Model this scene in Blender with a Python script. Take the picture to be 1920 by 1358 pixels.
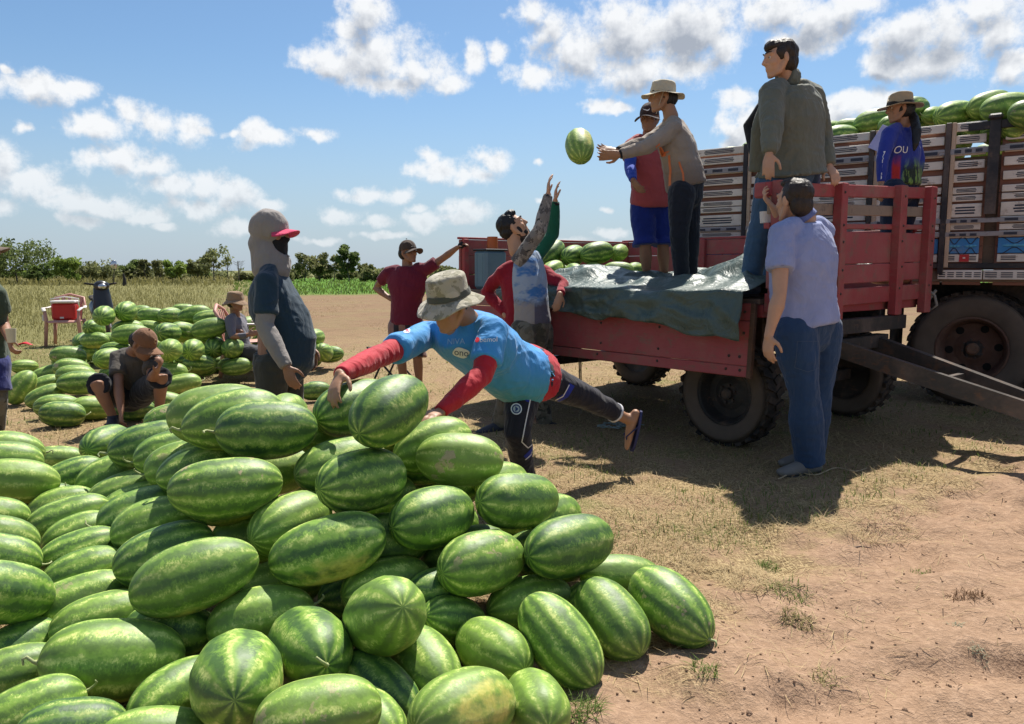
import bpy, bmesh, math, random
import numpy as np
from mathutils import Vector, Matrix, Euler
from mathutils.bvhtree import BVHTree

R = math.radians
random.seed(7)
rng = np.random.default_rng(7)
for o in list(bpy.data.objects):
    bpy.data.objects.remove(o, do_unlink=True)
scene = bpy.context.scene
COL = scene.collection

# ------------------------------------------------------------------ camera
CAM_H = 1.28
FPX = 1450.0                      # focal length in pixels of the 1920 px wide photograph
HORIZON = 506.0
PITCH = math.atan((679 - HORIZON) / FPX)
cam_d = bpy.data.cameras.new("camera")
cam_d.sensor_width = 36.0
cam_d.sensor_fit = 'HORIZONTAL'
cam_d.lens = FPX / 1920 * 36
cam_d.clip_end = 5000
cam_d.clip_start = 0.05
cam = bpy.data.objects.new("camera", cam_d)
cam.location = (0, 0, CAM_H)
cam.rotation_euler = (math.pi / 2 - PITCH, 0, 0)
COL.objects.link(cam)
scene.camera = cam
CP, SP = math.cos(PITCH), math.sin(PITCH)

def ray(u, v):
    dx = (u - 960) / FPX
    dy = (679 - v) / FPX
    return Vector((dx, CP + dy * SP, -SP + dy * CP))

def at(u, v, D):
    """a place seen at pixel (u, v) that stands D metres ahead"""
    d = ray(u, v)
    return Vector((0, 0, CAM_H)) + d * (D / d.y)

def gnd(u, v, z=0.0):
    d = ray(u, v)
    return Vector((0, 0, CAM_H)) + d * ((z - CAM_H) / d.z)

def px(p):
    q = Vector(p) - Vector((0, 0, CAM_H))
    f = q.y * CP - q.z * SP
    return 960 + FPX * q.x / f, 679 - FPX * (q.y * SP + q.z * CP) / f

# ------------------------------------------------------------------ sun, sky, exposure
SUN_TO = Vector((0.19, 0.585, 1.0)).normalized()
SUN_EL = math.asin(SUN_TO.z)
SUN_AZ = math.atan2(SUN_TO.x, SUN_TO.y)
SKY_STRENGTH = 0.066
sun_d = bpy.data.lights.new("sun", 'SUN')
sun_d.energy = 4.2
sun_d.angle = R(0.53)
sun_d.color = (1.0, 0.95, 0.86)
sun = bpy.data.objects.new("sun", sun_d)
sun.rotation_euler = (-SUN_TO).to_track_quat('-Z', 'Y').to_euler()
sun.location = (0, 0, 30)
COL.objects.link(sun)

scene.view_settings.view_transform = 'Standard'
scene.view_settings.look = 'None'
scene.view_settings.exposure = 0.92
scene.view_settings.gamma = 1.0
scene.view_settings.use_curve_mapping = False
scene.cycles.max_bounces = 5
scene.cycles.diffuse_bounces = 3
scene.cycles.glossy_bounces = 2
scene.cycles.transmission_bounces = 2
scene.cycles.transparent_max_bounces = 8
scene.cycles.use_denoising = True


class NB:
    """small wrapper that makes node networks short to write"""
    def __init__(s, nt):
        s.nt, s.N, s.L = nt, nt.nodes, nt.links

    def new(s, t, **kw):
        n = s.N.new(t)
        for k, v in kw.items():
            setattr(n, k, v)
        return n

    def put(s, inp, val):
        if val is None:
            return
        if isinstance(val, bpy.types.NodeSocket):
            s.L.new(val, inp)
        else:
            if inp.type == 'RGBA' and not isinstance(val, (int, float)) and len(val) == 3:
                val = (*val, 1)
            inp.default_value = val

    def math(s, op, a, b=None, c=None, clamp=False):
        n = s.new('ShaderNodeMath', operation=op)
        n.use_clamp = clamp
        s.put(n.inputs[0], a); s.put(n.inputs[1], b); s.put(n.inputs[2], c)
        return n.outputs[0]

    def vmath(s, op, a, b=None, c=None):
        n = s.new('ShaderNodeVectorMath', operation=op)
        s.put(n.inputs[0], a); s.put(n.inputs[1], b); s.put(n.inputs[2], c)
        return n.outputs['Value'] if op in ('LENGTH', 'DISTANCE', 'DOT_PRODUCT') else n.outputs[0]

    def mix(s, f, a, b, blend='MIX'):
        n = s.new('ShaderNodeMix', data_type='RGBA', blend_type=blend)
        n.clamp_factor = True
        s.put(n.inputs[0], f); s.put(n.inputs[6], a); s.put(n.inputs[7], b)
        return n.outputs[2]

    def noise(s, vec, scale, detail=3, rough=0.55, distort=0.0, color=False, dim='3D'):
        n = s.new('ShaderNodeTexNoise', noise_dimensions=dim)
        s.put(n.inputs['Vector'], vec)
        s.put(n.inputs['Scale'], scale); s.put(n.inputs['Detail'], detail)
        s.put(n.inputs['Roughness'], rough); s.put(n.inputs['Distortion'], distort)
        return n.outputs['Color' if color else 0]

    def vor(s, vec, scale, feature='F1'):
        n = s.new('ShaderNodeTexVoronoi', feature=feature)
        s.put(n.inputs['Vector'], vec); s.put(n.inputs['Scale'], scale)
        return n.outputs['Distance']

    def smooth(s, x, lo, hi, a=0.0, b=1.0):
        n = s.new('ShaderNodeMapRange', interpolation_type='SMOOTHSTEP')
        s.put(n.inputs[0], x); s.put(n.inputs[1], lo); s.put(n.inputs[2], hi)
        s.put(n.inputs[3], a); s.put(n.inputs[4], b)
        return n.outputs[0]

    def sep(s, v):
        n = s.new('ShaderNodeSeparateXYZ'); s.put(n.inputs[0], v)
        return n.outputs[0], n.outputs[1], n.outputs[2]

    def comb(s, x, y, z):
        n = s.new('ShaderNodeCombineXYZ')
        s.put(n.inputs[0], x); s.put(n.inputs[1], y); s.put(n.inputs[2], z)
        return n.outputs[0]

    def objco(s):
        return s.new('ShaderNodeTexCoord').outputs['Object']

    def pos(s):
        return s.new('ShaderNodeNewGeometry').outputs['Position']

    def bump(s, h, strength=0.3, dist=0.01, normal=None):
        n = s.new('ShaderNodeBump')
        s.put(n.inputs['Strength'], strength); s.put(n.inputs['Distance'], dist)
        s.put(n.inputs['Height'], h); s.put(n.inputs['Normal'], normal)
        return n.outputs[0]


# ---- world: blue sky with fair-weather cumulus
world = bpy.data.worlds.new("World")
world.use_nodes = True
wt = world.node_tree
wt.nodes.clear()
w = NB(wt)
sky = w.new('ShaderNodeTexSky', sky_type='NISHITA')
sky.sun_disc = False
sky.sun_elevation = SUN_EL
sky.sun_rotation = SUN_AZ
sky.altitude = 50
sky.air_density = 1.0
sky.dust_density = 0.6
sky.ozone_density = 1.5

CLOUDS = """30,165,60,27;90,170,60,26;142,172,44,17;5,135,12,10
190,240,58,24;240,214,34,24;290,235,48,28;345,243,48,26;382,246,20,11;152,240,25,18
165,300,44,22;230,295,50,28;290,310,38,26
330,350,50,24;385,345,42,30;440,365,45,27;495,383,34,11;370,392,42,20
10,310,42,40;62,340,55,27;112,357,28,13;5,385,35,20
150,377,55,23;210,390,50,21;270,405,42,13;150,417,36,12
470,252,38,22;510,260,50,15;586,250,36,14;430,250,20,8
690,28,44,46;652,58,24,18;705,108,92,52;640,120,64,32;780,130,72,42;842,155,42,22;725,158,82,20;888,108,22,26;938,96,17,15
800,296,20,15;830,320,50,24;882,325,48,20;922,300,40,20
680,370,45,14;750,366,28,15
640,405,43,17;700,415,33,9
790,418,36,17;785,394,20,7
880,396,40,20;865,412,40,12
48,240,15,10;1000,306,11,6;1012,374,18,8
1000,18,36,28;1030,58,46,44;1008,142,46,26;1080,98,78,60;1180,68,108,74;1290,58,98,76;1200,134,108,38;1350,88,42,46;1280,128,66,28
1125,198,34,13;1170,203,22,8
1450,18,66,38;1530,38,86,48;1490,80,56,22;1600,15,80,26
1700,62,66,48;1780,60,78,58;1660,120,50,26;1760,116,88,33;1880,60,70,60;1905,118,55,32;1850,18,95,38
1375,185,40,20;1392,232,38,40;1600,200,58,23;1560,226,50,24;1650,190,48,18;1400,272,50,28
610,450,32,7;440,430,42,15;1145,400,11,7;1155,441,30,7;300,425,26,8;1060,455,40,8;720,440,50,8"""
blobs = []
for part in CLOUDS.replace("\n", ";").split(";"):
    u, v, ru, rv = map(float, part.split(","))
    d = ray(u, v)
    c = Vector((math.atan2(d.x, d.y), math.atan2(d.z, math.hypot(d.x, d.y))))
    d2 = ray(u + ru, v); d3 = ray(u, v - rv)
    rx = abs(math.atan2(d2.x, d2.y) - c.x); ry = abs(math.atan2(d3.z, math.hypot(d3.x, d3.y)) - c.y)
    blobs.append((c.x, c.y, max(rx, .004) * 1.08, max(ry, .004) * 1.10))

dirv = w.vmath('NORMALIZE', w.new('ShaderNodeTexCoord').outputs['Generated'])
dx_, dy_, dz_ = w.sep(dirv)
az = w.math('ARCTAN2', dx_, dy_)
el = w.math('ARCSINE', dz_)
P0 = w.comb(az, el, 0.0)
# milky air towards the horizon
haze = w.smooth(el, -0.02, 0.30, 1.0, 0.0)
haze = w.math('POWER', haze, 1.6)
skyc = w.mix(1.0, sky.outputs[0], (0.70, 0.85, 0.95), 'MULTIPLY')
skyc = w.mix(w.math('MULTIPLY', haze, 0.80), skyc, (3.7, 4.4, 5.4))
lowfade = w.smooth(el, 0.0, 0.16, 0.5, 1.0)
greyel = w.smooth(el, 0.02, 0.24, 0.45, 1.0)

def chain(P, items, k):
    acc = None
    for (cx, cy, rx, ry) in items:
        q = w.vmath('MULTIPLY_ADD', P, (1 / rx, 1 / ry, 0), (-cx / rx, -cy / ry, 0))
        l = w.vmath('LENGTH', q)
        acc = l if acc is None else w.math('SMOOTH_MIN', acc, l, k)
    return acc

def background(col):
    n = w.new('ShaderNodeBackground')
    w.put(n.inputs[0], col); n.inputs[1].default_value = SKY_STRENGTH
    return n.outputs[0]

def cloudy(items):
    """sky with cumulus; items None: the same kind of clouds scattered by noise"""
    wp = w.noise(P0, 17.0, 3, 0.6, color=True, dim='2D')
    wp = w.vmath('SUBTRACT', wp, (0.5, 0.5, 0.5))
    P1 = w.vmath('MULTIPLY_ADD', wp, (0.034, 0.024, 0.0), P0)
    if items is None:
        g = w.noise(w.vmath('MULTIPLY', P0, (1.0, 2.2, 1.0)), 4.2, 2, 0.5, dim='2D')
        f1 = f2 = w.math('MULTIPLY_ADD', g, -9.0, 6.3)
    else:
        f1 = chain(P1, items, 0.22)
        bigs = [b for b in items if b[2] * b[3] > 0.00036]
        f2 = chain(w.vmath('ADD', P1, (0.004, 0.019, 0.0)), bigs, 0.3) if bigs else f1
    fb = w.noise(P0, 34.0, 8, 0.66, dim='2D')
    fb2 = w.noise(P0, 11.0, 4, 0.6, dim='2D')
    den = w.math('SUBTRACT', 1.20, f1)
    den = w.math('MULTIPLY_ADD', w.math('SUBTRACT', fb, 0.5), 1.75, den)
    den = w.math('MULTIPLY_ADD', w.math('SUBTRACT', fb2, 0.5), 1.0, den)
    alpha = w.math('MULTIPLY', w.smooth(den, -0.12, 0.80), 0.96)
    fbs = w.noise(w.vmath('ADD', P0, (0.003, 0.011, 0.0)), 34.0, 5, 0.6, dim='2D')
    grad = w.math('SUBTRACT', fb, fbs)
    thick = w.math('SUBTRACT', 1.05, f2)
    thick = w.math('MULTIPLY_ADD', w.math('SUBTRACT', fb2, 0.5), 1.1, thick)
    grey = w.math('MULTIPLY', w.smooth(thick, 0.12, 1.05), greyel)
    grey = w.math('MULTIPLY_ADD', grad, -1.0, grey, clamp=True)
    ccol = w.mix(grey, (7.7, 7.8, 7.9), (3.3, 3.6, 4.15))
    alpha = w.math('MULTIPLY', alpha, lowfade)
    return background(w.mix(alpha, skyc, ccol))

def pick(fac, a, b):
    n = w.new('ShaderNodeMixShader')
    w.put(n.inputs[0], fac); w.L.new(a, n.inputs[1]); w.L.new(b, n.inputs[2])
    return n.outputs[0]

# the authored clouds are read sector by sector, so that each ray only weighs the clouds near it
cuts = [math.atan2(ray(u, 300).x, ray(u, 300).y) for u in (-40, 210, 420, 640, 900, 1110, 1330, 1560, 1960)]
def sector(i):
    lo, hi = cuts[i], cuts[i + 1]
    return cloudy([b for b in blobs if lo - b[2] * 1.7 - .045 < b[0] < hi + b[2] * 1.7 + .045])
def tree_of(i, j):
    if j - i == 1:
        return sector(i)
    m = (i + j) // 2
    f = w.math('GREATER_THAN', az, cuts[m])
    return pick(f, tree_of(i, m), tree_of(m, j))
inside = w.math('MULTIPLY', w.math('LESS_THAN', w.math('ABSOLUTE', w.math('SUBTRACT', az, (cuts[0] + cuts[-1]) / 2)), (cuts[-1] - cuts[0]) / 2),
                w.math('LESS_THAN', el, 0.40))
front = tree_of(0, 8)
surf = pick(inside, cloudy(None), front)
surf = pick(w.math('LESS_THAN', el, 0.0), surf, background(skyc))
w.L.new(surf, w.new('ShaderNodeOutputWorld').inputs[0])
scene.world = world
world.cycles.sampling_method = 'MANUAL'
world.cycles.sample_map_resolution = 256

# ------------------------------------------------------------------ helpers
def link(o, parent=None):
    COL.objects.link(o)
    if parent is not None:
        o.parent = parent
    return o

def tag(o, label=None, cat=None, group=None, kind=None):
    if label: o['label'] = label
    if cat: o['category'] = cat
    if group: o['group'] = group
    if kind: o['kind'] = kind
    return o

def empty(name, loc, rot=(0, 0, 0)):
    o = bpy.data.objects.new(name, None)
    o.empty_display_size = 0.1
    o.location = loc
    o.rotation_euler = rot
    return link(o)

def smooth_all(me):
    me.polygons.foreach_set('use_smooth', [True] * len(me.polygons))

class MB:
    """collects closed shapes, builds ONE mesh object"""
    def __init__(s):
        s.V, s.F = [], []

    def add(s, V, F):
        b = len(s.V)
        s.V.extend([tuple(v) for v in V])
        s.F.extend([tuple(i + b for i in f) for f in F])
        return s

    def box(s, c, d, rot=None, bev=0.0):
        hx, hy, hz = d[0] / 2, d[1] / 2, d[2] / 2
        if bev:
            b = min(bev, hx * .8, hy * .8, hz * .8)
            bm = bmesh.new()
            bmesh.ops.create_cube(bm, size=1)
            bmesh.ops.scale(bm, vec=d, verts=bm.verts)
            bmesh.ops.bevel(bm, geom=bm.edges[:], offset=b, segments=1, affect='EDGES')
            V = [v.co.copy() for v in bm.verts]
            bm.verts.index_update()
            F = [[v.index for v in f.verts] for f in bm.faces]
            bm.free()
        else:
            V = [Vector((x * hx, y * hy, z * hz)) for z in (-1, 1) for y in (-1, 1) for x in (-1, 1)]
            F = [(0, 2, 3, 1), (4, 5, 7, 6), (0, 1, 5, 4), (2, 6, 7, 3), (0, 4, 6, 2), (1, 3, 7, 5)]
        m = rot if isinstance(rot, Matrix) else (Euler(rot).to_matrix() if rot else None)
        V = [(m @ v if m else v) + Vector(c) for v in V]
        return s.add(V, F)

    def beam(s, p0, p1, w_, h_, up=(0, 0, 1)):
        p0, p1 = Vector(p0), Vector(p1)
        t = (p1 - p0).normalized()
        sd = t.cross(Vector(up)).normalized()
        u_ = sd.cross(t)
        V = []
        for p in (p0, p1):
            for a, b in ((-1, -1), (1, -1), (1, 1), (-1, 1)):
                V.append(p + sd * a * w_ / 2 + u_ * b * h_ / 2)
        F = [(3, 2, 1, 0), (4, 5, 6, 7)] + [(i, (i + 1) % 4, 4 + (i + 1) % 4, 4 + i) for i in range(4)]
        return s.add(V, F)

    def tube(s, pts, rad, side=None, n=12, cap='round'):
        pts = [Vector(p) for p in pts]
        rad = [(r, r) if not isinstance(r, (tuple, list)) else r for r in rad]
        T = []
        for i in range(len(pts)):
            a = pts[max(i - 1, 0)]; b = pts[min(i + 1, len(pts) - 1)]
            T.append((b - a).normalized())
        caps = cap if isinstance(cap, tuple) else (cap, cap)
        rings = []
        sd = Vector(side) if side is not None and not isinstance(side, list) else None
        if sd is None and not isinstance(side, list):
            sd = T[0].orthogonal()
        prev = sd
        items = list(zip(pts, rad, T))
        sides = []
        for i in range(len(pts)):
            q = Vector(side[i]) if isinstance(side, list) else (sd if side is not None else prev)
            q = (q - T[i] * q.dot(T[i]))
            if q.length < 1e-6: q = T[i].orthogonal()
            q.normalize(); prev = q
            sides.append(q)
        seq = []
        if caps[0] == 'round':
            m = min(rad[0])
            for a in (80, 50, 22):
                seq.append((pts[0] - T[0] * m * math.sin(R(a)), (rad[0][0] * math.cos(R(a)), rad[0][1] * math.cos(R(a))), T[0], sides[0]))
        for i in range(len(pts)):
            seq.append((pts[i], rad[i], T[i], sides[i]))
        if caps[1] == 'round':
            m = min(rad[-1])
            for a in (22, 50, 80):
                seq.append((pts[-1] + T[-1] * m * math.sin(R(a)), (rad[-1][0] * math.cos(R(a)), rad[-1][1] * math.cos(R(a))), T[-1], sides[-1]))
        V = []
        for (p, r, t, q) in seq:
            b = t.cross(q)
            for k in range(n):
                a = 2 * math.pi * k / n
                V.append(p + q * (r[0] * math.cos(a)) + b * (r[1] * math.sin(a)))
        F = []
        for i in range(len(seq) - 1):
            for k in range(n):
                F.append((i * n + k, i * n + (k + 1) % n, (i + 1) * n + (k + 1) % n, (i + 1) * n + k))
        F.append(tuple(range(n - 1, -1, -1)))
        F.append(tuple((len(seq) - 1) * n + k for k in range(n)))
        return s.add(V, F)

    def ell(s, c, r, m=None, nu=16, nv=10):
        V, F = [], []
        V.append(Vector((0, 0, -r[2])))
        for j in range(1, nv):
            a = -math.pi / 2 + math.pi * j / nv
            for k in range(nu):
                b = 2 * math.pi * k / nu
                V.append(Vector((r[0] * math.cos(a) * math.cos(b), r[1] * math.cos(a) * math.sin(b), r[2] * math.sin(a))))
        V.append(Vector((0, 0, r[2])))
        for k in range(nu):
            F.append((0, 1 + (k + 1) % nu, 1 + k))
        for j in range(nv - 2):
            for k in range(nu):
                a = 1 + j * nu
                F.append((a + k, a + (k + 1) % nu, a + nu + (k + 1) % nu, a + nu + k))
        a = 1 + (nv - 2) * nu
        for k in range(nu):
            F.append((a + k, a + (k + 1) % nu, len(V) - 1))
        V = [(m @ v if m else v) + Vector(c) for v in V]
        return s.add(V, F)

    def lathe(s, prof, n=32, m=None, c=(0, 0, 0), closed=False):
        """prof: (radius, height) about local z"""
        V, F = [], []
        for (r, z) in prof:
            for k in range(n):
                a = 2 * math.pi * k / n
                V.append(Vector((r * math.cos(a), r * math.sin(a), z)))
        L = len(prof)
        for i in range(L if closed else L - 1):
            j = (i + 1) % L
            for k in range(n):
                F.append((i * n + k, i * n + (k + 1) % n, j * n + (k + 1) % n, j * n + k))
        V = [(m @ v if m else v) + Vector(c) for v in V]
        return s.add(V, F)

    def mesh(s, name):
        me = bpy.data.meshes.new(name)
        me.from_pydata(s.V, [], s.F)
        me.update()
        return me

    def build(s, name, mat, parent=None, smooth=False):
        me = s.mesh(name)
        bm = bmesh.new(); bm.from_mesh(me)
        bmesh.ops.recalc_face_normals(bm, faces=bm.faces)
        bm.to_mesh(me); bm.free()
        if mat: me.materials.append(mat)
        if smooth: smooth_all(me)
        o = link(bpy.data.objects.new(name, me), parent)
        if name == 'painted_stripes' or name.endswith('scrollwork'): o['kind'] = 'stuff'
        return o

def copy_tree(o, parent=None):
    c = o.copy()
    COL.objects.link(c)
    c.parent = parent
    for ch in o.children:
        copy_tree(ch, c)
    return c

ORD = 'first second third fourth fifth sixth seventh eighth ninth tenth eleventh twelfth thirteenth fourteenth fifteenth sixteenth seventeenth eighteenth nineteenth'.split()
TENS = {20: 'twent', 30: 'thirt', 40: 'fort', 50: 'fift'}
def ordinal(k):
    if k < 20: return ORD[k - 1]
    t = TENS[k // 10 * 10]
    return t + 'ieth' if k % 10 == 0 else t + 'y-' + ORD[k % 10 - 1]

# numpy value noise
_tab = rng.random(4096)
def vnoise(P):
    P = np.asarray(P, float)
    i = np.floor(P).astype(np.int64); f = P - i
    f = f * f * (3 - 2 * f)
    def h(a, b, c):
        return _tab[(a * 73856093 ^ b * 19349663 ^ c * 83492791) & 4095]
    x, y, z = i[:, 0], i[:, 1], i[:, 2]
    fx, fy, fz = f[:, 0], f[:, 1], f[:, 2]
    r = 0
    for dx in (0, 1):
        for dy in (0, 1):
            for dz in (0, 1):
                wgt = (fx if dx else 1 - fx) * (fy if dy else 1 - fy) * (fz if dz else 1 - fz)
                r = r + wgt * h(x + dx, y + dy, z + dz)
    return r
def fbm(P, oct=4):
    P = np.asarray(P, float); a, s_, t = 1.0, 0, 0
    for k in range(oct):
        s_ = s_ + a * vnoise(P + k * 17.3); t += a; a *= .5; P = P * 2.03
    return s_ / t

# ------------------------------------------------------------------ materials
MATS = {}
def material(name, fn=None, base=(.5, .5, .5), rough=.6, metal=0.0, spec=.4, var=.25, vscale=6, bump=.15, bscale=60, bdist=.004, sheen=0.0):
    m = bpy.data.materials.new(name)
    m.use_nodes = True
    nt = m.node_tree
    b = NB(nt)
    bs = nt.nodes['Principled BSDF']
    bs.inputs['Roughness'].default_value = rough
    bs.inputs['Metallic'].default_value = metal
    bs.inputs['Specular IOR Level'].default_value = spec
    if sheen:
        bs.inputs['Sheen Weight'].default_value = sheen
    if fn:
        fn(b, bs)
    else:
        co = b.objco()
        n = b.noise(co, vscale, 5, .6)
        c = b.mix(n, tuple(max(0, x * (1 - var)) for x in base), tuple(min(1, x * (1 + var)) for x in base))
        b.put(bs.inputs['Base Color'], c)
        if bump:
            b.put(bs.inputs['Normal'], b.bump(b.noise(co, bscale, 4, .6), bump, bdist))
    MATS[name] = m
    return m

def cloth(name, base, var=.28, rough=.85, fold=.6, second=None):
    def fn(b, bs):
        co = b.objco()
        n = b.noise(co, 5, 4, .6)
        c = b.mix(n, tuple(x * (1 - var) for x in base), tuple(min(1, x * (1 + var)) for x in base))
        if second:
            c = second(b, co, c)
        b.put(bs.inputs['Base Color'], c)
        f = b.noise(b.vmath('MULTIPLY', co, (1, 1, .55)), 14, 3, .5, .8)
        fine = b.noise(co, 260, 2, .5)
        h = b.math('MULTIPLY_ADD', fine, .05, f)
        rdg = b.math('ABSOLUTE', b.math('SUBTRACT', b.noise(b.vmath('MULTIPLY', co, (1, 1, .6)), 6, 2, .5, 1.2), .5))
        h = b.math('MULTIPLY_ADD', rdg, -1.5, h)
        b.put(bs.inputs['Normal'], b.bump(h, fold, .022))
    return material(name, fn, rough=rough, spec=.25, sheen=.15)

# ------------------------------------------------------------------ ground
def sand_edge(x, y):
    """>0 where trampled bare sand, <0 where dry mown grass"""
    return 2.55 + .80 * x - y

def ground_fn(b, bs):
    p = b.pos()
    x, y, z = b.sep(p)
    n_big = b.noise(p, .55, 4, .6, dim='2D')
    n_mid = b.noise(p, 3.0, 5, .65, dim='2D')
    n_fine = b.noise(p, 28, 5, .7, dim='2D')
    n_grit = b.noise(p, 140, 3, .6, dim='2D')
    sand = b.mix(n_mid, (.325, .21, .137), (.455, .305, .205))
    sand = b.mix(b.smooth(n_fine, .38, .75), b.mix(.55, sand, (.22, .135, .083)), sand)
    # straw litter: stretched fibres in several directions
    v1 = b.noise(b.vmath('MULTIPLY', p, (160, 26, 1)), 1, 2, .5, dim='2D')
    v2 = b.noise(b.vmath('MULTIPLY', p, (30, 150, 1)), 1, 2, .5, dim='2D')
    fib = b.math('MAXIMUM', v1, v2)
    straw = b.mix(b.smooth(fib, .45, .72), (.15, .10, .05), (.46, .345, .185))
    straw = b.mix(b.smooth(n_mid, .42, .7), straw, b.mix(n_fine, (.22, .14, .085), (.33, .22, .135)))
    green = b.mix(n_fine, (.10, .13, .035), (.20, .22, .07))
    straw = b.mix(b.math('MULTIPLY', b.smooth(b.noise(p, 1.4, 4, .7, dim='2D'), .56, .75), .6), straw, green)
    edge = b.math('MULTIPLY_ADD', x, .80, 2.55)
    edge = b.math('SUBTRACT', edge, y)
    edge = b.math('MULTIPLY_ADD', b.math('SUBTRACT', n_mid, .5), 1.6, edge)
    edge = b.math('MULTIPLY_ADD', b.math('SUBTRACT', n_big, .5), 1.2, edge)
    near = b.mix(b.smooth(edge, -.25, .45), straw, sand)
    # far: bare reddish field, yellow rough grass on the left, green crop beyond
    bare = b.mix(b.noise(b.vmath('MULTIPLY', p, (.5, 2.2, 1)), 1, 5, .65, dim='2D'), (.165, .105, .06), (.26, .17, .10))
    bare = b.mix(b.math('MULTIPLY', b.smooth(n_mid, .5, .62), .45), bare, (.14, .088, .05))
    bare = b.mix(b.math('MULTIPLY', b.smooth(n_big, .45, .65), .45), bare, (.22, .17, .085))
    far1 = b.mix(b.smooth(b.math('MULTIPLY_ADD', n_big, 8.0, y), 13.0, 22.0), near, bare)
    rough = b.mix(n_mid, (.12, .115, .04), (.22, .20, .08))
    rl = b.math('MULTIPLY_ADD', y, -.36, b.math('MULTIPLY', x, -1.0))   # left of a slanting line
    rl = b.math('ADD', rl, b.math('MULTIPLY', b.math('SUBTRACT', n_big, .5), 3.0))
    far1 = b.mix(b.math('MULTIPLY', b.smooth(rl, -.6, .8), b.smooth(y, 7.5, 10.0)), far1, rough)
    crop = b.mix(b.noise(b.vmath('MULTIPLY', p, (1, 3, 1)), .8, 5, .7, dim='2D'), (.05, .12, .012), (.12, .24, .03))
    cm = b.math('MULTIPLY', b.smooth(b.math('MULTIPLY_ADD', x, -.55, b.math('MULTIPLY_ADD', n_big, 4.0, y)), 44.0, 50.0), b.smooth(b.math('MULTIPLY_ADD', y, .36, x), -2.0, 6.0))
    col = b.mix(cm, far1, crop)
    col = b.mix(b.smooth(y, 110, 150), col, (.17, .17, .07))
    b.put(bs.inputs['Base Color'], col)
    h = b.math('MULTIPLY_ADD', n_fine, .5, n_mid)
    h = b.math('MULTIPLY_ADD', n_grit, .12, h)
    h = b.math('MULTIPLY_ADD', fib, .12, h)
    b.put(bs.inputs['Normal'], b.bump(h, .8, .035))
ground_mat = material('ground_soil', ground_fn, rough=.95, spec=.12)

def spacing(lo, hi, step, lo_far, hi_far):
    a = list(np.arange(lo, hi + 1e-6, step))
    d, p = step, hi
    while p < hi_far:
        d *= 1.16; p += d; a.append(p)
    d, p = step, lo
    while p > lo_far:
        d *= 1.16; p -= d; a.insert(0, p)
    return np.array(a)

def ground_z(X, Y):
    X = np.asarray(X, float); Y = np.asarray(Y, float)
    sh = X.shape
    P = np.stack([X.ravel(), Y.ravel(), np.zeros(X.size)], 1)
    near = np.clip(1.4 - np.hypot(P[:, 0] - 1, P[:, 1] - 3) / 9, 0, 1)
    sand = np.clip(.5 + (2.55 + .8 * P[:, 0] - P[:, 1]) * 1.2, 0, 1)
    z = (fbm(P * 1.3, 3) - .5) * .05
    lump = fbm(P * np.array([5.2, 4.4, 1]), 3) - .5
    ridge_ = np.abs(2 * vnoise(P * np.array([6.5, 9.0, 1]) + 4.4) - 1)
    foot = np.clip(.46 - vnoise(P * np.array([3.4, 4.6, 1]) + 9.1), 0, 1) * -.17
    z = z * (.4 + .6 * near) + near * (sand * (lump * .10 + foot * 1.5 + .018 + (ridge_ - .5) * .030) + (1 - sand) * lump * .022)
    return z.reshape(sh)

xs = spacing(-1.0, 4.2, .034, -700, 700)
ys = spacing(1.7, 6.6, .034, -60, 900)
X, Y = np.meshgrid(xs, ys)
Z = ground_z(X, Y)
nx, ny = len(xs), len(ys)
verts = np.stack([X.ravel(), Y.ravel(), Z.ravel()], 1)
idx = np.arange(nx * ny).reshape(ny, nx)
faces = np.stack([idx[:-1, :-1].ravel(), idx[:-1, 1:].ravel(), idx[1:, 1:].ravel(), idx[1:, :-1].ravel()], 1)
me = bpy.data.meshes.new('ground')
me.from_pydata(verts.tolist(), [], faces.tolist())
smooth_all(me)
me.materials.append(ground_mat)
ground = link(bpy.data.objects.new('ground', me))
tag(ground, 'reddish sandy soil with dry mown grass reaching to the treeline', kind='structure')

# ---- loose blades: one object per kind of litter
def blade_material(name, c0, c1, trans=.35):
    def fn(b, bs):
        p = b.pos()
        n = b.noise(p, 19, 2, .7)
        n2 = b.noise(p, 170, 1, .5)
        c = b.mix(b.math('MULTIPLY_ADD', n2, .9, b.math('MULTIPLY_ADD', n, .8, -.35)), c0, c1)
        b.put(bs.inputs['Base Color'], c)
        bs.inputs['Subsurface Weight'].default_value = 0
        tr = b.new('ShaderNodeBsdfTranslucent'); b.put(tr.inputs[0], c)
        mx = b.new('ShaderNodeMixShader'); mx.inputs[0].default_value = trans
        out = [n_ for n_ in b.N if n_.type == 'OUTPUT_MATERIAL'][0]
        b.L.new(bs.outputs[0], mx.inputs[1]); b.L.new(tr.outputs[0], mx.inputs[2]); b.L.new(mx.outputs[0], out.inputs[0])
    return material(name, fn, rough=.7, spec=.2)

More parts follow.
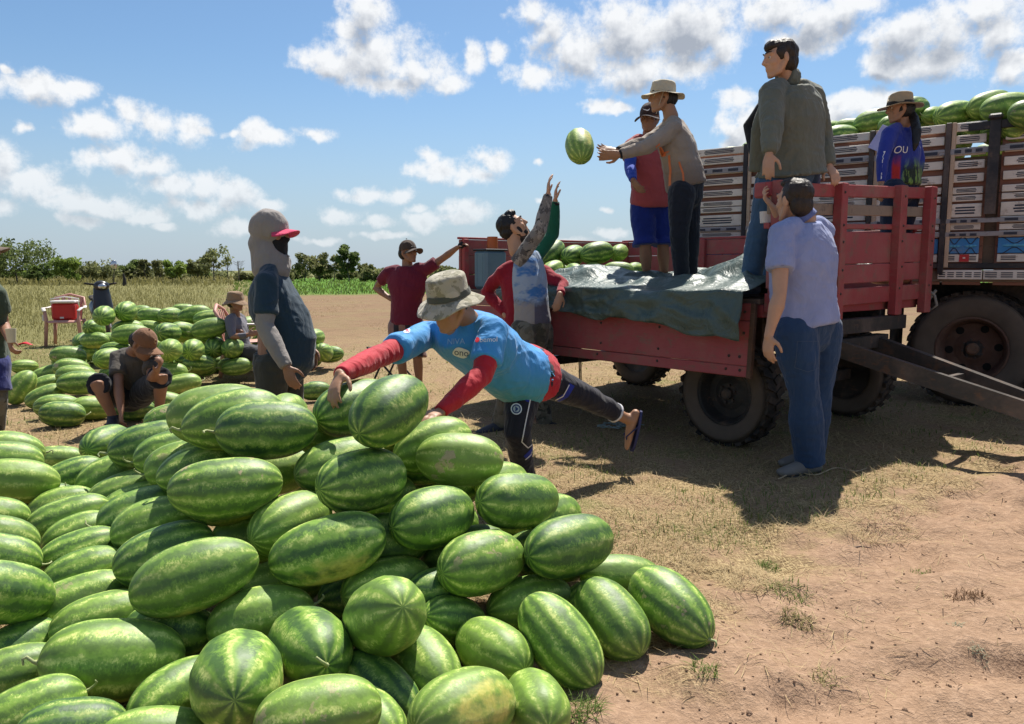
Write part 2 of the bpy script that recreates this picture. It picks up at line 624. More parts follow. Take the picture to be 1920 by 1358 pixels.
def blades(name, P, length, width, tilt, mat, label, cat, bend=.3, kind='stuff'):
    """P: n x 3 roots; tilt: n angles from upright"""
    n = len(P)
    az_ = rng.random(n) * 2 * np.pi
    d = np.stack([np.cos(az_) * np.sin(tilt), np.sin(az_) * np.sin(tilt), np.cos(tilt)], 1)
    sa = az_ + np.pi / 2 + rng.normal(0, .5, n)
    s_ = np.stack([np.cos(sa), np.sin(sa), np.zeros(n)], 1)
    L_ = length[:, None]; W_ = width[:, None]
    hz = np.stack([np.cos(az_), np.sin(az_), np.zeros(n)], 1)
    mid = P + d * L_ * .55
    tip = P + d * L_ + hz * L_ * bend * rng.random((n, 1)) - np.array([0, 0, 1]) * L_ * bend * .4 * rng.random((n, 1))
    tip[:, 2] = np.maximum(tip[:, 2], P[:, 2] + .003)
    V = np.stack([P - s_ * W_, P + s_ * W_, mid + s_ * W_ * .8, mid - s_ * W_ * .8, tip], 1).reshape(-1, 3)
    b_ = np.arange(n) * 5
    F = [(a, a + 1, a + 2, a + 3) for a in b_.tolist()] + [(a + 3, a + 2, a + 4) for a in b_.tolist()]
    me = bpy.data.meshes.new(name)
    me.from_pydata(V.tolist(), [], F)
    me.materials.append(mat)
    o = link(bpy.data.objects.new(name, me))
    return tag(o, label, cat, kind=kind)

def spread_xy(n, D0, D1, u0, u1, pw=1.0):
    """n ground points between two distances, evenly thick as the eye sees them"""
    t = rng.random(n)
    D = (D0 ** -pw + t * (D1 ** -pw - D0 ** -pw)) ** (-1 / pw)
    u = u0 + rng.random(n) * (u1 - u0)
    return (u - 960) / FPX * D, D

straw_mat = blade_material('straw_blades', (.17, .12, .058), (.66, .50, .27), .2)
dry_mat = blade_material('tall_dry_grass', (.13, .12, .038), (.32, .29, .115), .35)
green_mat = blade_material('green_blades', (.05, .10, .015), (.20, .27, .06), .4)

x, y = spread_xy(160000, 2.2, 14.0, -80, 2040, .7)
e = 2.55 + .8 * x - y + (fbm(np.stack([x * 3, y * 3, x * 0], 1), 3) - .5) * 1.6
keep = (e < .1) | (rng.random(len(x)) < .05 * np.exp(-np.clip(e, 0, 9) * .7))
dens = fbm(np.stack([x * 2.1, y * 2.1, x * 0 + 5], 1), 3)
keep &= rng.random(len(x)) < np.clip((dens - .26) * 3.4, .08, 1)
x, y = x[keep], y[keep]
n = len(x)
P = np.stack([x, y, ground_z(x, y) + .002], 1)
blades('straw_litter', P, rng.uniform(.025, .10, n), rng.uniform(.0008, .0017, n) * np.maximum(1, y / 3.6), R(90) - np.abs(rng.normal(0, R(16), n)), straw_mat,
       'pale broken straw lying on the trampled soil', 'straw', .2)
# short standing stubble and green tufts among it
x, y = spread_xy(20000, 3.0, 13, -80, 2040, .8)
e = 2.55 + .8 * x - y
dens = fbm(np.stack([x * 1.5, y * 1.5, x * 0 + 2], 1), 3)
keep = (e < -.1) & (rng.random(len(x)) < np.clip((dens - .42) * 5, 0, 1))
x, y = x[keep], y[keep]; n = len(x)
P = np.stack([x, y, ground_z(x, y)], 1)
blades('dry_stubble', P, rng.uniform(.02, .06, n), rng.uniform(.0010, .0020, n) * np.maximum(1, y / 4), np.abs(rng.normal(0, R(40), n)), dry_mat,
       'short dry grass stubble standing between the melons and the wagon', 'grass', .4)
x, y = spread_xy(16000, 3.0, 13, -80, 2040, .8)
e = 2.55 + .8 * x - y
dens = fbm(np.stack([x * 1.9, y * 1.9, x * 0 + 12], 1), 3)
keep = (e < 0) & (dens > .56)
x, y = x[keep], y[keep]; n = len(x)
P = np.stack([x, y, ground_z(x, y)], 1)
blades('green_grass', P, rng.uniform(.02, .06, n), rng.uniform(.0014, .0024, n) * np.maximum(1, y / 4), np.abs(rng.normal(0, R(40), n)), green_mat,
       'sparse short green grass growing through the straw', 'grass', .5)
# tall dry grass, left
x, y = spread_xy(42000, 10.5, 95, -160, 470, .75)
rl = -x - .36 * y + (fbm(np.stack([x * .3, y * .3, x * 0], 1), 2) - .5) * 4
keep = (rl + rng.normal(0, .8, len(x)) > .3) & (rng.random(len(x)) < np.clip((y - 9.5) / 8, 0, 1) * .75 + .05)
x, y = x[keep], y[keep]; n = len(x)
P = np.stack([x, y, np.zeros(n)], 1)
hh = rng.uniform(.05, .20, n) * np.clip((y - 9) / 14, .3, 1.5)
blades('tall_dry_grass', P, hh, .0016 + y * .00022, np.abs(rng.normal(0, R(17), n)), dry_mat,
       'tall straw-yellow grass standing in the field on the left', 'grass', .5)
# far verge of rough grass and the green crop
x, y = spread_xy(24000, 36, 150, -160, 2080, .6)
n = len(x)
P = np.stack([x, y, np.zeros(n)], 1)
keepg = (x + .36 * y > 0) & (y < 105) & (y - .55 * x > 45)
sel_ = keepg | (y > 62)
P, keepg, x, y = P[sel_], keepg[sel_], x[sel_], y[sel_]
blades('green_crop', P[keepg], rng.uniform(.10, .38, keepg.sum()), .008 + P[keepg][:, 1] * .0006, np.abs(rng.normal(0, R(35), keepg.sum())), green_mat,
       'low bright green crop in the field before the treeline', 'crop', .5)
kg = ~keepg & (P[:, 1] > 60)
blades('far_rough_grass', P[kg], rng.uniform(.3, .9, kg.sum()), .02 + P[kg][:, 1] * .0005, np.abs(rng.normal(0, R(20), kg.sum())), dry_mat,
       'yellow rough grass along the foot of the far trees', 'grass', .5)

x, y = spread_xy(14000, 11, 46, 330, 1000, .9)
dens = fbm(np.stack([x * .5, y * .35, x * 0 + 7], 1), 3)
keep = (dens > .5) & (x + .36 * y > .5)
x, y = x[keep], y[keep]; n = len(x)
blades('field_stubble', np.stack([x, y, x * 0], 1), rng.uniform(.02, .07, n), .0012 + y * .00018, np.abs(rng.normal(R(40), R(25), n)), straw_mat,
       'thin pale stubble on the bare brown field behind the men', 'stubble', .4)
# ---- single tufts, twigs and clods on the sand (u, v, size, kind)
def tuft(u, v, r, n, mat, name, label, cat, hmul=1.0):
    c = gnd(u, v)
    a = rng.random(n) * 6.28; q = np.sqrt(rng.random(n)) * r
    x = c.x + np.cos(a) * q; y = c.y + np.sin(a) * q
    P = np.stack([x, y, ground_z(x, y) - .002], 1)
    o = blades(name, P, rng.uniform(.018, .045, n) * hmul, rng.uniform(.0009, .0018, n), np.abs(rng.normal(R(58), R(24), n)), mat, label, cat, .6, kind=None)
    if 'kind' in o: del o['kind']
    return o
tuft(1478, 1122, .085, 260, green_mat, 'grass_tuft', 'largest green grass tuft, alone on the bare sand', 'grass tuft')
tuft(1495, 1172, .055, 190, dry_mat, 'grass_tuft', 'half dry tuft just below the largest green tuft', 'grass tuft')
tuft(1318, 1280, .045, 90, green_mat, 'grass_tuft', 'small green tuft low on the sand right of the pile', 'grass tuft')
tuft(1725, 1055, .05, 80, green_mat, 'grass_tuft', 'small grey-green tuft beyond the big one, to the right', 'grass tuft')
tuft(1815, 1130, .075, 240, blade_material('root_brown', (.08, .045, .025), (.25, .14, .07), .1), 'dead_tuft', 'brown clump of dead roots on the sand at right', 'grass tuft')
tuft(1548, 1275, .05, 70, dry_mat, 'grass_tuft', 'dry yellow tuft near the lower edge of the sand', 'grass tuft')
tuft(1065, 1345, .10, 420, green_mat, 'grass_tuft', 'green grass at the foot of the frontmost melons', 'grass tuft', 1.3)
tuft(1440, 1055, .05, 170, green_mat, 'grass_tuft', 'green tuft where the straw meets the bare sand', 'grass tuft')
tuft(1370, 1010, .20, 260, green_mat, 'grass_tuft', 'wide low patch of green grass right of the pile', 'grass tuft')
pale_leaf = blade_material('sprig_grey_green', (.20, .23, .15), (.42, .45, .32), .3)
tuft(1835, 1228, .035, 60, pale_leaf, 'leafy_sprig', 'pale grey-green sprig lying on the sand, lower of two', 'sprig', .6)
tuft(1790, 1185, .025, 40, pale_leaf, 'leafy_sprig', 'pale grey-green sprig lying on the sand, upper of two', 'sprig', .6)
bark = material('bark', base=(.12, .085, .065), rough=.9, bump=.5, bscale=25)
mb = MB()
c = gnd(1592, 1032, .0)
c.z = float(ground_z(np.array([c.x]), np.array([c.y]))[0]) + .002
mb.tube([c + Vector((-.035, .03, .01)), c + Vector((0, 0, .012)), c + Vector((-.01, -.035, .006))], [.008, .007, .005], n=7)
mb.tube([c + Vector((0, -.02, .010)), c + Vector((.05, .0, .014)), c + Vector((.10, .002, .006))], [.006, .004, .002], n=6)
tag(mb.build('forked_twig', bark, smooth=True), 'dark forked twig lying on the sand', 'twig')
mb = MB()
for k in range(90):
    u = random.uniform(1180, 1920); v = random.uniform(900, 1358)
    p = gnd(u, v)
    if p.y > 2.75 + .8 * p.x: continue
    p.z = float(ground_z(np.array([p.x]), np.array([p.y]))[0]) + .003
    a = random.random() * 6.28; l = random.uniform(.008, .03)
    d = Vector((math.cos(a), math.sin(a), random.uniform(-.05, .1)))
    mb.tube([p - d * l, p + Vector((random.uniform(-.006, .006), random.uniform(-.006, .006), .003)), p + d * l], [.0009, .0012, .0006], n=4)
tag(mb.build('sand_debris', material('debris_brown', base=(.16, .10, .06), var=.6, vscale=30, rough=.9)), 'tiny twigs and stalks scattered over the bare sand', 'debris', kind='stuff')
mb = MB()
for k in range(420):
    u = random.uniform(1150, 1920); v = random.uniform(880, 1358)
    p = gnd(u, v)
    p.z = float(ground_z(np.array([p.x]), np.array([p.y]))[0]) + .001
    s_ = random.uniform(.002, .007) if random.random() < .95 else random.uniform(.008, .013)
    mb.ell(p, (s_, s_ * random.uniform(.6, 1), s_ * .6), Euler((random.random(), random.random(), random.random() * 6)).to_matrix(), 6, 4)
tag(mb.build('soil_clods', material('clod_soil', base=(.30, .19, .12), var=.35, vscale=20, rough=.95)), 'crumbs of reddish soil on the bare sand', 'soil', kind='stuff')
mb = MB()
c = gnd(1460, 893, .006)
pts = [gnd(1625 - k * 11, 878 + 16 * (k / 15.) ** 1.3 + 5 * math.sin(k * .9), .012) for k in range(16)]
mb.tube(pts, [.004] * 16, n=5)
tag(mb.build('dry_vine', material('vine_tan', base=(.42, .32, .2), rough=.8)), 'dry tan vine curving along the soil behind the shoes', 'vine')
mb = MB()
pts = []
for k in range(64):
    a = k * .42; r_ = .10 + .03 * math.sin(k * 1.7)
    c = gnd(1148, 800, .012)
    pts.append(c + Vector((math.cos(a) * r_, math.sin(a) * r_ * .8, .01 + .012 * math.sin(k * 2.3))))
c1 = gnd(1280, 805, .01)
pts += [pts[-1].lerp(c1, t * .45) + Vector((0, .05 * math.sin(t * 9), .002)) for t in (.2, .4, .6, .8, 1.0)]
mb.tube(pts, [.0035] * len(pts), n=5)
tag(mb.build('coiled_cord', material('cord_blue', base=(.24, .29, .28), rough=.7)), 'pale blue cord lying coiled under the wagon', 'cord')

# ------------------------------------------------------------------ trees and shrubs on the far side of the fields
def leaf_material(name, c0, c1):
    def fn(b, bs):
        g = b.new('ShaderNodeNewGeometry')
        rnd = b.new('ShaderNodeObjectInfo').outputs['Random']
        n = b.noise(g.outputs['Position'], .9, 3, .6)
        f = b.math('MULTIPLY_ADD', g.outputs['Random Per Island'], .5, b.math('MULTIPLY_ADD', n, .8, -.15))
        c = b.mix(f, c0, c1)
        c = b.mix(b.math('MULTIPLY', rnd, .35), c, (.13, .12, .05))
        b.put(bs.inputs['Base Color'], c)
        tr = b.new('ShaderNodeBsdfTranslucent'); b.put(tr.inputs[0], c)
        mx = b.new('ShaderNodeMixShader'); mx.inputs[0].default_value = .5
        out = [n_ for n_ in b.N if n_.type == 'OUTPUT_MATERIAL'][0]
        b.L.new(bs.outputs[0], mx.inputs[1]); b.L.new(tr.outputs[0], mx.inputs[2]); b.L.new(mx.outputs[0], out.inputs[0])
    return material(name, fn, rough=.6, spec=.25)
LEAF = {'dark': leaf_material('leaves_dark', (.07, .11, .03), (.18, .24, .07)),
        'bright': leaf_material('leaves_bright', (.12, .20, .03), (.32, .42, .09)),
        'olive': leaf_material('leaves_olive', (.11, .13, .05), (.28, .29, .12))}
tree_bark = material('tree_bark', base=(.13, .11, .095), rough=.95, bump=.4, bscale=6)

def make_tree(name, h, wd, kind, sparse, D, flat=0.0, bare=False):
    """h, wd in metres"""
    root = empty(name, (0, 0, 0))
    mb = MB()
    tips = []
    stems = 1 if not sparse else random.choice((1, 2, 3))
    for s_ in range(stems):
        lean = random.uniform(-.25, .25) * (1 if stems > 1 else .4)
        top = Vector((lean * h, random.uniform(-.1, .1) * h, h * (.55 if not bare else .95)))
        midp = top * .5 + Vector((random.uniform(-.06, .06) * h, 0, 0))
        mb.tube([Vector((0, 0, -.1)), midp, top], [.035 * h * .6, .022 * h * .6, .010 * h], n=7)
        for k in range(9 if not bare else 12):
            t = random.uniform(.35, 1.0)
            p = (midp * (2 * t) if t < .5 else midp.lerp(top, 2 * t - 1))
            a = random.random() * 6.28
            l = wd * random.uniform(.25, .5)
            q = p + Vector((math.cos(a) * l, math.sin(a) * l, random.uniform(.1, .42) * h * (1 - flat)))
            q.z = min(q.z, h * .97)
            mb.tube([p, p.lerp(q, .5) + Vector((0, 0, -.03 * h)), q], [.012 * h * .6, .008 * h * .6, .003 * h], n=5)
            tips.append(q)
    mb.build('trunk', tree_bark, root, smooth=True)
    if bare:
        return root
    # crown: leaf clumps about the limb tips, with gaps
    C = []
    for q in tips:
        C.append((q, random.uniform(.16, .28) * wd))
    extra = 5 if sparse else 16
    for k in range(extra):
        a = random.random() * 6.28; rr = math.sqrt(random.random()) * wd * .42
        zz = h * (random.uniform(.3, .9) if not flat else random.uniform(.72, .95))
        zz -= (rr / wd) ** 2 * h * .35
        C.append((Vector((math.cos(a) * rr, math.sin(a) * rr, zz)), random.uniform(.13, .24) * wd))
    ls = .0021 * D
    V, F = [], []
    nl = 70 if sparse else 120
    for (c, r_) in C:
        n_ = int(nl * random.uniform(.6, 1.3))
        d = rng.normal(size=(n_, 3)); d /= np.linalg.norm(d, axis=1)[:, None]
        q = np.array(c) + d * (rng.random((n_, 1)) ** .45) * r_ * np.array([1, 1, .75])
        a1 = rng.normal(size=(n_, 3)); a1 /= np.linalg.norm(a1, axis=1)[:, None]
        a2 = np.cross(a1, rng.normal(size=(n_, 3))); a2 /= np.linalg.norm(a2, axis=1)[:, None]
        sz = ls * rng.uniform(.6, 1.4, (n_, 1))
        b0 = len(V)
        quad = np.stack([q - a1 * sz, q + a2 * sz * .5, q + a1 * sz, q - a2 * sz * .5], 1).reshape(-1, 3)
        V.extend(quad.tolist())
        F.extend([(b0 + 4 * i, b0 + 4 * i + 1, b0 + 4 * i + 2, b0 + 4 * i + 3) for i in range(n_)])
    me = bpy.data.meshes.new('crown')
    me.from_pydata(V, [], F)
    me.materials.append(LEAF[kind])
    link(bpy.data.objects.new('crown', me), root)
    return root

TREES = [  # u, top v, width px, kind, sparse, D, flat, bare, label
    (38, 441, 116, 'dark', 0, 72, 0, 0, 'largest dense dark tree at the left edge of the treeline'),
    (78, 483, 34, 'dark', 1, 70, 0, 0, 'small dark tree right beside the largest left tree'),
    (128, 470, 46, 'bright', 0, 68, 0, 0, 'bright green rounded tree left of the scooter mirror'),
    (172, 487, 76, 'olive', 0, 80, 0, 0, 'broad low olive tree behind the scooter mirror'),
    (232, 492, 50, 'dark', 0, 84, 0, 0, 'low dark bush left of the flat-topped tree'),
    (262, 484, 46, 'dark', 0, 86, .9, 0, 'dark flat-topped tree in the middle of the left treeline'),
    (279, 466, 15, 'olive', 1, 78, 0, 0, 'thin nearly leafless tree rising above the flat-topped tree'),
    (306, 473, 30, 'olive', 1, 80, 0, 0, 'thin sparse tree left of the small bright green tree'),
    (333, 478, 34, 'bright', 0, 76, 0, 0, 'small bright green tree between two sparse trees'),
    (374, 476, 36, 'olive', 1, 82, 0, 0, 'low sparse tree left of the tall airy tree'),
    (404, 444, 56, 'olive', 1, 78, 0, 0, 'tall airy tree just left of the hooded man'),
    (430, 466, 22, 'olive', 1, 84, 0, 1, 'bare thin dead tree right of the tall airy tree'),
    (451, 480, 30, 'olive', 1, 84, 0, 1, 'bare spreading dead tree beside the hooded head'),
    (572, 470, 40, 'olive', 1, 88, 0, 0, 'first sparse tree right of the hooded man'),
    (602, 474, 34, 'olive', 1, 90, 0, 0, 'second sparse tree right of the hooded man'),
    (628, 470, 36, 'olive', 1, 88, 0, 0, 'third sparse tree right of the hooded man'),
    (657, 453, 38, 'dark', 0, 86, 0, 0, 'tallest rounded tree between hooded man and maroon shirt'),
    (688, 489, 26, 'olive', 0, 92, 0, 0, 'low tree left of the man in the maroon shirt'),
    (716, 494, 26, 'olive', 1, 94, 0, 0, 'small sparse tree touching the maroon shirt sleeve'),
    (838, 492, 34, 'olive', 1, 92, 0, 0, 'sparse tree seen under the outstretched arm'),
]
for (u, tv, wp, kind, sp, D, flat, bare, lab) in TREES:
    base = gnd(u, 516); s_ = D / FPX
    t = make_tree('tree', (520 - tv) * s_, wp * s_, kind, sp, D, flat, bool(bare))
    t.location = ((u - 960) / FPX * D, D, 0)
    t.rotation_euler[2] = random.random() * 6
    tag(t, lab, 'tree', 'trees along the far treeline')
shr = [make_tree('shrub', 1.25, 2.6, k, 0, 80) for k in ('dark', 'olive', 'bright', 'olive')]
first = {}
k = 0
for u in range(-60, 1260, 44):
    if 450 < u < 545 and u % 60 == 0: continue
    i = random.choice((0, 1, 1, 3, 2))
    D = random.uniform(82, 104)
    src = shr[i]
    if i in first:
        o = copy_tree(src)
    else:
        o = src; first[i] = 1
    o.location = ((u + random.uniform(-12, 12) - 960) / FPX * D, D, 0)
    o.rotation_euler[2] = random.random() * 6
    q = random.uniform(.6, 1.15)
    o.scale = (q * random.uniform(1, 1.5), q, q)
    k += 1
    tag(o, 'low shrub in the scrub under the far trees, %s from the left' % ordinal(k), 'shrub', 'shrubs along the far treeline')
for i in range(4):
    if i not in first:
        for ch in list(shr[i].children): bpy.data.objects.remove(ch)
        bpy.data.objects.remove(shr[i])
mb = MB()
for k in range(260):
    u = random.uniform(-220, 2200); D = random.uniform(118, 150)
    c = Vector(((u - 960) / FPX * D, D, random.uniform(.1, .9)))
    r_ = random.uniform(.6, 1.5)
    n_ = 26
    for j in range(n_):
        d = Vector(rng.normal(size=3)).normalized() * r_ * random.random() ** .4
        a1 = Vector(rng.normal(size=3)).normalized() * .26; a2 = a1.orthogonal().normalized() * .16
        q = c + Vector((d.x * 1.6, d.y, d.z * .7))
        if q.z < 0: q.z = -q.z * .5
        b0 = len(mb.V)
        mb.V += [tuple(q - a1), tuple(q + a2), tuple(q + a1), tuple(q - a2)]
        mb.F.append((b0, b0 + 1, b0 + 2, b0 + 3))
tag(mb.build('far_scrub', LEAF['olive']), 'far belt of low scrub reading as one mass on the horizon', 'scrub', kind='stuff')
mb = MB()
c = Vector(((237 - 960) / FPX * 62, 62, 0))
mb.tube([c, c + Vector((.02, 0, .55)), c + Vector((-.05, 0, .95))], [.17, .12, .06], n=8)
tag(mb.build('tree_stump', material('stump_char', base=(.035, .03, .028), rough=.95, bump=.5, bscale=10), smooth=True), 'charred stump standing alone at the far edge of the field', 'stump')

# ------------------------------------------------------------------ vehicles
def paint(name, c, worn=(.20, .13, .09), wear=.5, rough=.6, scale=3.0, grain=(1, 14, 14)):
    def fn(b, bs):
        co = b.objco()
        rnd = b.new('ShaderNodeObjectInfo').outputs['Random']
        off = b.comb(b.math('MULTIPLY', rnd, 31.0), b.math('MULTIPLY', rnd, 57.0), b.math('MULTIPLY', rnd, 83.0))
        p = b.vmath('ADD', co, off)
        n = b.noise(p, scale, 6, .65)
        g = b.noise(b.vmath('MULTIPLY', p, grain), 6, 4, .6)
        col = b.mix(n, tuple(x * .72 for x in c), tuple(min(1, x * 1.25) for x in c))
        col = b.mix(b.math('MULTIPLY', b.smooth(g, .5, .8), .35), col, tuple(x * .5 for x in c))
        m_ = b.smooth(b.math('MULTIPLY_ADD', g, .35, b.noise(p, 9, 7, .7)), .80 - .16 * wear, .90 - .1 * wear)
        col = b.mix(b.math('MULTIPLY', m_, .8), col, worn)
        dust = b.smooth(b.noise(p, 1.7, 5, .75), .40, .75)
        col = b.mix(b.math('MULTIPLY', dust, .38), col, (.34, .24, .18))
        scr = b.smooth(b.noise(b.vmath('MULTIPLY', p, (2, 30, 30)), 3, 3, .6), .66, .72)
        col = b.mix(b.math('MULTIPLY', scr, .45 * wear), col, tuple(min(1, x * 1.6 + .05) for x in worn))
        col = b.mix(b.math('MULTIPLY', rnd, .25), col, tuple(x * .6 for x in c))
        b.put(bs.inputs['Base Color'], col)
        b.put(bs.inputs['Roughness'], b.math('MULTIPLY_ADD', n, .25, rough - .1))
        b.put(bs.inputs['Normal'], b.bump(b.math('MULTIPLY_ADD', m_, -.4, g), .25, .006))
    return material(name, fn, spec=.35)
red_wood = paint('red_painted_wood', (.36, .075, .080), (.22, .12, .09), .75)
red_dark = paint('red_painted_frame', (.34, .055, .060), (.20, .10, .07), .7, .55)
grey_wood = paint('weathered_wood', (.26, .20, .15), (.13, .10, .08), .6, .85)
bed_wood = paint('bed_plank_wood', (.20, .14, .10), (.10, .07, .05), .6, .9)
black_steel = paint('dusty_black_steel', (.030, .029, .028), (.12, .07, .045), .5, .55)
rusty_steel = paint('rusty_steel', (.10, .055, .035), (.20, .09, .045), .8, .75)
bare_steel = paint('worn_bare_steel', (.055, .050, .046), (.14, .075, .045), .6, .40)
bolt_mat = material('bolt_iron', base=(.05, .035, .03), rough=.6)

def rubber_fn(b, bs):
    co = b.objco()
    n = b.noise(co, 7, 5, .65)
    c = b.mix(b.smooth(n, .35, .75), (.018, .018, .018), (.10, .075, .055))
    b.put(bs.inputs['Base Color'], c)
    b.put(bs.inputs['Normal'], b.bump(b.noise(co, 60, 4, .6), .25, .003))
rubber = material('dusty_rubber', rubber_fn, rough=.88, spec=.3)
rubber_side = material('dusty_tyre_wall', base=(.11, .085, .065), var=.45, rough=.92, vscale=5)

def wheel(parent, loc, rotz, r, wd, rim_mat, rim_r, lugs=28, name='wheel', hole=0, dish=.04):
    """axle along local y; outer face at -y"""
    e = bpy.data.objects.new(name, None); e.empty_display_size = .1
    link(e, parent); e.location = loc; e.rotation_euler = (0, 0, rotz)
    m = Euler((R(90), 0, 0)).to_matrix()      # lathe z -> -y
    h = wd / 2
    tread = MB()
    prof = [(r * .93, -h * .96), (r * .985, -h * .8), (r, -h * .4), (r, h * .4), (r * .985, h * .8), (r * .93, h * .96), (rim_r * 1.02, h * .7), (rim_r * 1.02, -h * .7)]
    tread.lathe(prof, 48, m, closed=True)
    for k in range(lugs):
        a = 2 * math.pi * k / lugs
        for sgn in (-1, 1):
            aa = a + (.5 * 2 * math.pi / lugs if sgn > 0 else 0)
            rm = Euler((0, -aa, 0)).to_matrix() @ Euler((0, 0, R(24) * sgn)).to_matrix()
            rm2 = Euler((0, -aa, 0)).to_matrix()
            c = rm2 @ Vector((r * 1.0, sgn * h * .52, 0))
            tread.box(c, (r * .06, h * .95, 2 * math.pi * r / lugs * .5), rm2 @ Euler((R(22) * sgn, 0, 0)).to_matrix())
    t = tread.build('tyre', rubber, e)
    wall = MB()
    for s_ in (1, -1):
        wall.lathe([(r * .945, s_ * h * .94), (r * .86, s_ * h * 1.03), (r * .74, s_ * h * 1.02), (rim_r * 1.08, s_ * h * .86), (rim_r * 1.0, s_ * h * .74), (rim_r * 1.04, s_ * h * .6), (r * .9, s_ * h * .8)], 48, m, closed=True)
    wall.build('side_wall', rubber_side, t, smooth=True)
    rim = MB()
    prof = [(rim_r * 1.03, h * .80), (rim_r * .98, h * .84), (rim_r * .93, h * .70), (rim_r * .88, h * .35), (rim_r * .80, h * .30 - dish), (rim_r * .55, h * .38 - dish), (rim_r * .34, h * .62 - dish), (rim_r * .30, h * .62 - dish)]
    rim.lathe(prof + [(0.02, h * .60 - dish), (0.02, -h * .2), (rim_r * .9, -h * .6), (rim_r * 1.03, -h * .75)], 40, m, closed=True)
    rm_ = rim.build('rim', rim_mat, e, smooth=False)
    hub = MB()
    hub.lathe([(0.001, h * 1.0 - dish), (rim_r * .14, h * 1.0 - dish), (rim_r * .19, h * .9 - dish), (rim_r * .20, h * .5 - dish), (.001, h * .5 - dish)], 20, m)
    hub.build('hub', black_steel if hole == 0 else rusty_steel, rm_)
    for k in range(6 if not hole else 8):
        a = 2 * math.pi * (k + .3) / (6 if not hole else 8)
        b_ = MB()
        b_.lathe([(.001, .014), (.011, .014), (.011, -.01), (.001, -.01)], 6, m, (math.cos(a) * rim_r * .29, -(h * .64 - dish), math.sin(a) * rim_r * .29))
        b_.build('wheel_nut', bolt_mat, rm_)
    if hole:
        for k in range(hole):
            a = 2 * math.pi * (k + .1) / hole
            b_ = MB()
            b_.lathe([(.001, .004), (rim_r * .12, .004), (rim_r * .12, -.01), (.001, -.01)], 14, m, (math.cos(a) * rim_r * .68, -(h * .345 - dish), math.sin(a) * rim_r * .68))
            b_.build('vent_hole', MATS['hole_black'], rm_)
    return e
material('hole_black', base=(.006, .006, .006), rough=.95, bump=0)

# ---- the red farm wagon; local x points to its front, local y to its far side
WN = Vector((1.64, 5.12, 0))
WANG = R(-50)
BED_L, BED_W, FLOOR = 3.36, 2.40, 1.09
wagon = empty('farm_wagon', WN, (0, 0, WANG))
tag(wagon, 'red wooden four-wheeled farm wagon with its near side board hanging down', 'wagon')
WM = Matrix.Translation(WN) @ Euler((0, 0, WANG)).to_matrix().to_4x4()
def W(x, y, z): return WM @ Vector((x, y, z))
def wplank(name, c, d, mat, parent=None, bev=.004, rot=None):
    jit = (random.uniform(-.002, .002), random.uniform(-.003, .003), random.uniform(-.003, .003))
    mb = MB().box((0, 0, 0), d, bev=bev)
    o = mb.build(name, mat, parent or wagon)
    o.location = c
    o.rotation_euler = rot if rot else (jit[0], jit[1], jit[2] * .3)
    return o
# bed floor
for k in range(12):
    wplank('bed_plank', (-BED_L / 2, .1 + k * (BED_W - .2) / 11, FLOOR - .02), (BED_L - .02, .185, .035), bed_wood)
# chassis under the bed
for y_ in (.62, 1.78):
    wplank('chassis_beam', (-BED_L / 2, y_, FLOOR - .13), (BED_L, .09, .16), black_steel)
for x_ in (-.03, -.7, -1.4, -2.1, -2.75, -BED_L + .04):
    wplank('cross_beam', (x_, BED_W / 2, FLOOR - .085), (.08, BED_W - .04, .085), red_dark if x_ in (-.03,) else black_steel)
# drop side: three boards hanging outside the near edge
ds = bpy.data.objects.new('drop_side', None); link(ds, wagon); ds.location = (-BED_L / 2, -.035, FLOOR - .03); ds.rotation_euler = (R(-3.5), 0, 0)
zz = 0
for (hh, g) in ((.115, .004), (.30, .005), (.075, 0)):
    o = wplank('side_board', (0, random.uniform(-.002, .002), -zz - hh / 2), (BED_L, .03, hh), red_wood, ds, .005)
    zz += hh + g
for x_ in (-1.5, -.9, -.3, .3, .9, 1.5, 1.6):
    for z_ in (-.06, -.20, -.36, -.45):
        b_ = MB().lathe([(.001, .008), (.007, .006), (.011, 0), (.001, 0)], 8, Euler((R(90), 0, 0)).to_matrix())
        o = b_.build('bolt_head', bolt_mat, ds); o.location = (x_ + random.uniform(-.02, .02), -.0165, z_)
wplank('corner_iron', (1.665, -.008, -.25), (.035, .034, .5), rusty_steel, ds)
# far side and tail gate
def wall(x0, y0, x1, y1, z0, rows, posts, name):
    e = bpy.data.objects.new(name, None); link(e, wagon)
    d = Vector((x1 - x0, y1 - y0, 0)); L = d.length; a = math.atan2(d.y, d.x)
    e.location = (x0, y0, z0); e.rotation_euler = (0, 0, a)
    z = 0
    for hh in rows:
        wplank('side_board', (L / 2, random.uniform(-.003, .003), z + hh / 2), (L, .028, hh - .004), red_wood, e, .005)
        z += hh
    for t in posts:
        wplank('post', (t * L, -.036, z / 2 - .05), (.06, .045, z + .1), red_dark, e, .005)
    wplank('top_edge', (L / 2, 0, z + .012), (L + .02, .045, .022), red_dark, e, .004)
    return e
wall(-BED_L, BED_W, -.05, BED_W, FLOOR, (.16, .19, .16), (.02, .35, .68, .98), 'far_side')
wall(-BED_L, 0, -BED_L, BED_W, FLOOR - .02, (.16, .19, .16), (.02, .5, .98), 'tail_gate')
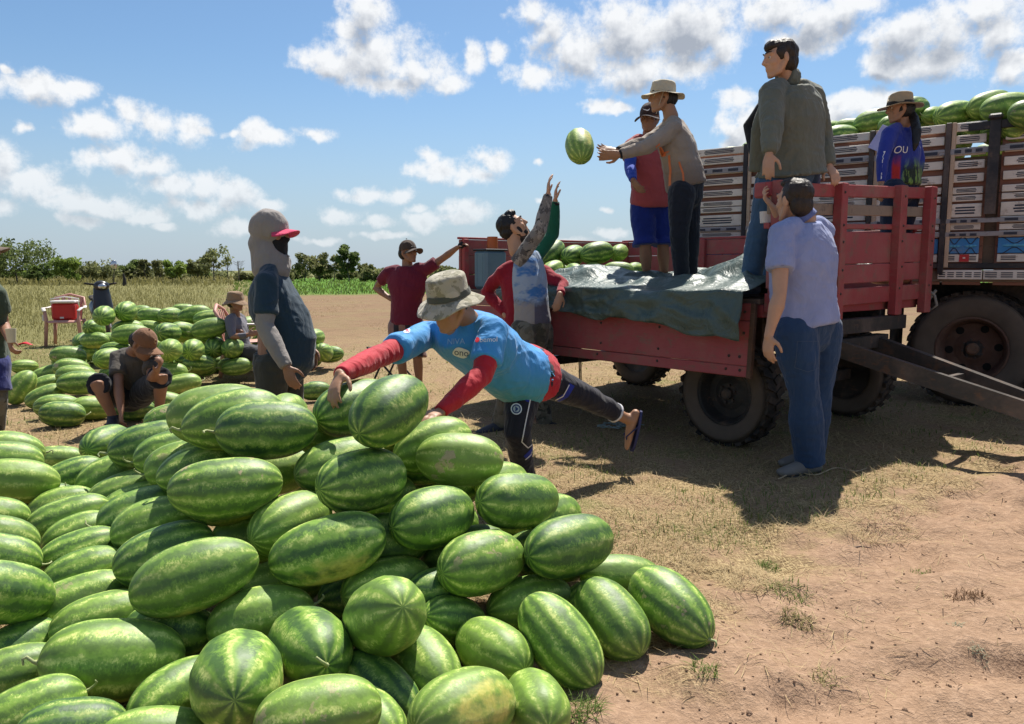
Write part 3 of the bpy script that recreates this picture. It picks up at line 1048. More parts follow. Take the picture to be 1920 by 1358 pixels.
# head board
hb = bpy.data.objects.new('head_board', None); link(hb, wagon); hb.location = (0.03, 0, 0)
def zt(y_): return 1.83 + .05 * y_
for y_, wd in ((.05, .075), (.86, .085), (1.81, .11), (2.36, .11)):
    z1 = zt(y_) + .02; z0 = .92 if y_ > .1 else 1.0
    wplank('post', (.045, y_, (z0 + z1) / 2), (.07, wd, z1 - z0), red_dark, hb, .006)
def hrow(z0, z1, mat, name='board', x_=0.0, th=.03, y0=.02, y1=2.4, sl=.02):
    yc = (y0 + y1) / 2
    o = MB().box((0, 0, 0), (th, y1 - y0, z1 - z0), bev=.005).build(name, mat, hb)
    o.location = (x_, yc, (z0 + z1) / 2 + sl * yc); o.rotation_euler = (math.atan(sl), 0, random.uniform(-.003, .003))
    return o
hrow(1.755, 1.845, red_dark, 'top_rail', -.005, .05, 0, 2.45, .05)
hrow(1.64, 1.72, grey_wood, 'grey_rail', -.006, .03, .02, 2.38, .035)
hrow(1.545, 1.585, red_dark, 'mid_rail', -.004, .045, .0, 2.40, .03)
hrow(1.30, 1.538, red_wood, y0=.05, y1=1.80, sl=.02); hrow(1.30, 1.538, red_wood, y0=1.804, y1=2.38, sl=.02)
hrow(1.155, 1.296, red_wood, y0=.03, y1=1.80, sl=.02); hrow(1.155, 1.296, red_wood, y0=1.804, y1=2.36, sl=.02)
hrow(1.00, 1.125, red_dark, 'sill_board', .004, .04, .02, 1.8, .015); hrow(1.00, 1.125, red_dark, 'sill_board', .004, .04, 1.805, 2.40, .015)
wplank('upper_corner_block', (-.05, .06, 1.80), (.16, .06, .10), red_wood, hb, .01)
for y_ in (.05, .86, 1.81, 2.36):
    for z_ in (1.08, 1.25, 1.45, 1.57, 1.80):
        b_ = MB().lathe([(.001, .008), (.007, .006), (.011, 0), (.001, 0)], 8, Euler((0, R(90), 0)).to_matrix())
        o = b_.build('bolt_head', bolt_mat, hb); o.location = (.0805, y_ + random.uniform(-.015, .015), z_ + .03 * y_)
# axles, wheels, turntable
WR = .375
for xa in (-.42, -2.80):
    wplank('axle', (xa, BED_W / 2, WR), (.09, 1.72, .09), black_steel)
    wplank('axle_bolster', (xa, BED_W / 2, WR + .17), (.12, 1.2, .14), black_steel)
    for y_ in (.62, 1.78):
        mb = MB()
        for k in range(4):
            mb.box((0, 0, .04 + k * .014), (.62 - k * .12, .06, .011))
        o = mb.build('leaf_spring', rusty_steel, wagon); o.location = (xa, y_, WR + .21)
    wplank('bolster_block', (xa, BED_W / 2, WR + .42), (.20, 1.3, .26), black_steel)
    wheel(wagon, (xa, .31, WR), 0, WR, .20, black_steel, .225, 26)
    wheel(wagon, (xa, BED_W - .31, WR), R(180), WR, .20, black_steel, .225, 26)
# front frame and draw bar
wplank('front_beam', (.05, 1.15, .86), (.09, 1.7, .11), black_steel)
wplank('front_beam', (.02, 1.2, .72), (.10, 1.1, .10), black_steel)
tip = Vector((2.05, 1.30, .16))
for y_ in (1.0, 1.62):
    mb = MB()
    mb.beam((.03, y_, .70), tip + Vector((-.02, (y_ - 1.3) * .12, 0)), .06, .12)
    mb.build('draw_bar_arm', bare_steel, wagon)
mb = MB(); mb.beam((.72, 1.08, .515), (.72, 1.53, .515), .04, .05)
mb.build('draw_bar_brace', bare_steel, wagon)
mb = MB().lathe([(.05, -.02), (.075, -.02), (.075, .02), (.05, .02)], 20, None, (0, 0, 0), True)
o = mb.build('draw_bar_eye', bare_steel, wagon); o.location = tip + Vector((.06, 0, 0))
mb = MB()
for k in range(5):
    mb.tube([(0, 0, 0), (.02, -.02, -.02), (0, -.03, -.05)], [.006] * 3, n=5)
pts = [Vector((.08, 2.44, 1.10 - .0)), Vector((.12, 2.46, 1.06)), Vector((.15, 2.44, .98)), Vector((.11, 2.42, .94)), Vector((.07, 2.44, 1.0)), Vector((.12, 2.47, 1.1))]
mb = MB().tube(pts, [.012] * 6, n=6)
mb.build('rope_loop', material('rope_grey', base=(.22, .20, .17), rough=.9), wagon, smooth=True)
# thin stay under the bed seen against the lit ground
for dx_ in (0, .03):
    p0 = WM.inverted() @ at(1084 + dx_ * 100, 655, 6.5); p1 = WM.inverted() @ at(1087 + dx_ * 100, 708, 6.5)
    mb = MB().tube([(p0.x, p0.y, .95), (p1.x, p1.y, .30)], [.006, .006], n=5)
    mb.build('hanging_chain', bolt_mat, wagon)

# ---- the lorry with slatted cargo sides behind the wagon
TP = Vector((2.10, 8.71, 0)); TE = Vector((.79, -.613, 0)).normalized()
TANG = math.atan2(TE.y, TE.x)
lorry = empty('cargo_lorry', TP, (0, 0, TANG))
tag(lorry, 'lorry with cream, brown and blue slatted cargo sides behind the wagon', 'lorry')
TM = Matrix.Translation(TP) @ Euler((0, 0, TANG)).to_matrix().to_4x4()
def T(x, y, z): return TM @ Vector((x, y, z))
cream = paint('cream_painted_board', (.78, .70, .61), (.35, .25, .18), .3, .55, 2.5)
brown_board = paint('brown_backing_board', (.27, .115, .075), (.16, .08, .06), .4, .7)
lorry_blue = paint('blue_painted_panel', (.035, .22, .50), (.2, .2, .2), .3, .5)
stripe_m = material('dark_blue_stripe', base=(.03, .035, .055), rough=.6, bump=0)
cyan_m = material('light_blue_ornament', base=(.10, .36, .55), rough=.6, bump=0)
black_post = paint('black_iron_post', (.022, .022, .026), (.10, .06, .04), .4, .5)
grey_band = paint('grey_metal_band', (.30, .29, .30), (.18, .10, .06), .4, .45)
pale_wood = paint('pale_bare_wood', (.55, .40, .28), (.25, .18, .12), .3, .8)
TL0, TL1 = -.40, 5.2
# local: x along, y away from the viewer; the visible side lies at y = 0
def tbox(name, c, d, mat, parent=lorry, bev=.003, rot=None):
    o = MB().box((0, 0, 0), d, bev=bev).build(name, mat, parent)
    o.location = c
    if rot: o.rotation_euler = rot
    return o
posts = [-.12, .50, 1.125, 1.745, 2.39, 2.755, 3.37, 3.99, 4.61]
ROWS = [(2.555, .075, 'c'), (2.45, .075, 'c'), (2.34, .07, 'g'), (2.225, .075, 'c'), (2.105, .075, 'c'), (1.995, .06, 'c'), (1.925, .055, 'c'), (1.815, .12, 'c'), (1.72, .055, 'g'), (1.665, .05, 'c'), (1.60, .055, 'g')]
for (z, hh, kd) in ROWS:
    if kd == 'g':
        tbox('metal_band', ((TL0 + TL1) / 2, -.035, z), (TL1 - TL0, .012, hh * .75), grey_band)
for i in range(len(posts) - 1):
    a, b_ = posts[i] + .035, posts[i + 1] - .035
    if i == 4: b_ -= .035
    if i == 5: a += .04
    for (z, hh, kd) in ROWS:
        if i == 0: z -= 0
        dz = random.uniform(-.006, .006)
        o = tbox('slat', ((a + b_) / 2, random.uniform(-.002, .002), z + dz), (b_ - a, .024, hh), cream, lorry, .004, (0, random.uniform(-.004, .004), 0))
        pw = (b_ - a) * .62
        s_ = MB()
        if kd == 'g':
            for q in (-1, 0, 1):
                for k in (-1, 0, 1):
                    s_.box((q * (b_ - a) * .32, -.029, k * hh * .14), ((b_ - a) * .2, .0035, hh * .12))
            oo = s_.build('painted_stripes', stripe_m, lorry); oo.location = ((a + b_) / 2, -.0145, z + dz)
            continue
        for k in (-1, 0, 1):
            s_.box((0, -.0135, k * hh * .21), (pw * (1 - .06 * k * k), .003, hh * .115))
        s_.build('painted_stripes', stripe_m, o)
    # brown boards behind the slats
    zz = 1.14
    while zz < 2.45:
        if not (i == 4 and zz > 2.2):
            tbox('backing_board', ((a + b_) / 2, .04 + random.uniform(-.003, .003), zz + .058), (b_ - a + .05, .018, .114), brown_board)
        zz += .118
    # blue ornamented panel and the white board with stripes under it
    o = tbox('blue_panel', ((a + b_) / 2, -.006, 1.495), (b_ - a, .02, .135), lorry_blue)
    s_ = MB()
    Lb = b_ - a
    for sx in (-1, 1):
        cx = sx * Lb * .25
        for q in (-1, 1):
            pts = [Vector((cx + t * Lb * .2, -.012, q * (.045 - .028 * math.cos(t * 3.1)))) for t in np.linspace(-1, 1, 11)]
            s_.tube(pts, [.004] * 11, n=5)
    s_.build('black_scrollwork', stripe_m, o)
    s_ = MB()
    for sx in (-1, 1):
        pts = [Vector((sx * Lb * .25 + t * Lb * .17, -.0115, 0)) for t in np.linspace(-1, 1, 7)]
        s_.tube(pts, [.006, .013, .009, .016, .009, .013, .006], side=(0, 0, 1), n=6)
    s_.build('light_scrollwork', cyan_m, o)
    o = tbox('lower_board', ((a + b_) / 2, -.004, 1.385), (b_ - a, .022, .07), cream)
    s_ = MB()
    for sx in (-.33, .33):
        for k in (-1, 0, 1):
            s_.box((sx * Lb, -.0125, k * .015), (Lb * .22, .003, .008))
    s_.build('painted_stripes', stripe_m, o)
    if i == 4:
        pl = tbox('red_plate', (0.02, -.0135, 0), (Lb * .3, .004, .066), material('plate_red', base=(.5, .03, .03), rough=.5), o, .001)
        MB().box((0, -.003, .002), (.02, .002, .012)).build('plate_mark', cream, pl)
for i, x_ in enumerate(posts):
    if i == 5:
        tbox('iron_post', (x_, -.055, 2.20), (.085, .05, .86), black_post)
        tbox('iron_cross_bar', (x_, -.05, 2.545), (.42, .03, .07), black_post)
        tbox('post_knot', (x_, -.085, 2.61), (.11, .05, .05), black_post, bev=.015)
    else:
        tbox('iron_post', (x_, -.03, 1.92), (.045, .04, 1.36), black_post)
        tbox('wooden_post', (x_ + .042, -.024, 1.95), (.034, .03, 1.30), pale_wood)
tbox('bed_rail', ((TL0 + TL1) / 2, .02, 1.315), (TL1 - TL0, .07, .045), black_post)
# white rail with stripes and scalloped edge under the bed
for i in range(4, len(posts) - 1):
    a, b_ = posts[i] - .02, posts[i + 1] - .03
    o = tbox('under_rail', ((a + b_) / 2, -.01, 1.235), (b_ - a, .025, .085), cream)
    s_ = MB()
    for q in range(5):
        for k in (-1, 0, 1):
            s_.box((((q + .5) / 5 - .5) * (b_ - a), -.014, k * .018), ((b_ - a) * .15, .003, .009))
    s_.build('painted_stripes', stripe_m, o)
# cargo box: floor, far side, end walls
tbox('cargo_floor', ((TL0 + TL1) / 2, 1.2, 1.22), (TL1 - TL0, 2.36, .10), bed_wood)
for k in range(12):
    tbox('far_side_board', ((TL0 + TL1) / 2, 2.38, 1.33 + k * .105), (TL1 - TL0, .03, .098), brown_board)
    tbox('end_board', (TL0, 1.2, 1.33 + k * .105), (.03, 2.3, .098), brown_board)
tbox('cargo_lining', ((TL0 + TL1) / 2, 1.2, 1.80), (TL1 - TL0 - .1, 2.2, 1.0), bed_wood)
for y_ in (.75, 1.6):
    tbox('chassis_rail', ((TL0 + TL1) / 2 + .6, y_, 1.03), (TL1 - TL0, .09, .22), black_steel)
for x_ in (.1, 1.2, 2.0, 3.4, 4.6):
    tbox('bed_cross_member', (x_, 1.2, 1.15), (.08, 2.3, .07), black_steel)
tbox('mud_flap', (1.98, .32, .72), (.02, .5, .62), rubber)
tbox('spare_box', (.9, .75, .90), (.9, .6, .38), black_steel, bev=.03)
rim_rust = paint('orange_rusty_rim', (.11, .055, .038), (.06, .04, .03), .7, .8)
for x_ in (2.66, 4.0):
    tbox('axle', (x_, 1.2, .53), (.16, 1.9, .16), black_steel, bev=.03)
    wheel(lorry, (x_, .26, .535), 0, .535, .27, rim_rust, .30, 34, hole=6, dish=.10)
    wheel(lorry, (x_, .60, .535), 0, .535, .27, rim_rust, .30, 34, hole=0, dish=.10)
    wheel(lorry, (x_, 2.1, .535), R(180), .535, .27, rim_rust, .30, 34, hole=6, dish=.10)
# tie hook at the lower edge
mb = MB().tube([(3.62, -.03, 1.17), (3.62, -.05, 1.10), (3.68, -.05, 1.09), (3.70, -.05, 1.13)], [.008] * 4, n=6)
mb.build('tie_hook', cream, lorry)

# ------------------------------------------------------------------ watermelons
def melon_fn(b, bs):
    co = b.objco()
    inf = b.new('ShaderNodeObjectInfo')
    rnd = inf.outputs['Random']
    cr, cg, cb = b.sep(inf.outputs['Color'])      # scar, yellow ground spot, lightness
    off = b.comb(b.math('MULTIPLY', rnd, 37.0), b.math('MULTIPLY', rnd, 91.0), b.math('MULTIPLY', rnd, 53.0))
    p = b.vmath('ADD', co, off)
    x, y, z = b.sep(co)
    th = b.math('ARCTAN2', z, y)
    n1 = b.noise(b.vmath('MULTIPLY', p, (1.4, 1, 1)), 1.9, 4, .62)
    n2 = b.noise(b.vmath('MULTIPLY', p, (1.7, 1, 1)), 9.0, 5, .74)
    n3 = b.noise(p, 2.4, 4, .6)
    taper = b.smooth(b.math('ABSOLUTE', x), .9, 1.72, 1.0, .05)
    ph = b.math('MULTIPLY', th, b.math('FLOOR', b.math('MULTIPLY_ADD', b.math('FRACT', b.math('MULTIPLY', rnd, 13.7)), 5.0, 8.0)))
    ph = b.math('MULTIPLY_ADD', b.math('MULTIPLY', b.math('SUBTRACT', n1, .5), taper), 5.5, ph)
    ph = b.math('MULTIPLY_ADD', b.math('MULTIPLY', b.math('SUBTRACT', n2, .5), taper), 5.0, ph)
    ph = b.math('MULTIPLY_ADD', rnd, 6.28, ph)
    s = b.math('SINE', ph)
    s2 = b.math('MULTIPLY_ADD', b.math('SUBTRACT', n2, .5), 2.6, s)
    s2 = b.math('MULTIPLY_ADD', b.math('SUBTRACT', n3, .5), 3.0, s2)
    dark = (.040, .106, .021); mid = (.165, .305, .036); lite = (.60, .67, .19)
    col = b.mix(b.smooth(s2, -1.1, .45), dark, mid)
    lf = b.smooth(s2, .55, 1.5)
    lf = b.math('MULTIPLY', lf, b.smooth(b.noise(p, 11, 4, .7), .30, .62, .35, 1.0))
    col = b.mix(lf, col, lite)
    # one fruit is darker or yellower than the next
    col = b.mix(b.math('MULTIPLY', cb, .60), col, b.mix(lf, (.25, .37, .055), (.60, .66, .20)))
    dk = b.smooth(b.math('FRACT', b.math('MULTIPLY', rnd, 7.31)), .6, 1.0, 0.0, .4)
    dk = b.math('MAXIMUM', dk, b.smooth(cb, .02, .16, .62, 0.0))
    col = b.mix(dk, col, b.mix(.5, col, (.012, .045, .014)))
    # pale spot where it lay on the ground
    gs = b.math('MULTIPLY_ADD', b.math('SUBTRACT', n3, .5), .9, b.math('MULTIPLY', z, -1.0))
    gs = b.math('MULTIPLY', b.smooth(gs, .72, 1.15), cg)
    col = b.mix(gs, col, b.mix(b.noise(p, 9, 3, .6), (.46, .40, .05), (.60, .54, .16)))
    # dry scars
    sc = b.noise(b.vmath('MULTIPLY', p, (1, 1, 1)), 1.25, 7, .68)
    sc = b.math('MULTIPLY', b.smooth(sc, .585, .615), cr)
    up = b.smooth(z, -.2, .5)
    col = b.mix(b.math('MULTIPLY', b.math('MULTIPLY', sc, up), .85), col, b.mix(b.noise(p, 14, 4, .7), (.30, .22, .11), (.52, .42, .25)))
    ft = b.smooth(b.noise(p, 5.0, 5, .7, 1.2), .70, .72)
    col = b.mix(b.math('MULTIPLY', ft, .4), col, (.42, .38, .20))
    # field dust
    dust = b.smooth(b.noise(p, 3.3, 5, .7), .50, .85)
    col = b.mix(b.math('MULTIPLY', dust, .22), col, (.34, .32, .22))
    b.put(bs.inputs['Base Color'], col)
    b.put(bs.inputs['Roughness'], b.math('MULTIPLY_ADD', n3, .22, b.math('MULTIPLY_ADD', dust, .20, .42)))
    h = b.math('MULTIPLY_ADD', b.math('COSINE', ph), .02, b.noise(p, 2.2, 3, .5))
    h = b.math('MULTIPLY_ADD', n2, .10, h)
    b.put(bs.inputs['Normal'], b.bump(h, .06, .08))
melon_mat = material('watermelon_rind', melon_fn, spec=.5)
stem_mat = material('melon_stem', base=(.33, .36, .17), var=.5, vscale=14, rough=.8)

AR = 1.68
def melon_mesh(name, k2=2.35, bend=0.0, pear=0.0):
    nu, nv = 40, 26
    V, F = [(-AR, 0, 0)], []
    for j in range(1, nv):
        a = -math.cos(math.pi * j / nv)           # -1..1
        r_ = max(0, 1 - abs(a) ** k2) ** (1 / 2.05)
        r_ *= 1 + pear * a
        for k in range(nu):
            t = 2 * math.pi * k / nu
            rr = r_ * (1 + .012 * math.cos(10 * t))
            V.append((a * AR, rr * math.cos(t), rr * math.sin(t) + bend * (a * a - .4)))
    V.append((AR, 0, bend * .6))
    for k in range(nu): F.append((0, 1 + (k + 1) % nu, 1 + k))
    for j in range(nv - 2):
        q = 1 + j * nu
        for k in range(nu): F.append((q + k, q + (k + 1) % nu, q + nu + (k + 1) % nu, q + nu + k))
    q = 1 + (nv - 2) * nu
    for k in range(nu): F.append((q + k, q + (k + 1) % nu, len(V) - 1))
    me = bpy.data.meshes.new(name)
    me.from_pydata(V, [], F)
    bm = bmesh.new(); bm.from_mesh(me); bmesh.ops.recalc_face_normals(bm, faces=bm.faces); bm.to_mesh(me); bm.free()
    smooth_all(me); me.materials.append(melon_mat)
    return me
MELON = [melon_mesh('watermelon'), melon_mesh('watermelon', 2.6, .05, .04), melon_mesh('watermelon', 2.2, -.04, -.06), melon_mesh('watermelon', 2.45, .08, .0)]
STEM = []
for k in range(3):
    mb = MB()
    a = [0, .8, -.6][k]
    mb.tube([(AR - .04, 0, 0), (AR + .10, .02, .05), (AR + .25, .06 + .1 * a, .16), (AR + .33, .10 + .22 * a, .30 - .1 * k), (AR + .30, .14 + .3 * a, .42 - .22 * k)], [.075, .045, .04, .036, .028], n=7)
    me = mb.mesh('stem'); smooth_all(me); me.materials.append(stem_mat)
    STEM.append(me)

class Mel:
    pass
def melon_spec(u, v, wpx, lpx, ang, s_=1, D=None, **kw):
    m = Mel()
    m.u, m.v, m.w, m.l, m.ang, m.s = u, v, float(wpx), float(lpx), ang, s_
    m.kw = kw
    m.D = D if D else .228 * FPX / wpx
    m.fix = kw.get('fix', False)
    return m

def finish(ms, zmin=0.0, clampz=True):
    for m in ms:
        if clampz:
            d = ray(m.u, m.v)
            # not lower than lying on the ground
            for _ in range(3):
                rw = m.w * m.D / FPX / 2
                Dm = (zmin + rw * .98 - CAM_H) / d.z * d.y if d.z < 0 else 1e9
                if m.D > Dm: m.D = Dm
        m.b = min(max(m.w * m.D / FPX / 2, .085), .135)
        m.c = np.array(at(m.u, m.v, m.D))
        d = ray(m.u, m.v).normalized()
        r_ = (Vector((1, 0, 0)) - d * d.x).normalized(); up = r_.cross(d)
        q = (m.l / m.w) ** 2
        c2 = min(1, max(0.0, (q - 1) / (AR * AR - 1)))
        cf, sf = math.sqrt(c2), math.sqrt(1 - c2)
        a = R(m.ang)
        ax = (r_ * math.cos(a) + up * math.sin(a)) * cf + d * (m.s * sf)
        m.ax = np.array(ax.normalized()); m.d = np.array(d)
    return ms

OFFS = np.array([-.60, -.31, 0, .31, .60]) * AR
RADS = np.array([.74, .93, 1, .93, .74])
def relax(ms, it=220, zmin=0.0, obstacles=(), along=1.0, across=.30):
    N = len(ms)
    C = np.array([m.c for m in ms]); A = np.array([m.ax for m in ms]); B = np.array([m.b for m in ms]); Dv = np.array([m.d for m in ms])
    C0 = C.copy()
    fix = np.array([m.fix for m in ms])
    own = np.repeat(np.arange(N), 5)
    rad = (B[:, None] * RADS).ravel()
    for k in range(it):
        S = (C[:, None, :] + A[:, None, :] * (OFFS[None, :, None] * B[:, None, None])).reshape(-1, 3)
        df = S[:, None, :] - S[None, :, :]
        dist = np.sqrt((df ** 2).sum(-1)) + 1e-9
        pen = rad[:, None] + rad[None, :] - .004 - dist
        pen[own[:, None] == own[None, :]] = 0
        pen = np.clip(pen, 0, None)
        push = (df / dist[..., None] * pen[..., None] * .5)
        # strongest contact of each melon
        mv = np.zeros((N, 3)); cnt = np.zeros(N)
        ps = push.sum(1); pc = (pen > 0).sum(1)
        np.add.at(mv, own, ps); np.add.at(cnt, own, pc)
        mv /= np.maximum(cnt, 1)[:, None] ** .55
        al = (mv * Dv).sum(1, keepdims=True) * Dv
        mv = al * along + (mv - al) * across
        back = (C0 - C); bal = (back * Dv).sum(1, keepdims=True) * Dv
        mv += bal * .004 + (back - bal) * .05
        mv[fix] = 0
        C = C + mv
        low = (S[:, 2].reshape(N, 5) - rad.reshape(N, 5)).min(1) - zmin
        bad = np.where((low < 0) & ~fix)[0]
        C[bad, 2] -= low[bad] * .7
    for m, c in zip(ms, C): m.c = c
    return ms

def overlap_with(c, ax, b_, ms):
    S = c + np.outer(OFFS * b_, ax); r_ = RADS * b_
    worst = 0
    if not ms: return 0
    cc = np.array([m.c for m in ms])
    for i_ in np.nonzero(((cc - c) ** 2).sum(1) < .3)[0]:
        m = ms[i_]
        S2 = m.c + np.outer(OFFS * m.b, m.ax); r2 = RADS * m.b
        d = np.sqrt(((S[:, None] - S2[None]) ** 2).sum(-1))
        worst = max(worst, (r_[:, None] + r2[None] - d).max())
    return worst

def fill(ms, x0, x1, y0, y1, layers, yaw, step=(.21, .36), b_=.100, tol=.045, margin=.04):
    """melons inside the heap, seen only through the gaps"""
    out = []
    for li, z in enumerate(layers):
        ca, sa = math.cos(yaw + .25 * li), math.sin(yaw + .25 * li)
        for i in np.arange(-14, 15):
            for j in np.arange(-14, 15):
                lx, ly = i * step[1] + (j % 2) * step[1] / 2, j * step[0]
                cx = (x0 + x1) / 2 + lx * ca - ly * sa; cy = (y0 + y1) / 2 + lx * sa + ly * ca
                if not (x0 < cx < x1 and y0 < cy < y1): continue
                c = np.array([cx, cy, z])
                ok = True
                for dz, dx_ in ((.05, 0), (0, .07), (0, -.07)):
                    q = Vector((cx + dx_, cy, z + dz)); u, v = px(q)
                    cov = False
                    for m in ms:
                        uu, vv = px(m.c)
                        if m.c[1] < cy - margin and math.hypot(u - uu, v - vv) < m.w * .62: cov = True; break
                    if not cov: ok = False; break
                if not ok: continue
                ax = np.array([ca + random.uniform(-.2, .2), sa + random.uniform(-.2, .2), random.uniform(-.1, .1)]); ax /= np.linalg.norm(ax)
                if overlap_with(c, ax, b_, ms) < tol and overlap_with(c, ax, b_, out) < tol:
                    m = Mel(); m.c, m.ax, m.b, m.kw, m.w = c, ax, b_, {}, 2 * b_ * FPX / cy
                    out.append(m)
    return out

def seen(fills, ms):
    """keep those of which something shows through the gaps, here or from a step aside"""
    allm = ms + fills
    C = np.concatenate([m.c + np.outer(OFFS * m.b, m.ax) for m in allm]); Rr = np.concatenate([RADS * m.b for m in allm]) * .97
    own = np.repeat(np.arange(len(allm)), 5)
    keep = []
    d = rng.normal(size=(60, 3)); d /= np.linalg.norm(d, axis=1)[:, None]
    for i, m in enumerate(fills):
        me_ = len(ms) + i
        P = m.c + d * m.b * .98 + np.outer((d @ m.ax) * m.b * .6, m.ax)
        n_vis = 0
        for cx in (-.7, 0, .7):
            E = np.array([cx, 0, CAM_H])
            Q = E - P; L = np.linalg.norm(Q, axis=1); Q = Q / L[:, None]
            ok = (Q * d).sum(1) > .1
            sel = own != me_
            rel = C[sel][None] - P[:, None]
            t = (rel * Q[:, None]).sum(-1)
            d2 = (rel ** 2).sum(-1) - t ** 2
            blocked = ((t > 0) & (d2 < Rr[sel][None] ** 2)).any(1)
            n_vis = max(n_vis, int((ok & ~blocked).sum()))
        if n_vis >= 3: keep.append(m)
    return keep

n_mel = 0
def place(ms, group, default):
    global n_mel
    for m in ms:
        n_mel += 1
        kw = m.kw
        flip = kw.get('flip', random.random() < .5)
        ax = Vector(m.ax) * (-1 if flip else 1)
        ax.normalize()
        zup = Vector((0, 0, 1)) - ax * ax.z
        if zup.length < .1: zup = Vector((0, 1, 0)) - ax * ax.y
        zup.normalize(); yv = zup.cross(ax)
        rot = Matrix((ax, yv, zup)).transposed() @ Euler((R(kw.get('roll', random.uniform(-60, 60))), 0, 0)).to_matrix()
        o = bpy.data.objects.new('watermelon', MELON[n_mel % 4] if kw.get('mesh') is None else MELON[kw['mesh']])
        o.matrix_world = Matrix.Translation(Vector(m.c)) @ rot.to_4x4() @ Matrix.Diagonal((m.b * kw.get('long', random.uniform(.92, 1.07)), m.b, m.b, 1))
        o.color = (kw.get('scar', 1.0 if random.random() < .10 else 0.0), kw.get('spot', random.choice((.15, .5, .9))), kw.get('light', random.choice((0, .1, .25, .5, .85))), 1)
        link(o)
        tag(o, kw.get('label', default), 'watermelon', group)
        if kw.get('stem', random.random() < .42):
            sm = bpy.data.objects.new('stem', STEM[kw.get('sk', n_mel % 3)])
            link(sm, o)
        m.o = o

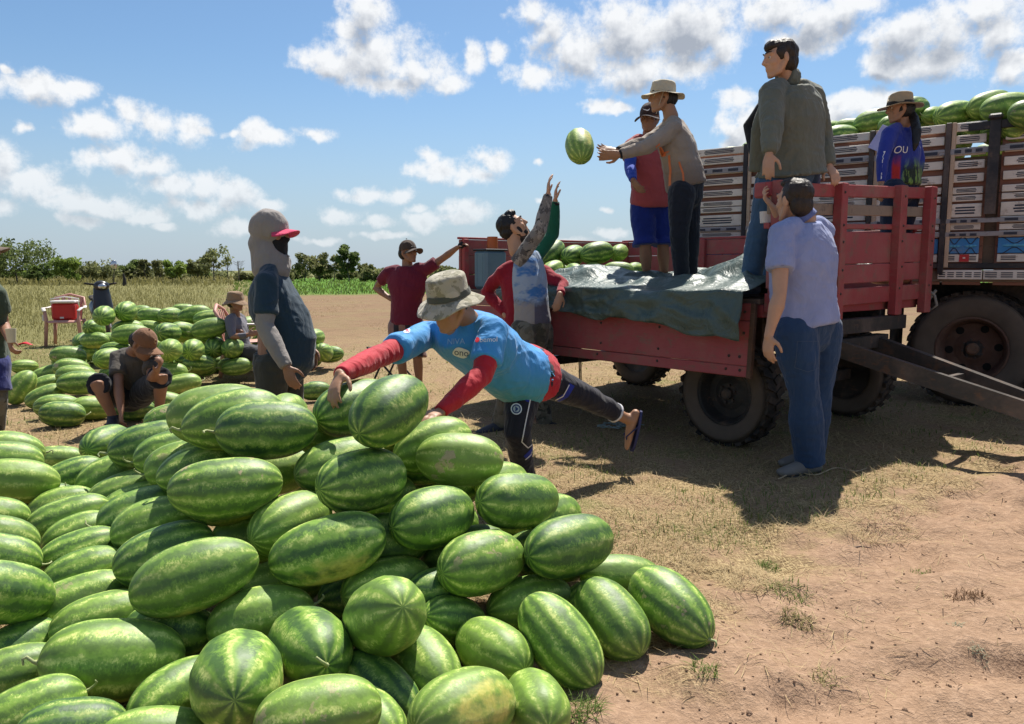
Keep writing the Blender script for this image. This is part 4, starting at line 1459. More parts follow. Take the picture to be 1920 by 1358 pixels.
S = melon_spec
PILE = [
 S(501,806,112,196,3, label='long dark melon lying alone across the crest of the front pile', stem=1, flip=1, light=0, D=2.95, scar=0),
 S(440,787,112,196,12, light=.3, D=3.12, stem=1, flip=1, label='melon with a long pale stem just behind the dark crest melon'),
 S(408,776,112,194,8, light=.8, D=3.32, label='pale topped melon farthest back on the left of the crest'),
 S(535,775,78,82,20, D=3.5, light=.7, stem=0, label='small round melon peeping over the dark crest melon'),
 S(665,763,100,152,20, D=3.2, light=.1, scar=0, stem=0, label='melon under the reaching hand at the top of the pile', fix=True),
 S(732,768,120,168,38, 1, D=2.86, light=.05, scar=0, stem=0, flip=0, fix=True, label='big upright melon between the two hands of the bending man'),
 S(606,815,76,104,10, D=3.2, light=.9, stem=0),
 S(640,872,104,168,15, D=3.0, light=.5, label='light green melon below the big melon between the hands'),
 S(678,901,120,178,12, D=2.75, light=.15, scar=0, stem=0, label='dark glossy melon left of centre below the light green one'),
 S(812,836,102,168,20, D=3.12, light=.7, stem=1, flip=1),
 S(862,861,102,178,-3, D=3.0, light=1.0, scar=1, spot=1, roll=60, label='yellow-green melon with a tan scar at its right end'),
 S(811,970,118,176,15, D=2.72, light=.1, scar=0, stem=0, label='dark striped melon in the middle of the right slope'),
 S(971,938,106,152,3, D=2.88, light=.2, scar=0, stem=0, label='dark melon right of the scarred yellow-green one'),
 S(940,905,80,110,0, D=3.35, light=.7, stem=0),
 S(425,915,118,224,6, D=2.72, light=.3, scar=1, roll=10, stem=0, label='long melon with a large tan scar across its top'),
 S(545,980,114,172,25, D=2.76, light=.6, stem=0),
 S(617,1031,126,216,17, D=2.56, light=.15, spot=1, roll=-60, scar=0, stem=0, label='large dark melon with a yellow underside mid pile'),
 S(905,1055,122,176,15, D=2.58, light=.4, scar=1, stem=0, flip=0, roll=-20, label='melon with a star shaped tan scar on the right slope'),
 S(1067,1023,117,167,15, D=2.68, light=.05, scar=0, stem=0, label='darkest melon at the right side of the pile'),
 S(1035,968,88,118,10, D=3.05, light=.4, stem=0),
 S(725,1100,120,186,12, D=2.58, light=.5, stem=0, label='half shaded melon above the one with the star end'),
 S(995,1130,106,168,12, D=2.62, light=.6, stem=0),
 S(1165,1085,94,150,-3, D=2.85, light=.7, stem=0, label='pale melon behind the rightmost row on the ground'),
 S(1050,1207,125,206,-52,-1, D=2.38, light=.3, scar=0, stem=0, flip=0, label='large melon slanting down, third from the right end'),
 S(1146,1162,116,182,-52,-1, D=2.50, light=.35, scar=0, stem=0, flip=0, label='boldly striped melon slanting down, second from the right end'),
 S(1258,1138,121,186,-42,-1, D=2.58, light=.25, scar=1, roll=10, stem=1, sk=2, flip=0, label='rightmost melon of the pile, a tan scar on its shoulder'),
 S(725,1172,142,153,22,-1, D=2.28, light=.55, scar=0, stem=0, flip=1, label='melon whose pale star marked end faces right of the viewer'),
 S(850,1170,96,132,-10, D=2.55, light=.3, stem=0, scar=0),
 S(925,1220,116,160,-30,-1, D=2.36, light=.75, scar=0, stem=0, label='light striped melon left of the large slanting one'),
 S(490,1160,126,226,15, D=2.40, light=.7, scar=0, stem=1, flip=0, label='pale green long melon above the two round-looking ones'),
 S(596,1222,150,166,-40,-1, D=2.20, light=.1, scar=0, stem=1, sk=0, flip=0, label='melon seen from its stem end near the bottom centre'),
 S(443,1275,176,186,-90,-1, D=1.95, light=.15, scar=0, stem=0, flip=1, label='melon seen end on, a star of pale lines on its face'),
 S(213,1238,163,287,3, D=2.12, light=.5, scar=0, spot=1, roll=10, stem=1, sk=2, flip=1, label='biggest long melon at the lower left with a thin stem'),
 S(367,1080,136,256,20, D=2.38, light=.4, scar=0, stem=0, label='large light melon rising to the right, left of centre'),
 S(310,1040,116,226,22, D=2.62, light=.15, scar=0, label='darker melon tucked behind the large light one'),
 S(785,1275,130,182,-50,-1, D=2.22, light=.6, stem=0, scar=0, label='half shaded melon under the star ended one'),
 S(600,1347,142,282,12, D=1.98, light=.7, stem=0, scar=.6, label='long pale melon at the bottom edge, centre left'),
 S(690,1352,128,180,-30,-1, D=2.0, light=.5, stem=1, flip=0),
 S(700,1310,110,172,-40,-1, D=2.18, light=0, scar=0, stem=0),
 S(888,1337,150,216,20, D=2.02, light=.8, spot=1, roll=120, scar=0, stem=0, label='melon with a bright yellow patch at the bottom edge'),
 S(985,1342,130,152,-60,-1, D=2.12, light=.7, stem=1, sk=1, flip=0, scar=0, label='yellowish melon with a curled stem beside the yellow patched one'),
 S(330,1322,102,162,35, D=2.2, light=.3, scar=0),
 S(140,1372,112,212,5, D=2.05, light=0, scar=0),
 S(300,1388,112,212,0, D=1.95, light=.6, scar=0),
 S(60,1337,116,202,25, D=2.12, light=.4, scar=0),
 S(30,1267,110,192,20, D=2.2, light=.5, scar=0),
 S(30,1215,106,172,30, D=2.4, light=.1, scar=0),
 S(190,1162,102,216,18, D=2.42, light=.6, scar=0, label='light melon lying directly behind the biggest lower left one', stem=0),
 S(150,1126,106,202,22, D=2.55, light=.5, spot=1, scar=.5, stem=1, sk=0, flip=1, label='melon with a yellow foot and hooked stem in the left flank'),
 S(160,1072,96,192,20, D=2.72, light=.3, stem=0), S(155,1032,90,182,22, D=2.9, light=.2), S(150,1001,86,172,25, D=3.05, light=.5),
 S(135,976,86,166,22, D=3.2, light=.4), S(120,950,80,156,20, D=3.4, light=.5), S(85,946,76,132,25, D=3.55, light=0),
 S(5,1117,116,182,-8, D=2.42, light=.1, stem=1, flip=0, scar=0, label='dark melon cut by the left edge, stem pointing right'),
 S(-5,1046,96,172,-10, D=2.65, light=.2), S(-5,1010,90,172,-10, D=2.85, light=.6), S(-25,971,84,162,0, D=3.05, light=.5),
 S(28,903,86,162,-2, D=3.5, light=1.0, spot=.8, scar=0, stem=0, label='pale yellow-green melon highest at the left edge'),
 S(12,866,80,156,-3, D=3.75, light=.5), S(18,846,75,152,-3, D=3.95, light=.6), S(110,863,56,122,0, D=4.6, light=.5),
 S(135,896,72,122,25, D=3.85, light=.1), S(200,833,72,88,20, D=4.2, light=.2, stem=0, scar=0, label='round melon at the far left end of the upper rows'),
 S(205,896,80,152,22, D=3.7, light=.5, stem=1, flip=1), S(235,926,85,166,22, D=3.5, light=.6, stem=1, flip=1), S(250,946,85,166,22, D=3.35, light=.7),
 S(265,966,95,192,20, D=3.15, light=.2, stem=1, flip=1), S(285,991,100,202,20, D=2.95, light=.6),
 S(290,834,90,166,12, D=3.75, light=0, stem=1, sk=2, flip=1, scar=0, label='dark melon with a drooping stem below the crest, far left'),
 S(325,849,86,162,15, D=3.55, light=.3, stem=1, flip=1), S(345,869,90,172,18, D=3.35, light=.6, scar=1, label='melon with a tan scar in the row under the crest'),
 S(380,879,95,176,15, D=3.15, light=.3, label='melon between the two scarred ones under the crest'), S(330,786,64,112,10, D=4.1, light=.4),
]
finish(PILE)
relax(PILE, 200)
def stack_fill(ms, box, n, b0, tol, seed, zmax=.6):
    """melons lying under the others, so that nothing rests on air"""
    r2 = random.Random(seed)
    out = []
    MC = np.array([m.c for m in ms]); MU = np.array([[*px(m.c), m.w] for m in ms])
    for _ in range(n):
        c = np.array([r2.uniform(box[0], box[1]), r2.uniform(box[2], box[3]), r2.uniform(b0, zmax)])
        df = MC - c
        h2 = df[:, 0] ** 2 + df[:, 1] ** 2
        if not ((df[:, 2] > .08) & (h2 < (.9 * df[:, 2] + .07) ** 2) & (h2 < .05)).any(): continue
        # not in front of a melon that shows
        u, v = px(c)
        if ((MC[:, 1] > c[1] + .02) & (np.hypot(MU[:, 0] - u, MU[:, 1] - v) < MU[:, 2] * .62)).any(): continue
        a = r2.uniform(-.3, .7)
        ax = np.array([math.cos(a), math.sin(a), r2.uniform(-.15, .15)]); ax /= np.linalg.norm(ax)
        bb = b0 * r2.uniform(.92, 1.06)
        if overlap_with(c, ax, bb, ms) < tol and overlap_with(c, ax, bb, out) < tol:
            m = Mel(); m.c, m.ax, m.b, m.kw, m.w = c, ax, bb, {}, 2 * bb * FPX / c[1]
            out.append(m)
    return out
FILL = stack_fill(PILE, (-1.9, 1.0, 1.75, 4.6), 5000, .105, .035, 1)
FILL += stack_fill(PILE + FILL, (-1.9, 1.0, 1.75, 4.6), 5000, .092, .045, 2)
FILL += stack_fill(PILE + FILL, (-1.9, 1.0, 1.75, 4.4), 4000, .080, .05, 3)
rows = [([S_.u for S_ in []], '')]
def row_labels(ms, fmt):
    for i, m in enumerate(ms): m.kw.setdefault('label', fmt % ordinal(i + 1))
blank = [m for m in PILE if 'label' not in m.kw]
row_labels(sorted([m for m in blank if m.u < 60], key=lambda m: -m.v), '%s melon up the row cut by the left picture edge')
row_labels(sorted([m for m in blank if 60 <= m.u < 172 and m.v < 1200], key=lambda m: -m.v), '%s melon up the long low row on the left flank')
row_labels(sorted([m for m in blank if 172 <= m.u < 300 and m.v < 1100], key=lambda m: -m.v), '%s melon up the middle row on the left flank')
row_labels(sorted([m for m in blank if 300 <= m.u < 400 and m.v < 900], key=lambda m: -m.v), '%s melon up the row just under the crest')
row_labels(sorted([m for m in blank if 'label' not in m.kw and m.v > 1200], key=lambda m: m.u), '%s melon from the left among those half hidden along the bottom edge')
row_labels(sorted([m for m in blank if 'label' not in m.kw], key=lambda m: m.u), '%s melon from the left among those half hidden on the right slope')
place(PILE, 'melons of the front pile', '')
FILL = seen(FILL, PILE)
print('fill', len(FILL))
place(FILL, 'melons of the front pile', 'melon half hidden in the gaps deep inside the front pile')

BACK = [
 S(117,777,50,112,-3,light=.1,scar=0,label='dark long melon lying in front at the left end of the far heap'), S(108,762,46,104,3,light=.4), S(85,743,40,86,25,light=.5), S(88,723,38,82,20,light=.6), S(92,703,36,78,20,light=.6),
 S(40,737,45,86,60,light=.6,label='melon standing slanted beside the man at the left edge'), S(46,688,28,46,0,label='single melon lying apart beside the blue shorts'),
 S(128,668,38,80,-3,light=.5), S(130,680,38,84,-3,light=.4), S(135,692,40,90,-4,light=.5), S(142,705,42,94,0,light=.6), S(152,718,46,94,3,light=.2,label='nearest melon of the stack left of the seated man'),
 S(172,765,46,74,0,light=1,label='pale melon between the seated man and the dark long one'), S(250,767,46,102,0,light=0,scar=0,stem=1,sk=2,flip=0,label='dark melon with curled stem that the seated man sits above'), S(310,755,44,78,-10,light=.6,label='melon behind the shin of the seated man'),
 S(177,667,32,46,0,light=0), S(203,672,40,54,10,light=.6),
 S(157,640,32,38,20,light=0,stem=0), S(177,617,33,38,-20,light=.2,stem=0), S(197,592,37,39,30,light=.4,stem=0,label='round melon topping the left end of the far heap'), S(235,585,36,40,30,light=.4), S(262,588,30,78,8,light=.3), S(285,592,31,74,-3,light=.4), S(320,592,31,46,0,light=.2),
 S(240,616,36,66,5,light=.4), S(246,627,38,66,5,light=.5), S(200,640,32,62,5,light=.5), S(195,651,32,62,5,light=.4),
 S(345,583,27,52,0,light=.4), S(365,590,34,66,10,light=.4), S(392,598,34,72,8,light=.5,label='upper of two long melons beside the bucket hat man'), S(393,616,38,64,12,light=.5,label='lower of two long melons beside the bucket hat man'), S(315,624,38,46,0,light=.1), S(345,622,36,52,-10,light=.2), S(420,634,30,36,0,light=.2), S(370,642,30,58,8,light=.5),
 S(320,656,42,43,30,light=.9,stem=0,label='round yellow-green melon right of the cap in the far heap'), S(362,656,40,43,40,light=.4,stem=0), S(403,651,38,40,60,light=.2,stem=0), S(436,653,38,42,20,light=.4,stem=0),
 S(340,688,34,77,0,light=.8,stem=1,flip=0,label='long melon lying on the grass in front of the far heap, left of two'), S(408,682,34,70,3,light=.5,label='long melon lying on the grass in front of the far heap, right of two'), S(462,676,30,46,0,light=.3),
 S(590,633,33,38,10,light=.5,label='upper melon of the pair right of the hooded man'), S(607,661,34,36,-30,light=.4,label='lower melon of the pair right of the hooded man'), S(592,733,36,62,5,light=.1,label='lone melon on the grass left of the reaching hand'), S(312,716,28,42,0,light=.2),
 S(215,700,34,60,10,light=.5), S(235,690,34,60,10,light=.4), S(262,650,36,60,5,light=.3), S(290,650,36,50,5,light=.3), S(470,610,34,50,5), S(500,640,34,50,5),
]
finish(BACK)
relax(BACK, 130)
F2 = stack_fill(BACK, (-6.4, -1.4, 5.6, 10.8), 7000, .105, .04, 5, .7)
blank = [m for m in BACK if 'label' not in m.kw]
for lo, hi, nm in ((0, 602, 'top'), (602, 640, 'upper'), (640, 680, 'middle'), (680, 2000, 'lowest')):
    row_labels(sorted([m for m in blank if lo <= m.v < hi], key=lambda m: m.u), '%s melon from the left in the ' + nm + ' tier of the far heap')
place(BACK, 'melons of the far heap', '')
F2 = seen(F2, BACK)
print('fill', len(F2))
place(F2, 'melons of the far heap', 'melon mostly hidden low inside the far heap')

# melons on the wagon bed
WB = [S(1037,475,42,56,45,D=7.9,light=0), S(1073,479,39,46,20,D=7.95,light=.1), S(1119,476,42,64,10,D=7.9,light=.1,label='largest melon in the upper row on the wagon bed'), S(1160,474,31,34,30,D=8.0,light=1,label='small yellow-green melon at the right of the upper row on the wagon'),
      S(1037,508,37,46,20,D=7.75,light=.7), S(1078,513,39,40,-20,-1,D=7.6,light=.4,stem=0,label='round melon facing the viewer in the lower row on the wagon'), S(1112,509,37,44,10,D=7.7,light=.6), S(1158,509,36,60,0,D=7.75,light=.2), S(1190,508,31,37,0,D=7.9,light=.2),
      S(1056,515,36,46,10,D=8.1), S(1098,515,36,46,10,D=8.15), S(1135,515,36,56,10,D=8.2), S(1172,515,36,46,10,D=8.2)]
finish(WB, clampz=False)
relax(WB, 150, zmin=FLOOR)
row_labels(sorted([m for m in WB if m.v < 490], key=lambda m: m.u), '%s melon from the left in the upper row on the wagon bed')
row_labels(sorted([m for m in WB if m.v >= 490 and m.D < 8], key=lambda m: m.u), '%s melon from the left in the lower row on the wagon bed')
row_labels(sorted([m for m in WB if m.v >= 490 and m.D >= 8], key=lambda m: m.u), '%s melon from the left hidden behind the rows on the wagon bed')
place(WB, 'melons on the wagon bed', '')
# melons heaped on the lorry
LT = []
for (u, v, wpx, lpx, a, lt, lab) in [
    (1583,252,42,62,0,.3,None), (1560,243,32,46,0,.6,None), (1597,240,36,62,0,.7,None), (1640,233,46,78,12,.4,'long melon on the lorry left of the straw hat'), (1642,258,32,58,0,.6,None),
    (1715,206,42,52,0,.1,'dark melon on the lorry just right of the straw hat'), (1738,236,36,48,0,.3,None), (1752,222,32,42,0,.7,None), (1793,219,50,66,10,.3,'big melon highest on the lorry, left of the iron post'), (1772,240,34,44,0,.5,None),
    (1850,208,50,72,15,.7,'yellow-green melon on the lorry behind the iron post'), (1892,211,54,88,5,.4,'rightmost big melon heaped on the lorry'), (1935,216,50,80,0,.4,None),
    (1795,262,30,70,0,.6,'melon seen through the missing top slat of the lorry'), (1680,238,40,60,0,.3,None), (1700,255,36,60,0,.3,None), (1535,258,40,60,0,.3,None), (1500,268,40,60,0,.4,None), (1465,275,40,60,0,.4,None), (1420,283,38,60,0,.4,None), (1375,292,34,56,0,.4,None), (1335,298,34,56,0,.4,None),
    (1840,240,46,70,0,.4,None), (1880,245,46,70,0,.4,None), (1920,240,46,70,0,.4,None), (1810,245,40,60,0,.4,None)]:
    k = (u - 960) / FPX
    s_ = (TP.y * k - TP.x) / (TE.x - TE.y * k)
    Dp = TP.y + TE.y * s_
    kw = dict(light=lt)
    if lab: kw['label'] = lab
    m = S(u, v, wpx, lpx, a, D=Dp + .34, **kw)
    LT.append(m)
finish(LT, clampz=False)
relax(LT, 150, zmin=2.3)
F3 = []
for i in range(9):
    for j in range(1):
        m = Mel(); m.c = np.array(T(.0 + i * .44, .85 + j * .42, 2.42 + .02 * math.sin(i * 3 + j))); a = TANG + random.uniform(-.3, .3)
        m.ax = np.array([math.cos(a), math.sin(a), 0]); m.b = .115; m.kw = {}; m.w = 40
        if overlap_with(m.c, m.ax, m.b, LT) < .05: F3.append(m)
row_labels(sorted([m for m in LT if 'label' not in m.kw], key=lambda m: m.u), '%s of the unremarkable melons from the left along the lorry load')
place(LT, 'melons heaped on the lorry', '')
for i_, m in enumerate(F3): m.kw['label'] = '%s melon from the left in the back row on the lorry' % ordinal(i_ + 1)
place(F3, 'melons heaped on the lorry', 'melon lying behind the front row on the lorry')
# the melon in the air
FLY = finish([S(1087,275,52,64,100,1,D=6.35,light=.75,spot=1,stem=0,roll=150,label='melon flying through the air from the thrower to the catcher')], clampz=False)
place(FLY, 'melon in flight', '')
print('melons', n_mel)

# ------------------------------------------------------------------ people
TMP = bpy.data.scenes.new('workshop')
def remesh(mb, voxel, smooth=2, sfac=.5):
    """one continuous surface from overlapping closed shapes"""
    me = mb.mesh('tmp')
    bm = bmesh.new(); bm.from_mesh(me); bmesh.ops.recalc_face_normals(bm, faces=bm.faces); bm.to_mesh(me); bm.free()
    ob = bpy.data.objects.new('tmp', me)
    TMP.collection.objects.link(ob)
    m = ob.modifiers.new('r', 'REMESH'); m.mode = 'VOXEL'; m.voxel_size = voxel; m.adaptivity = 0
    if smooth:
        s_ = ob.modifiers.new('s', 'SMOOTH'); s_.factor = sfac; s_.iterations = smooth
    TMP.view_layers[0].update(); dg = TMP.view_layers[0].depsgraph
    ev = ob.evaluated_get(dg)
    out = bpy.data.meshes.new_from_object(ev, depsgraph=dg)
    bpy.data.objects.remove(ob); bpy.data.meshes.remove(me)
    smooth_all(out)
    return out

def displace(me, amp, scale=9.0, stretch=(1, 1, .6), ridge=.6, seed=0.0):
    n = len(me.vertices)
    co = np.empty(n * 3); me.vertices.foreach_get('co', co); co = co.reshape(-1, 3)
    no = np.empty(n * 3); me.vertices.foreach_get('normal', no); no = no.reshape(-1, 3)
    P = co * np.array(stretch) * scale + seed * 13.7
    wv = np.stack([vnoise(P * .5 + 3), vnoise(P * .5 + 31), vnoise(P * .5 + 57)], 1)
    P = P + wv * 1.6
    a = vnoise(P)
    rd = 1 - np.abs(2 * a - 1)
    d = amp * ((1 - ridge) * (a - .5) * 2 + ridge * (rd ** 1.5 * 1.6 - .7)) + amp * .35 * (vnoise(P * 2.3 + 9) - .5)
    co += no * d[:, None]
    me.vertices.foreach_set('co', co.ravel())
    me.update()

def skin_material(name, c):
    def fn(b, bs):
        co = b.objco()
        n = b.noise(co, 12, 4, .6)
        col = b.mix(n, tuple(x * .78 for x in c), tuple(x * 1.18 for x in c))
        b.put(bs.inputs['Base Color'], col)
        b.put(bs.inputs['Normal'], b.bump(b.noise(co, 90, 3, .6), .15, .002))
    return material(name, fn, rough=.52, spec=.4)
SKIN = skin_material('skin_brown', (.36, .19, .11))
SKIN_D = skin_material('skin_deep_brown', (.28, .14, .085))
SKIN_L = skin_material('skin_tan', (.50, .28, .175))
hair_mat = material('black_hair', base=(.012, .010, .009), rough=.55, var=.5, vscale=40, bump=.5, bscale=90, bdist=.006)
hair_brown = material('dark_brown_hair', base=(.026, .016, .010), rough=.55, var=.5, vscale=40, bump=.5, bscale=90, bdist=.006)
eye_mat = material('dark_eye', base=(.02, .015, .012), rough=.25, bump=0)
eye_white = material('eye_white', base=(.5, .46, .42), rough=.35, bump=0)

def frame(face, up):
    f = Vector(face).normalized(); u = Vector(up); u = (u - f * u.dot(f)).normalized(); r_ = f.cross(u)
    return Matrix((r_, f, u)).transposed()        # local x right, y forward, z up

def head_prims(mb, c, M, k=1.0, ears=True):
    """head centre c at ear height; about 0.235 m from chin to crown"""
    c = Vector(c)
    def P(x, y, z): return c + M @ (Vector((x, y, z)) * k)
    def E(x, y, z, r, rot=None):
        m = M @ rot if rot else M
        mb.ell(P(x, y, z), [q * k for q in r], m)
    E(0, -.012, .035, (.074, .094, .088))
    E(0, .030, .010, (.066, .066, .072))
    E(0, .040, -.045, (.056, .055, .062))
    E(0, .066, -.090, (.028, .026, .026))           # chin
    for s_ in (-1, 1):
        E(s_ * .040, .062, -.022, (.024, .024, .022))   # cheeks
        mb.tube([P(s_ * .060, .0, -.035), P(s_ * .045, .03, -.082), P(s_ * .015, .07, -.100)], [.020 * k, .019 * k, .016 * k], n=8)
        mb.tube([P(s_ * .010, .089, .034), P(s_ * .050, .073, .036)], [.013 * k, .011 * k], n=8)   # brow
        if ears:
            E(s_ * .079, -.008, -.002, (.010, .020, .034), Euler((R(-12), 0, R(-18 * s_))).to_matrix())
    mb.tube([P(0, .090, .026), P(0, .103, .002), P(0, .114, -.020)], [.0095 * k, .012 * k, .0135 * k], n=8)   # nose
    for s_ in (-1, 1): E(s_ * .013, .099, -.024, (.0095, .011, .008))
    mb.tube([P(-.024, .083, -.053), P(0, .096, -.051), P(.024, .083, -.053)], [.006 * k, .0085 * k, .006 * k], n=8)
    mb.tube([P(-.021, .082, -.065), P(0, .093, -.066), P(.021, .082, -.065)], [.006 * k, .0095 * k, .006 * k], n=8)

def hand_prims(mb, wrist, dirn, palm, thumb, curl=.35, k=1.0, spread=1.0, curls=None):
    """dirn: along the fingers, palm: out of the palm, thumb: +1/-1 on which side"""
    d = Vector(dirn).normalized(); p = Vector(palm); p = (p - d * p.dot(d)).normalized(); s_ = d.cross(p) * thumb
    w0 = Vector(wrist)
    pc = w0 + d * .048 * k
    mb.tube([w0 - d * .012 * k, w0 + d * .022 * k, w0 + d * .060 * k, w0 + d * .088 * k], [(.024 * k, .017 * k), (.033 * k, .016 * k), (.040 * k, .015 * k), (.038 * k, .012 * k)], side=s_, n=12)
    F = [(.030, .082, .068, .0088), (.011, .088, .078, .0092), (-.009, .086, .072, .0090), (-.028, .078, .055, .0080)]
    for i, (off, st, ln, rr) in enumerate(F):
        cu = (curls[i] if curls else curl) * random.uniform(.9, 1.1)
        b0 = w0 + d * st * k + s_ * off * k
        pts = [b0 - d * .012 * k]
        a = cu * .8
        dd = (d + s_ * off * 3.2 * spread).normalized()
        pos = b0
        pts.append(pos)
        for seg in (.46, .30, .24):
            v_ = (dd * math.cos(a) + p * math.sin(a))
            pos = pos + v_ * ln * seg * k
            pts.append(pos); a += cu * 1.05
        mb.tube(pts, [rr * k * 1.05, rr * k * 1.05, rr * k, rr * k * .92, rr * k * .78], n=8)
    t0 = w0 + d * .020 * k + s_ * .026 * k
    t1 = t0 + (d * .55 + s_ * .75 + p * .30).normalized() * .038 * k
    t2 = t1 + (d * .85 + s_ * .40 + p * .35).normalized() * .030 * k
    t3 = t2 + (d * .95 + s_ * .10 + p * .40).normalized() * .024 * k
    mb.tube([t0 - s_ * .012 * k, t0, t1, t2, t3], [.014 * k, .0145 * k, .012 * k, .0105 * k, .0085 * k], n=8)

def foot_prims(mb, ankle, toe, up, k=1.0, fat=1.0):
    a = Vector(ankle); t = Vector(toe); d = (t - a)
    u = Vector(up).normalized(); f = (d - u * d.dot(u)).normalized()
    sd = f.cross(u)
    heel = a - u * .055 * k - f * .045 * k
    mb.tube([heel, a - u * .050 * k + f * .02 * k, a - u * .058 * k + f * .09 * k, a - u * .066 * k + f * .15 * k, a - u * .068 * k + f * .185 * k],
            [(.030 * k * fat, .028 * k), (.034 * k * fat, .034 * k), (.040 * k * fat, .028 * k), (.044 * k * fat, .019 * k), (.038 * k * fat, .012 * k)], side=sd, n=12)
    mb.tube([a, a - u * .05 * k], [.036 * k, .036 * k], n=10)

def cyl_between(a, b, t): return Vector(a).lerp(Vector(b), t)

class Person:
    def __init__(s, label, J, skin, voxel=.0085, k=1.0, category='person', base=None, facing=None):
        s.J = {q: Vector(v) for q, v in J.items()}
        s.k, s.vox, s.skin = k, voxel, skin
        b = base or s.J['pel']
        s.root = empty('person', (b[0], b[1], 0))
        s.off = Vector((b[0], b[1], 0))
        tag(s.root, label, category)
        s.mb = MB()
        s.facing = facing
    def fin(s, me, name, mat, parent=None):
        co = np.empty(len(me.vertices) * 3); me.vertices.foreach_get('co', co)
        co = co.reshape(-1, 3) - np.array(s.off)
        me.vertices.foreach_set('co', co.ravel()); me.update()
        me.materials.clear(); me.materials.append(mat)
        me.name = name
        return link(bpy.data.objects.new(name, me), parent or s.root)
    def part(s, mb, name, mat, parent=None, smooth=True):
        me = mb.mesh(name)
        bm = bmesh.new(); bm.from_mesh(me); bmesh.ops.recalc_face_normals(bm, faces=bm.faces); bm.to_mesh(me); bm.free()
        if smooth: smooth_all(me)
        return s.fin(me, name, mat, parent)
    def sides(s):
        J = s.J
        sh = (J['shR'] - J['shL']); hp = (J['hipR'] - J['hipL'])
        return sh, hp
    def torso_path(s, grow=0.0, hem=0.0, belly=0.0, wide=1.0, deep=1.0, neck=True, lower=0.0):
        """rings from hem to neck"""
        J, k = s.J, s.k
        sh, hp = s.sides()
        shw = sh.length / 2; hpw = hp.length / 2
        mid_sh = (J['shL'] + J['shR']) / 2
        pel = J['pel']; nk = J['neck']
        sp = mid_sh - pel
        ax = sp.normalized()
        fwd = sh.cross(sp).normalized() * -1        # forward of the chest
        if fwd.dot(s.facing) < 0: fwd = -fwd
        g = grow
        P, Rr, Sd = [], [], []
        def ring(t, rx, ry, push=0.0):
            side = hp.normalized().lerp(sh.normalized(), max(0, min(1, t)))
            P.append(pel + sp * t + fwd * push); Rr.append((rx * wide * k + g, ry * deep * k + g)); Sd.append(side)
        return ring, P, Rr, Sd, fwd, ax
    def body(s, face, up, head=True, hands=None, feet=True, toes=None, legs=True, belly=0.0, fat=1.0, hk=1.0):
        J, k, mb = s.J, s.k, s.mb
        s.facing = Vector(s.facing or face)
        ring, P, Rr, Sd, fwd, ax = s.torso_path()
        for (t, rx, ry, q) in ((-.16, .13, .10, 0), (0, .155, .105, 0), (.3, .135, .10, belly * .5), (.6, .15, .105, 0), (.85, .15, .09, 0), (1.0, .10, .07, 0)):
            ring(t, rx * fat * .97, ry * fat * .97, q)
        mb.tube(P, Rr, side=Sd, n=16)
        s.fwd = fwd
        M = frame(face, up); s.M = M
        if head:
            head_prims(mb, J['head'], M, k * hk)
            mb.tube([J['neck'], J['neck'].lerp(J['head'], .5) + M @ Vector((0, -.012, 0)), J['head'] + M @ Vector((0, -.02, -.03))], [.062 * k, .054 * k, .052 * k], n=12)
        for S_ in 'LR':
            a, e, w_ = J['sh' + S_], J['el' + S_], J['wr' + S_]
            mb.tube([a, a.lerp(e, .35), a.lerp(e, .8), e, e.lerp(w_, .28), e.lerp(w_, .7), w_], [.050 * k * fat, .046 * k * fat, .039 * k * fat, .038 * k, .040 * k * fat, .031 * k, .0255 * k], n=12)
            if hands and hands.get(S_):
                h = dict(hands[S_])
                hand_prims(mb, w_, h['d'], h['p'], h['t'], h.get('c', .35), k * h.get('k', 1.0), h.get('s', 1.0), h.get('cs'))
            if legs:
                h_, kn, an = J['hip' + S_], J['kn' + S_], J['an' + S_]
                mb.tube([h_, h_.lerp(kn, .4), h_.lerp(kn, .85), kn, kn.lerp(an, .3), kn.lerp(an, .7), an], [.085 * k * fat, .075 * k * fat, .056 * k * fat, .053 * k, .053 * k * fat, .040 * k, .033 * k], n=12)
                if feet and toes and toes.get(S_) is not None:
                    t = toes[S_]
                    upv = t[1] if isinstance(t, tuple) else Vector((0, 0, 1))
                    foot_prims(mb, an, t[0] if isinstance(t, tuple) else t, upv, k)
        me = remesh(mb, s.vox, 2, .45)
        o = s.fin(me, 'body', s.skin)
        if head:
            for q in (-1, 1):
                e = MB().ell(J['head'] + M @ (Vector((q * .030, .078, .012)) * k * hk), [.0115 * k * hk] * 3, M, 10, 8)
                eo = s.part(e, 'eye', eye_white)
                e = MB().ell(J['head'] + M @ (Vector((q * .030, .0845, .012)) * k * hk), [.0065 * k * hk] * 3, M, 10, 8)
                s.part(e, 'iris', eye_mat, eo)
                e = MB().tube([J['head'] + M @ (Vector((q * .012, .101, .042)) * k * hk), J['head'] + M @ (Vector((q * .034, .094, .048)) * k * hk), J['head'] + M @ (Vector((q * .052, .078, .042)) * k * hk)], [.004, .005, .003], n=6)
                s.part(e, 'eyebrow', hair_mat)
        return o
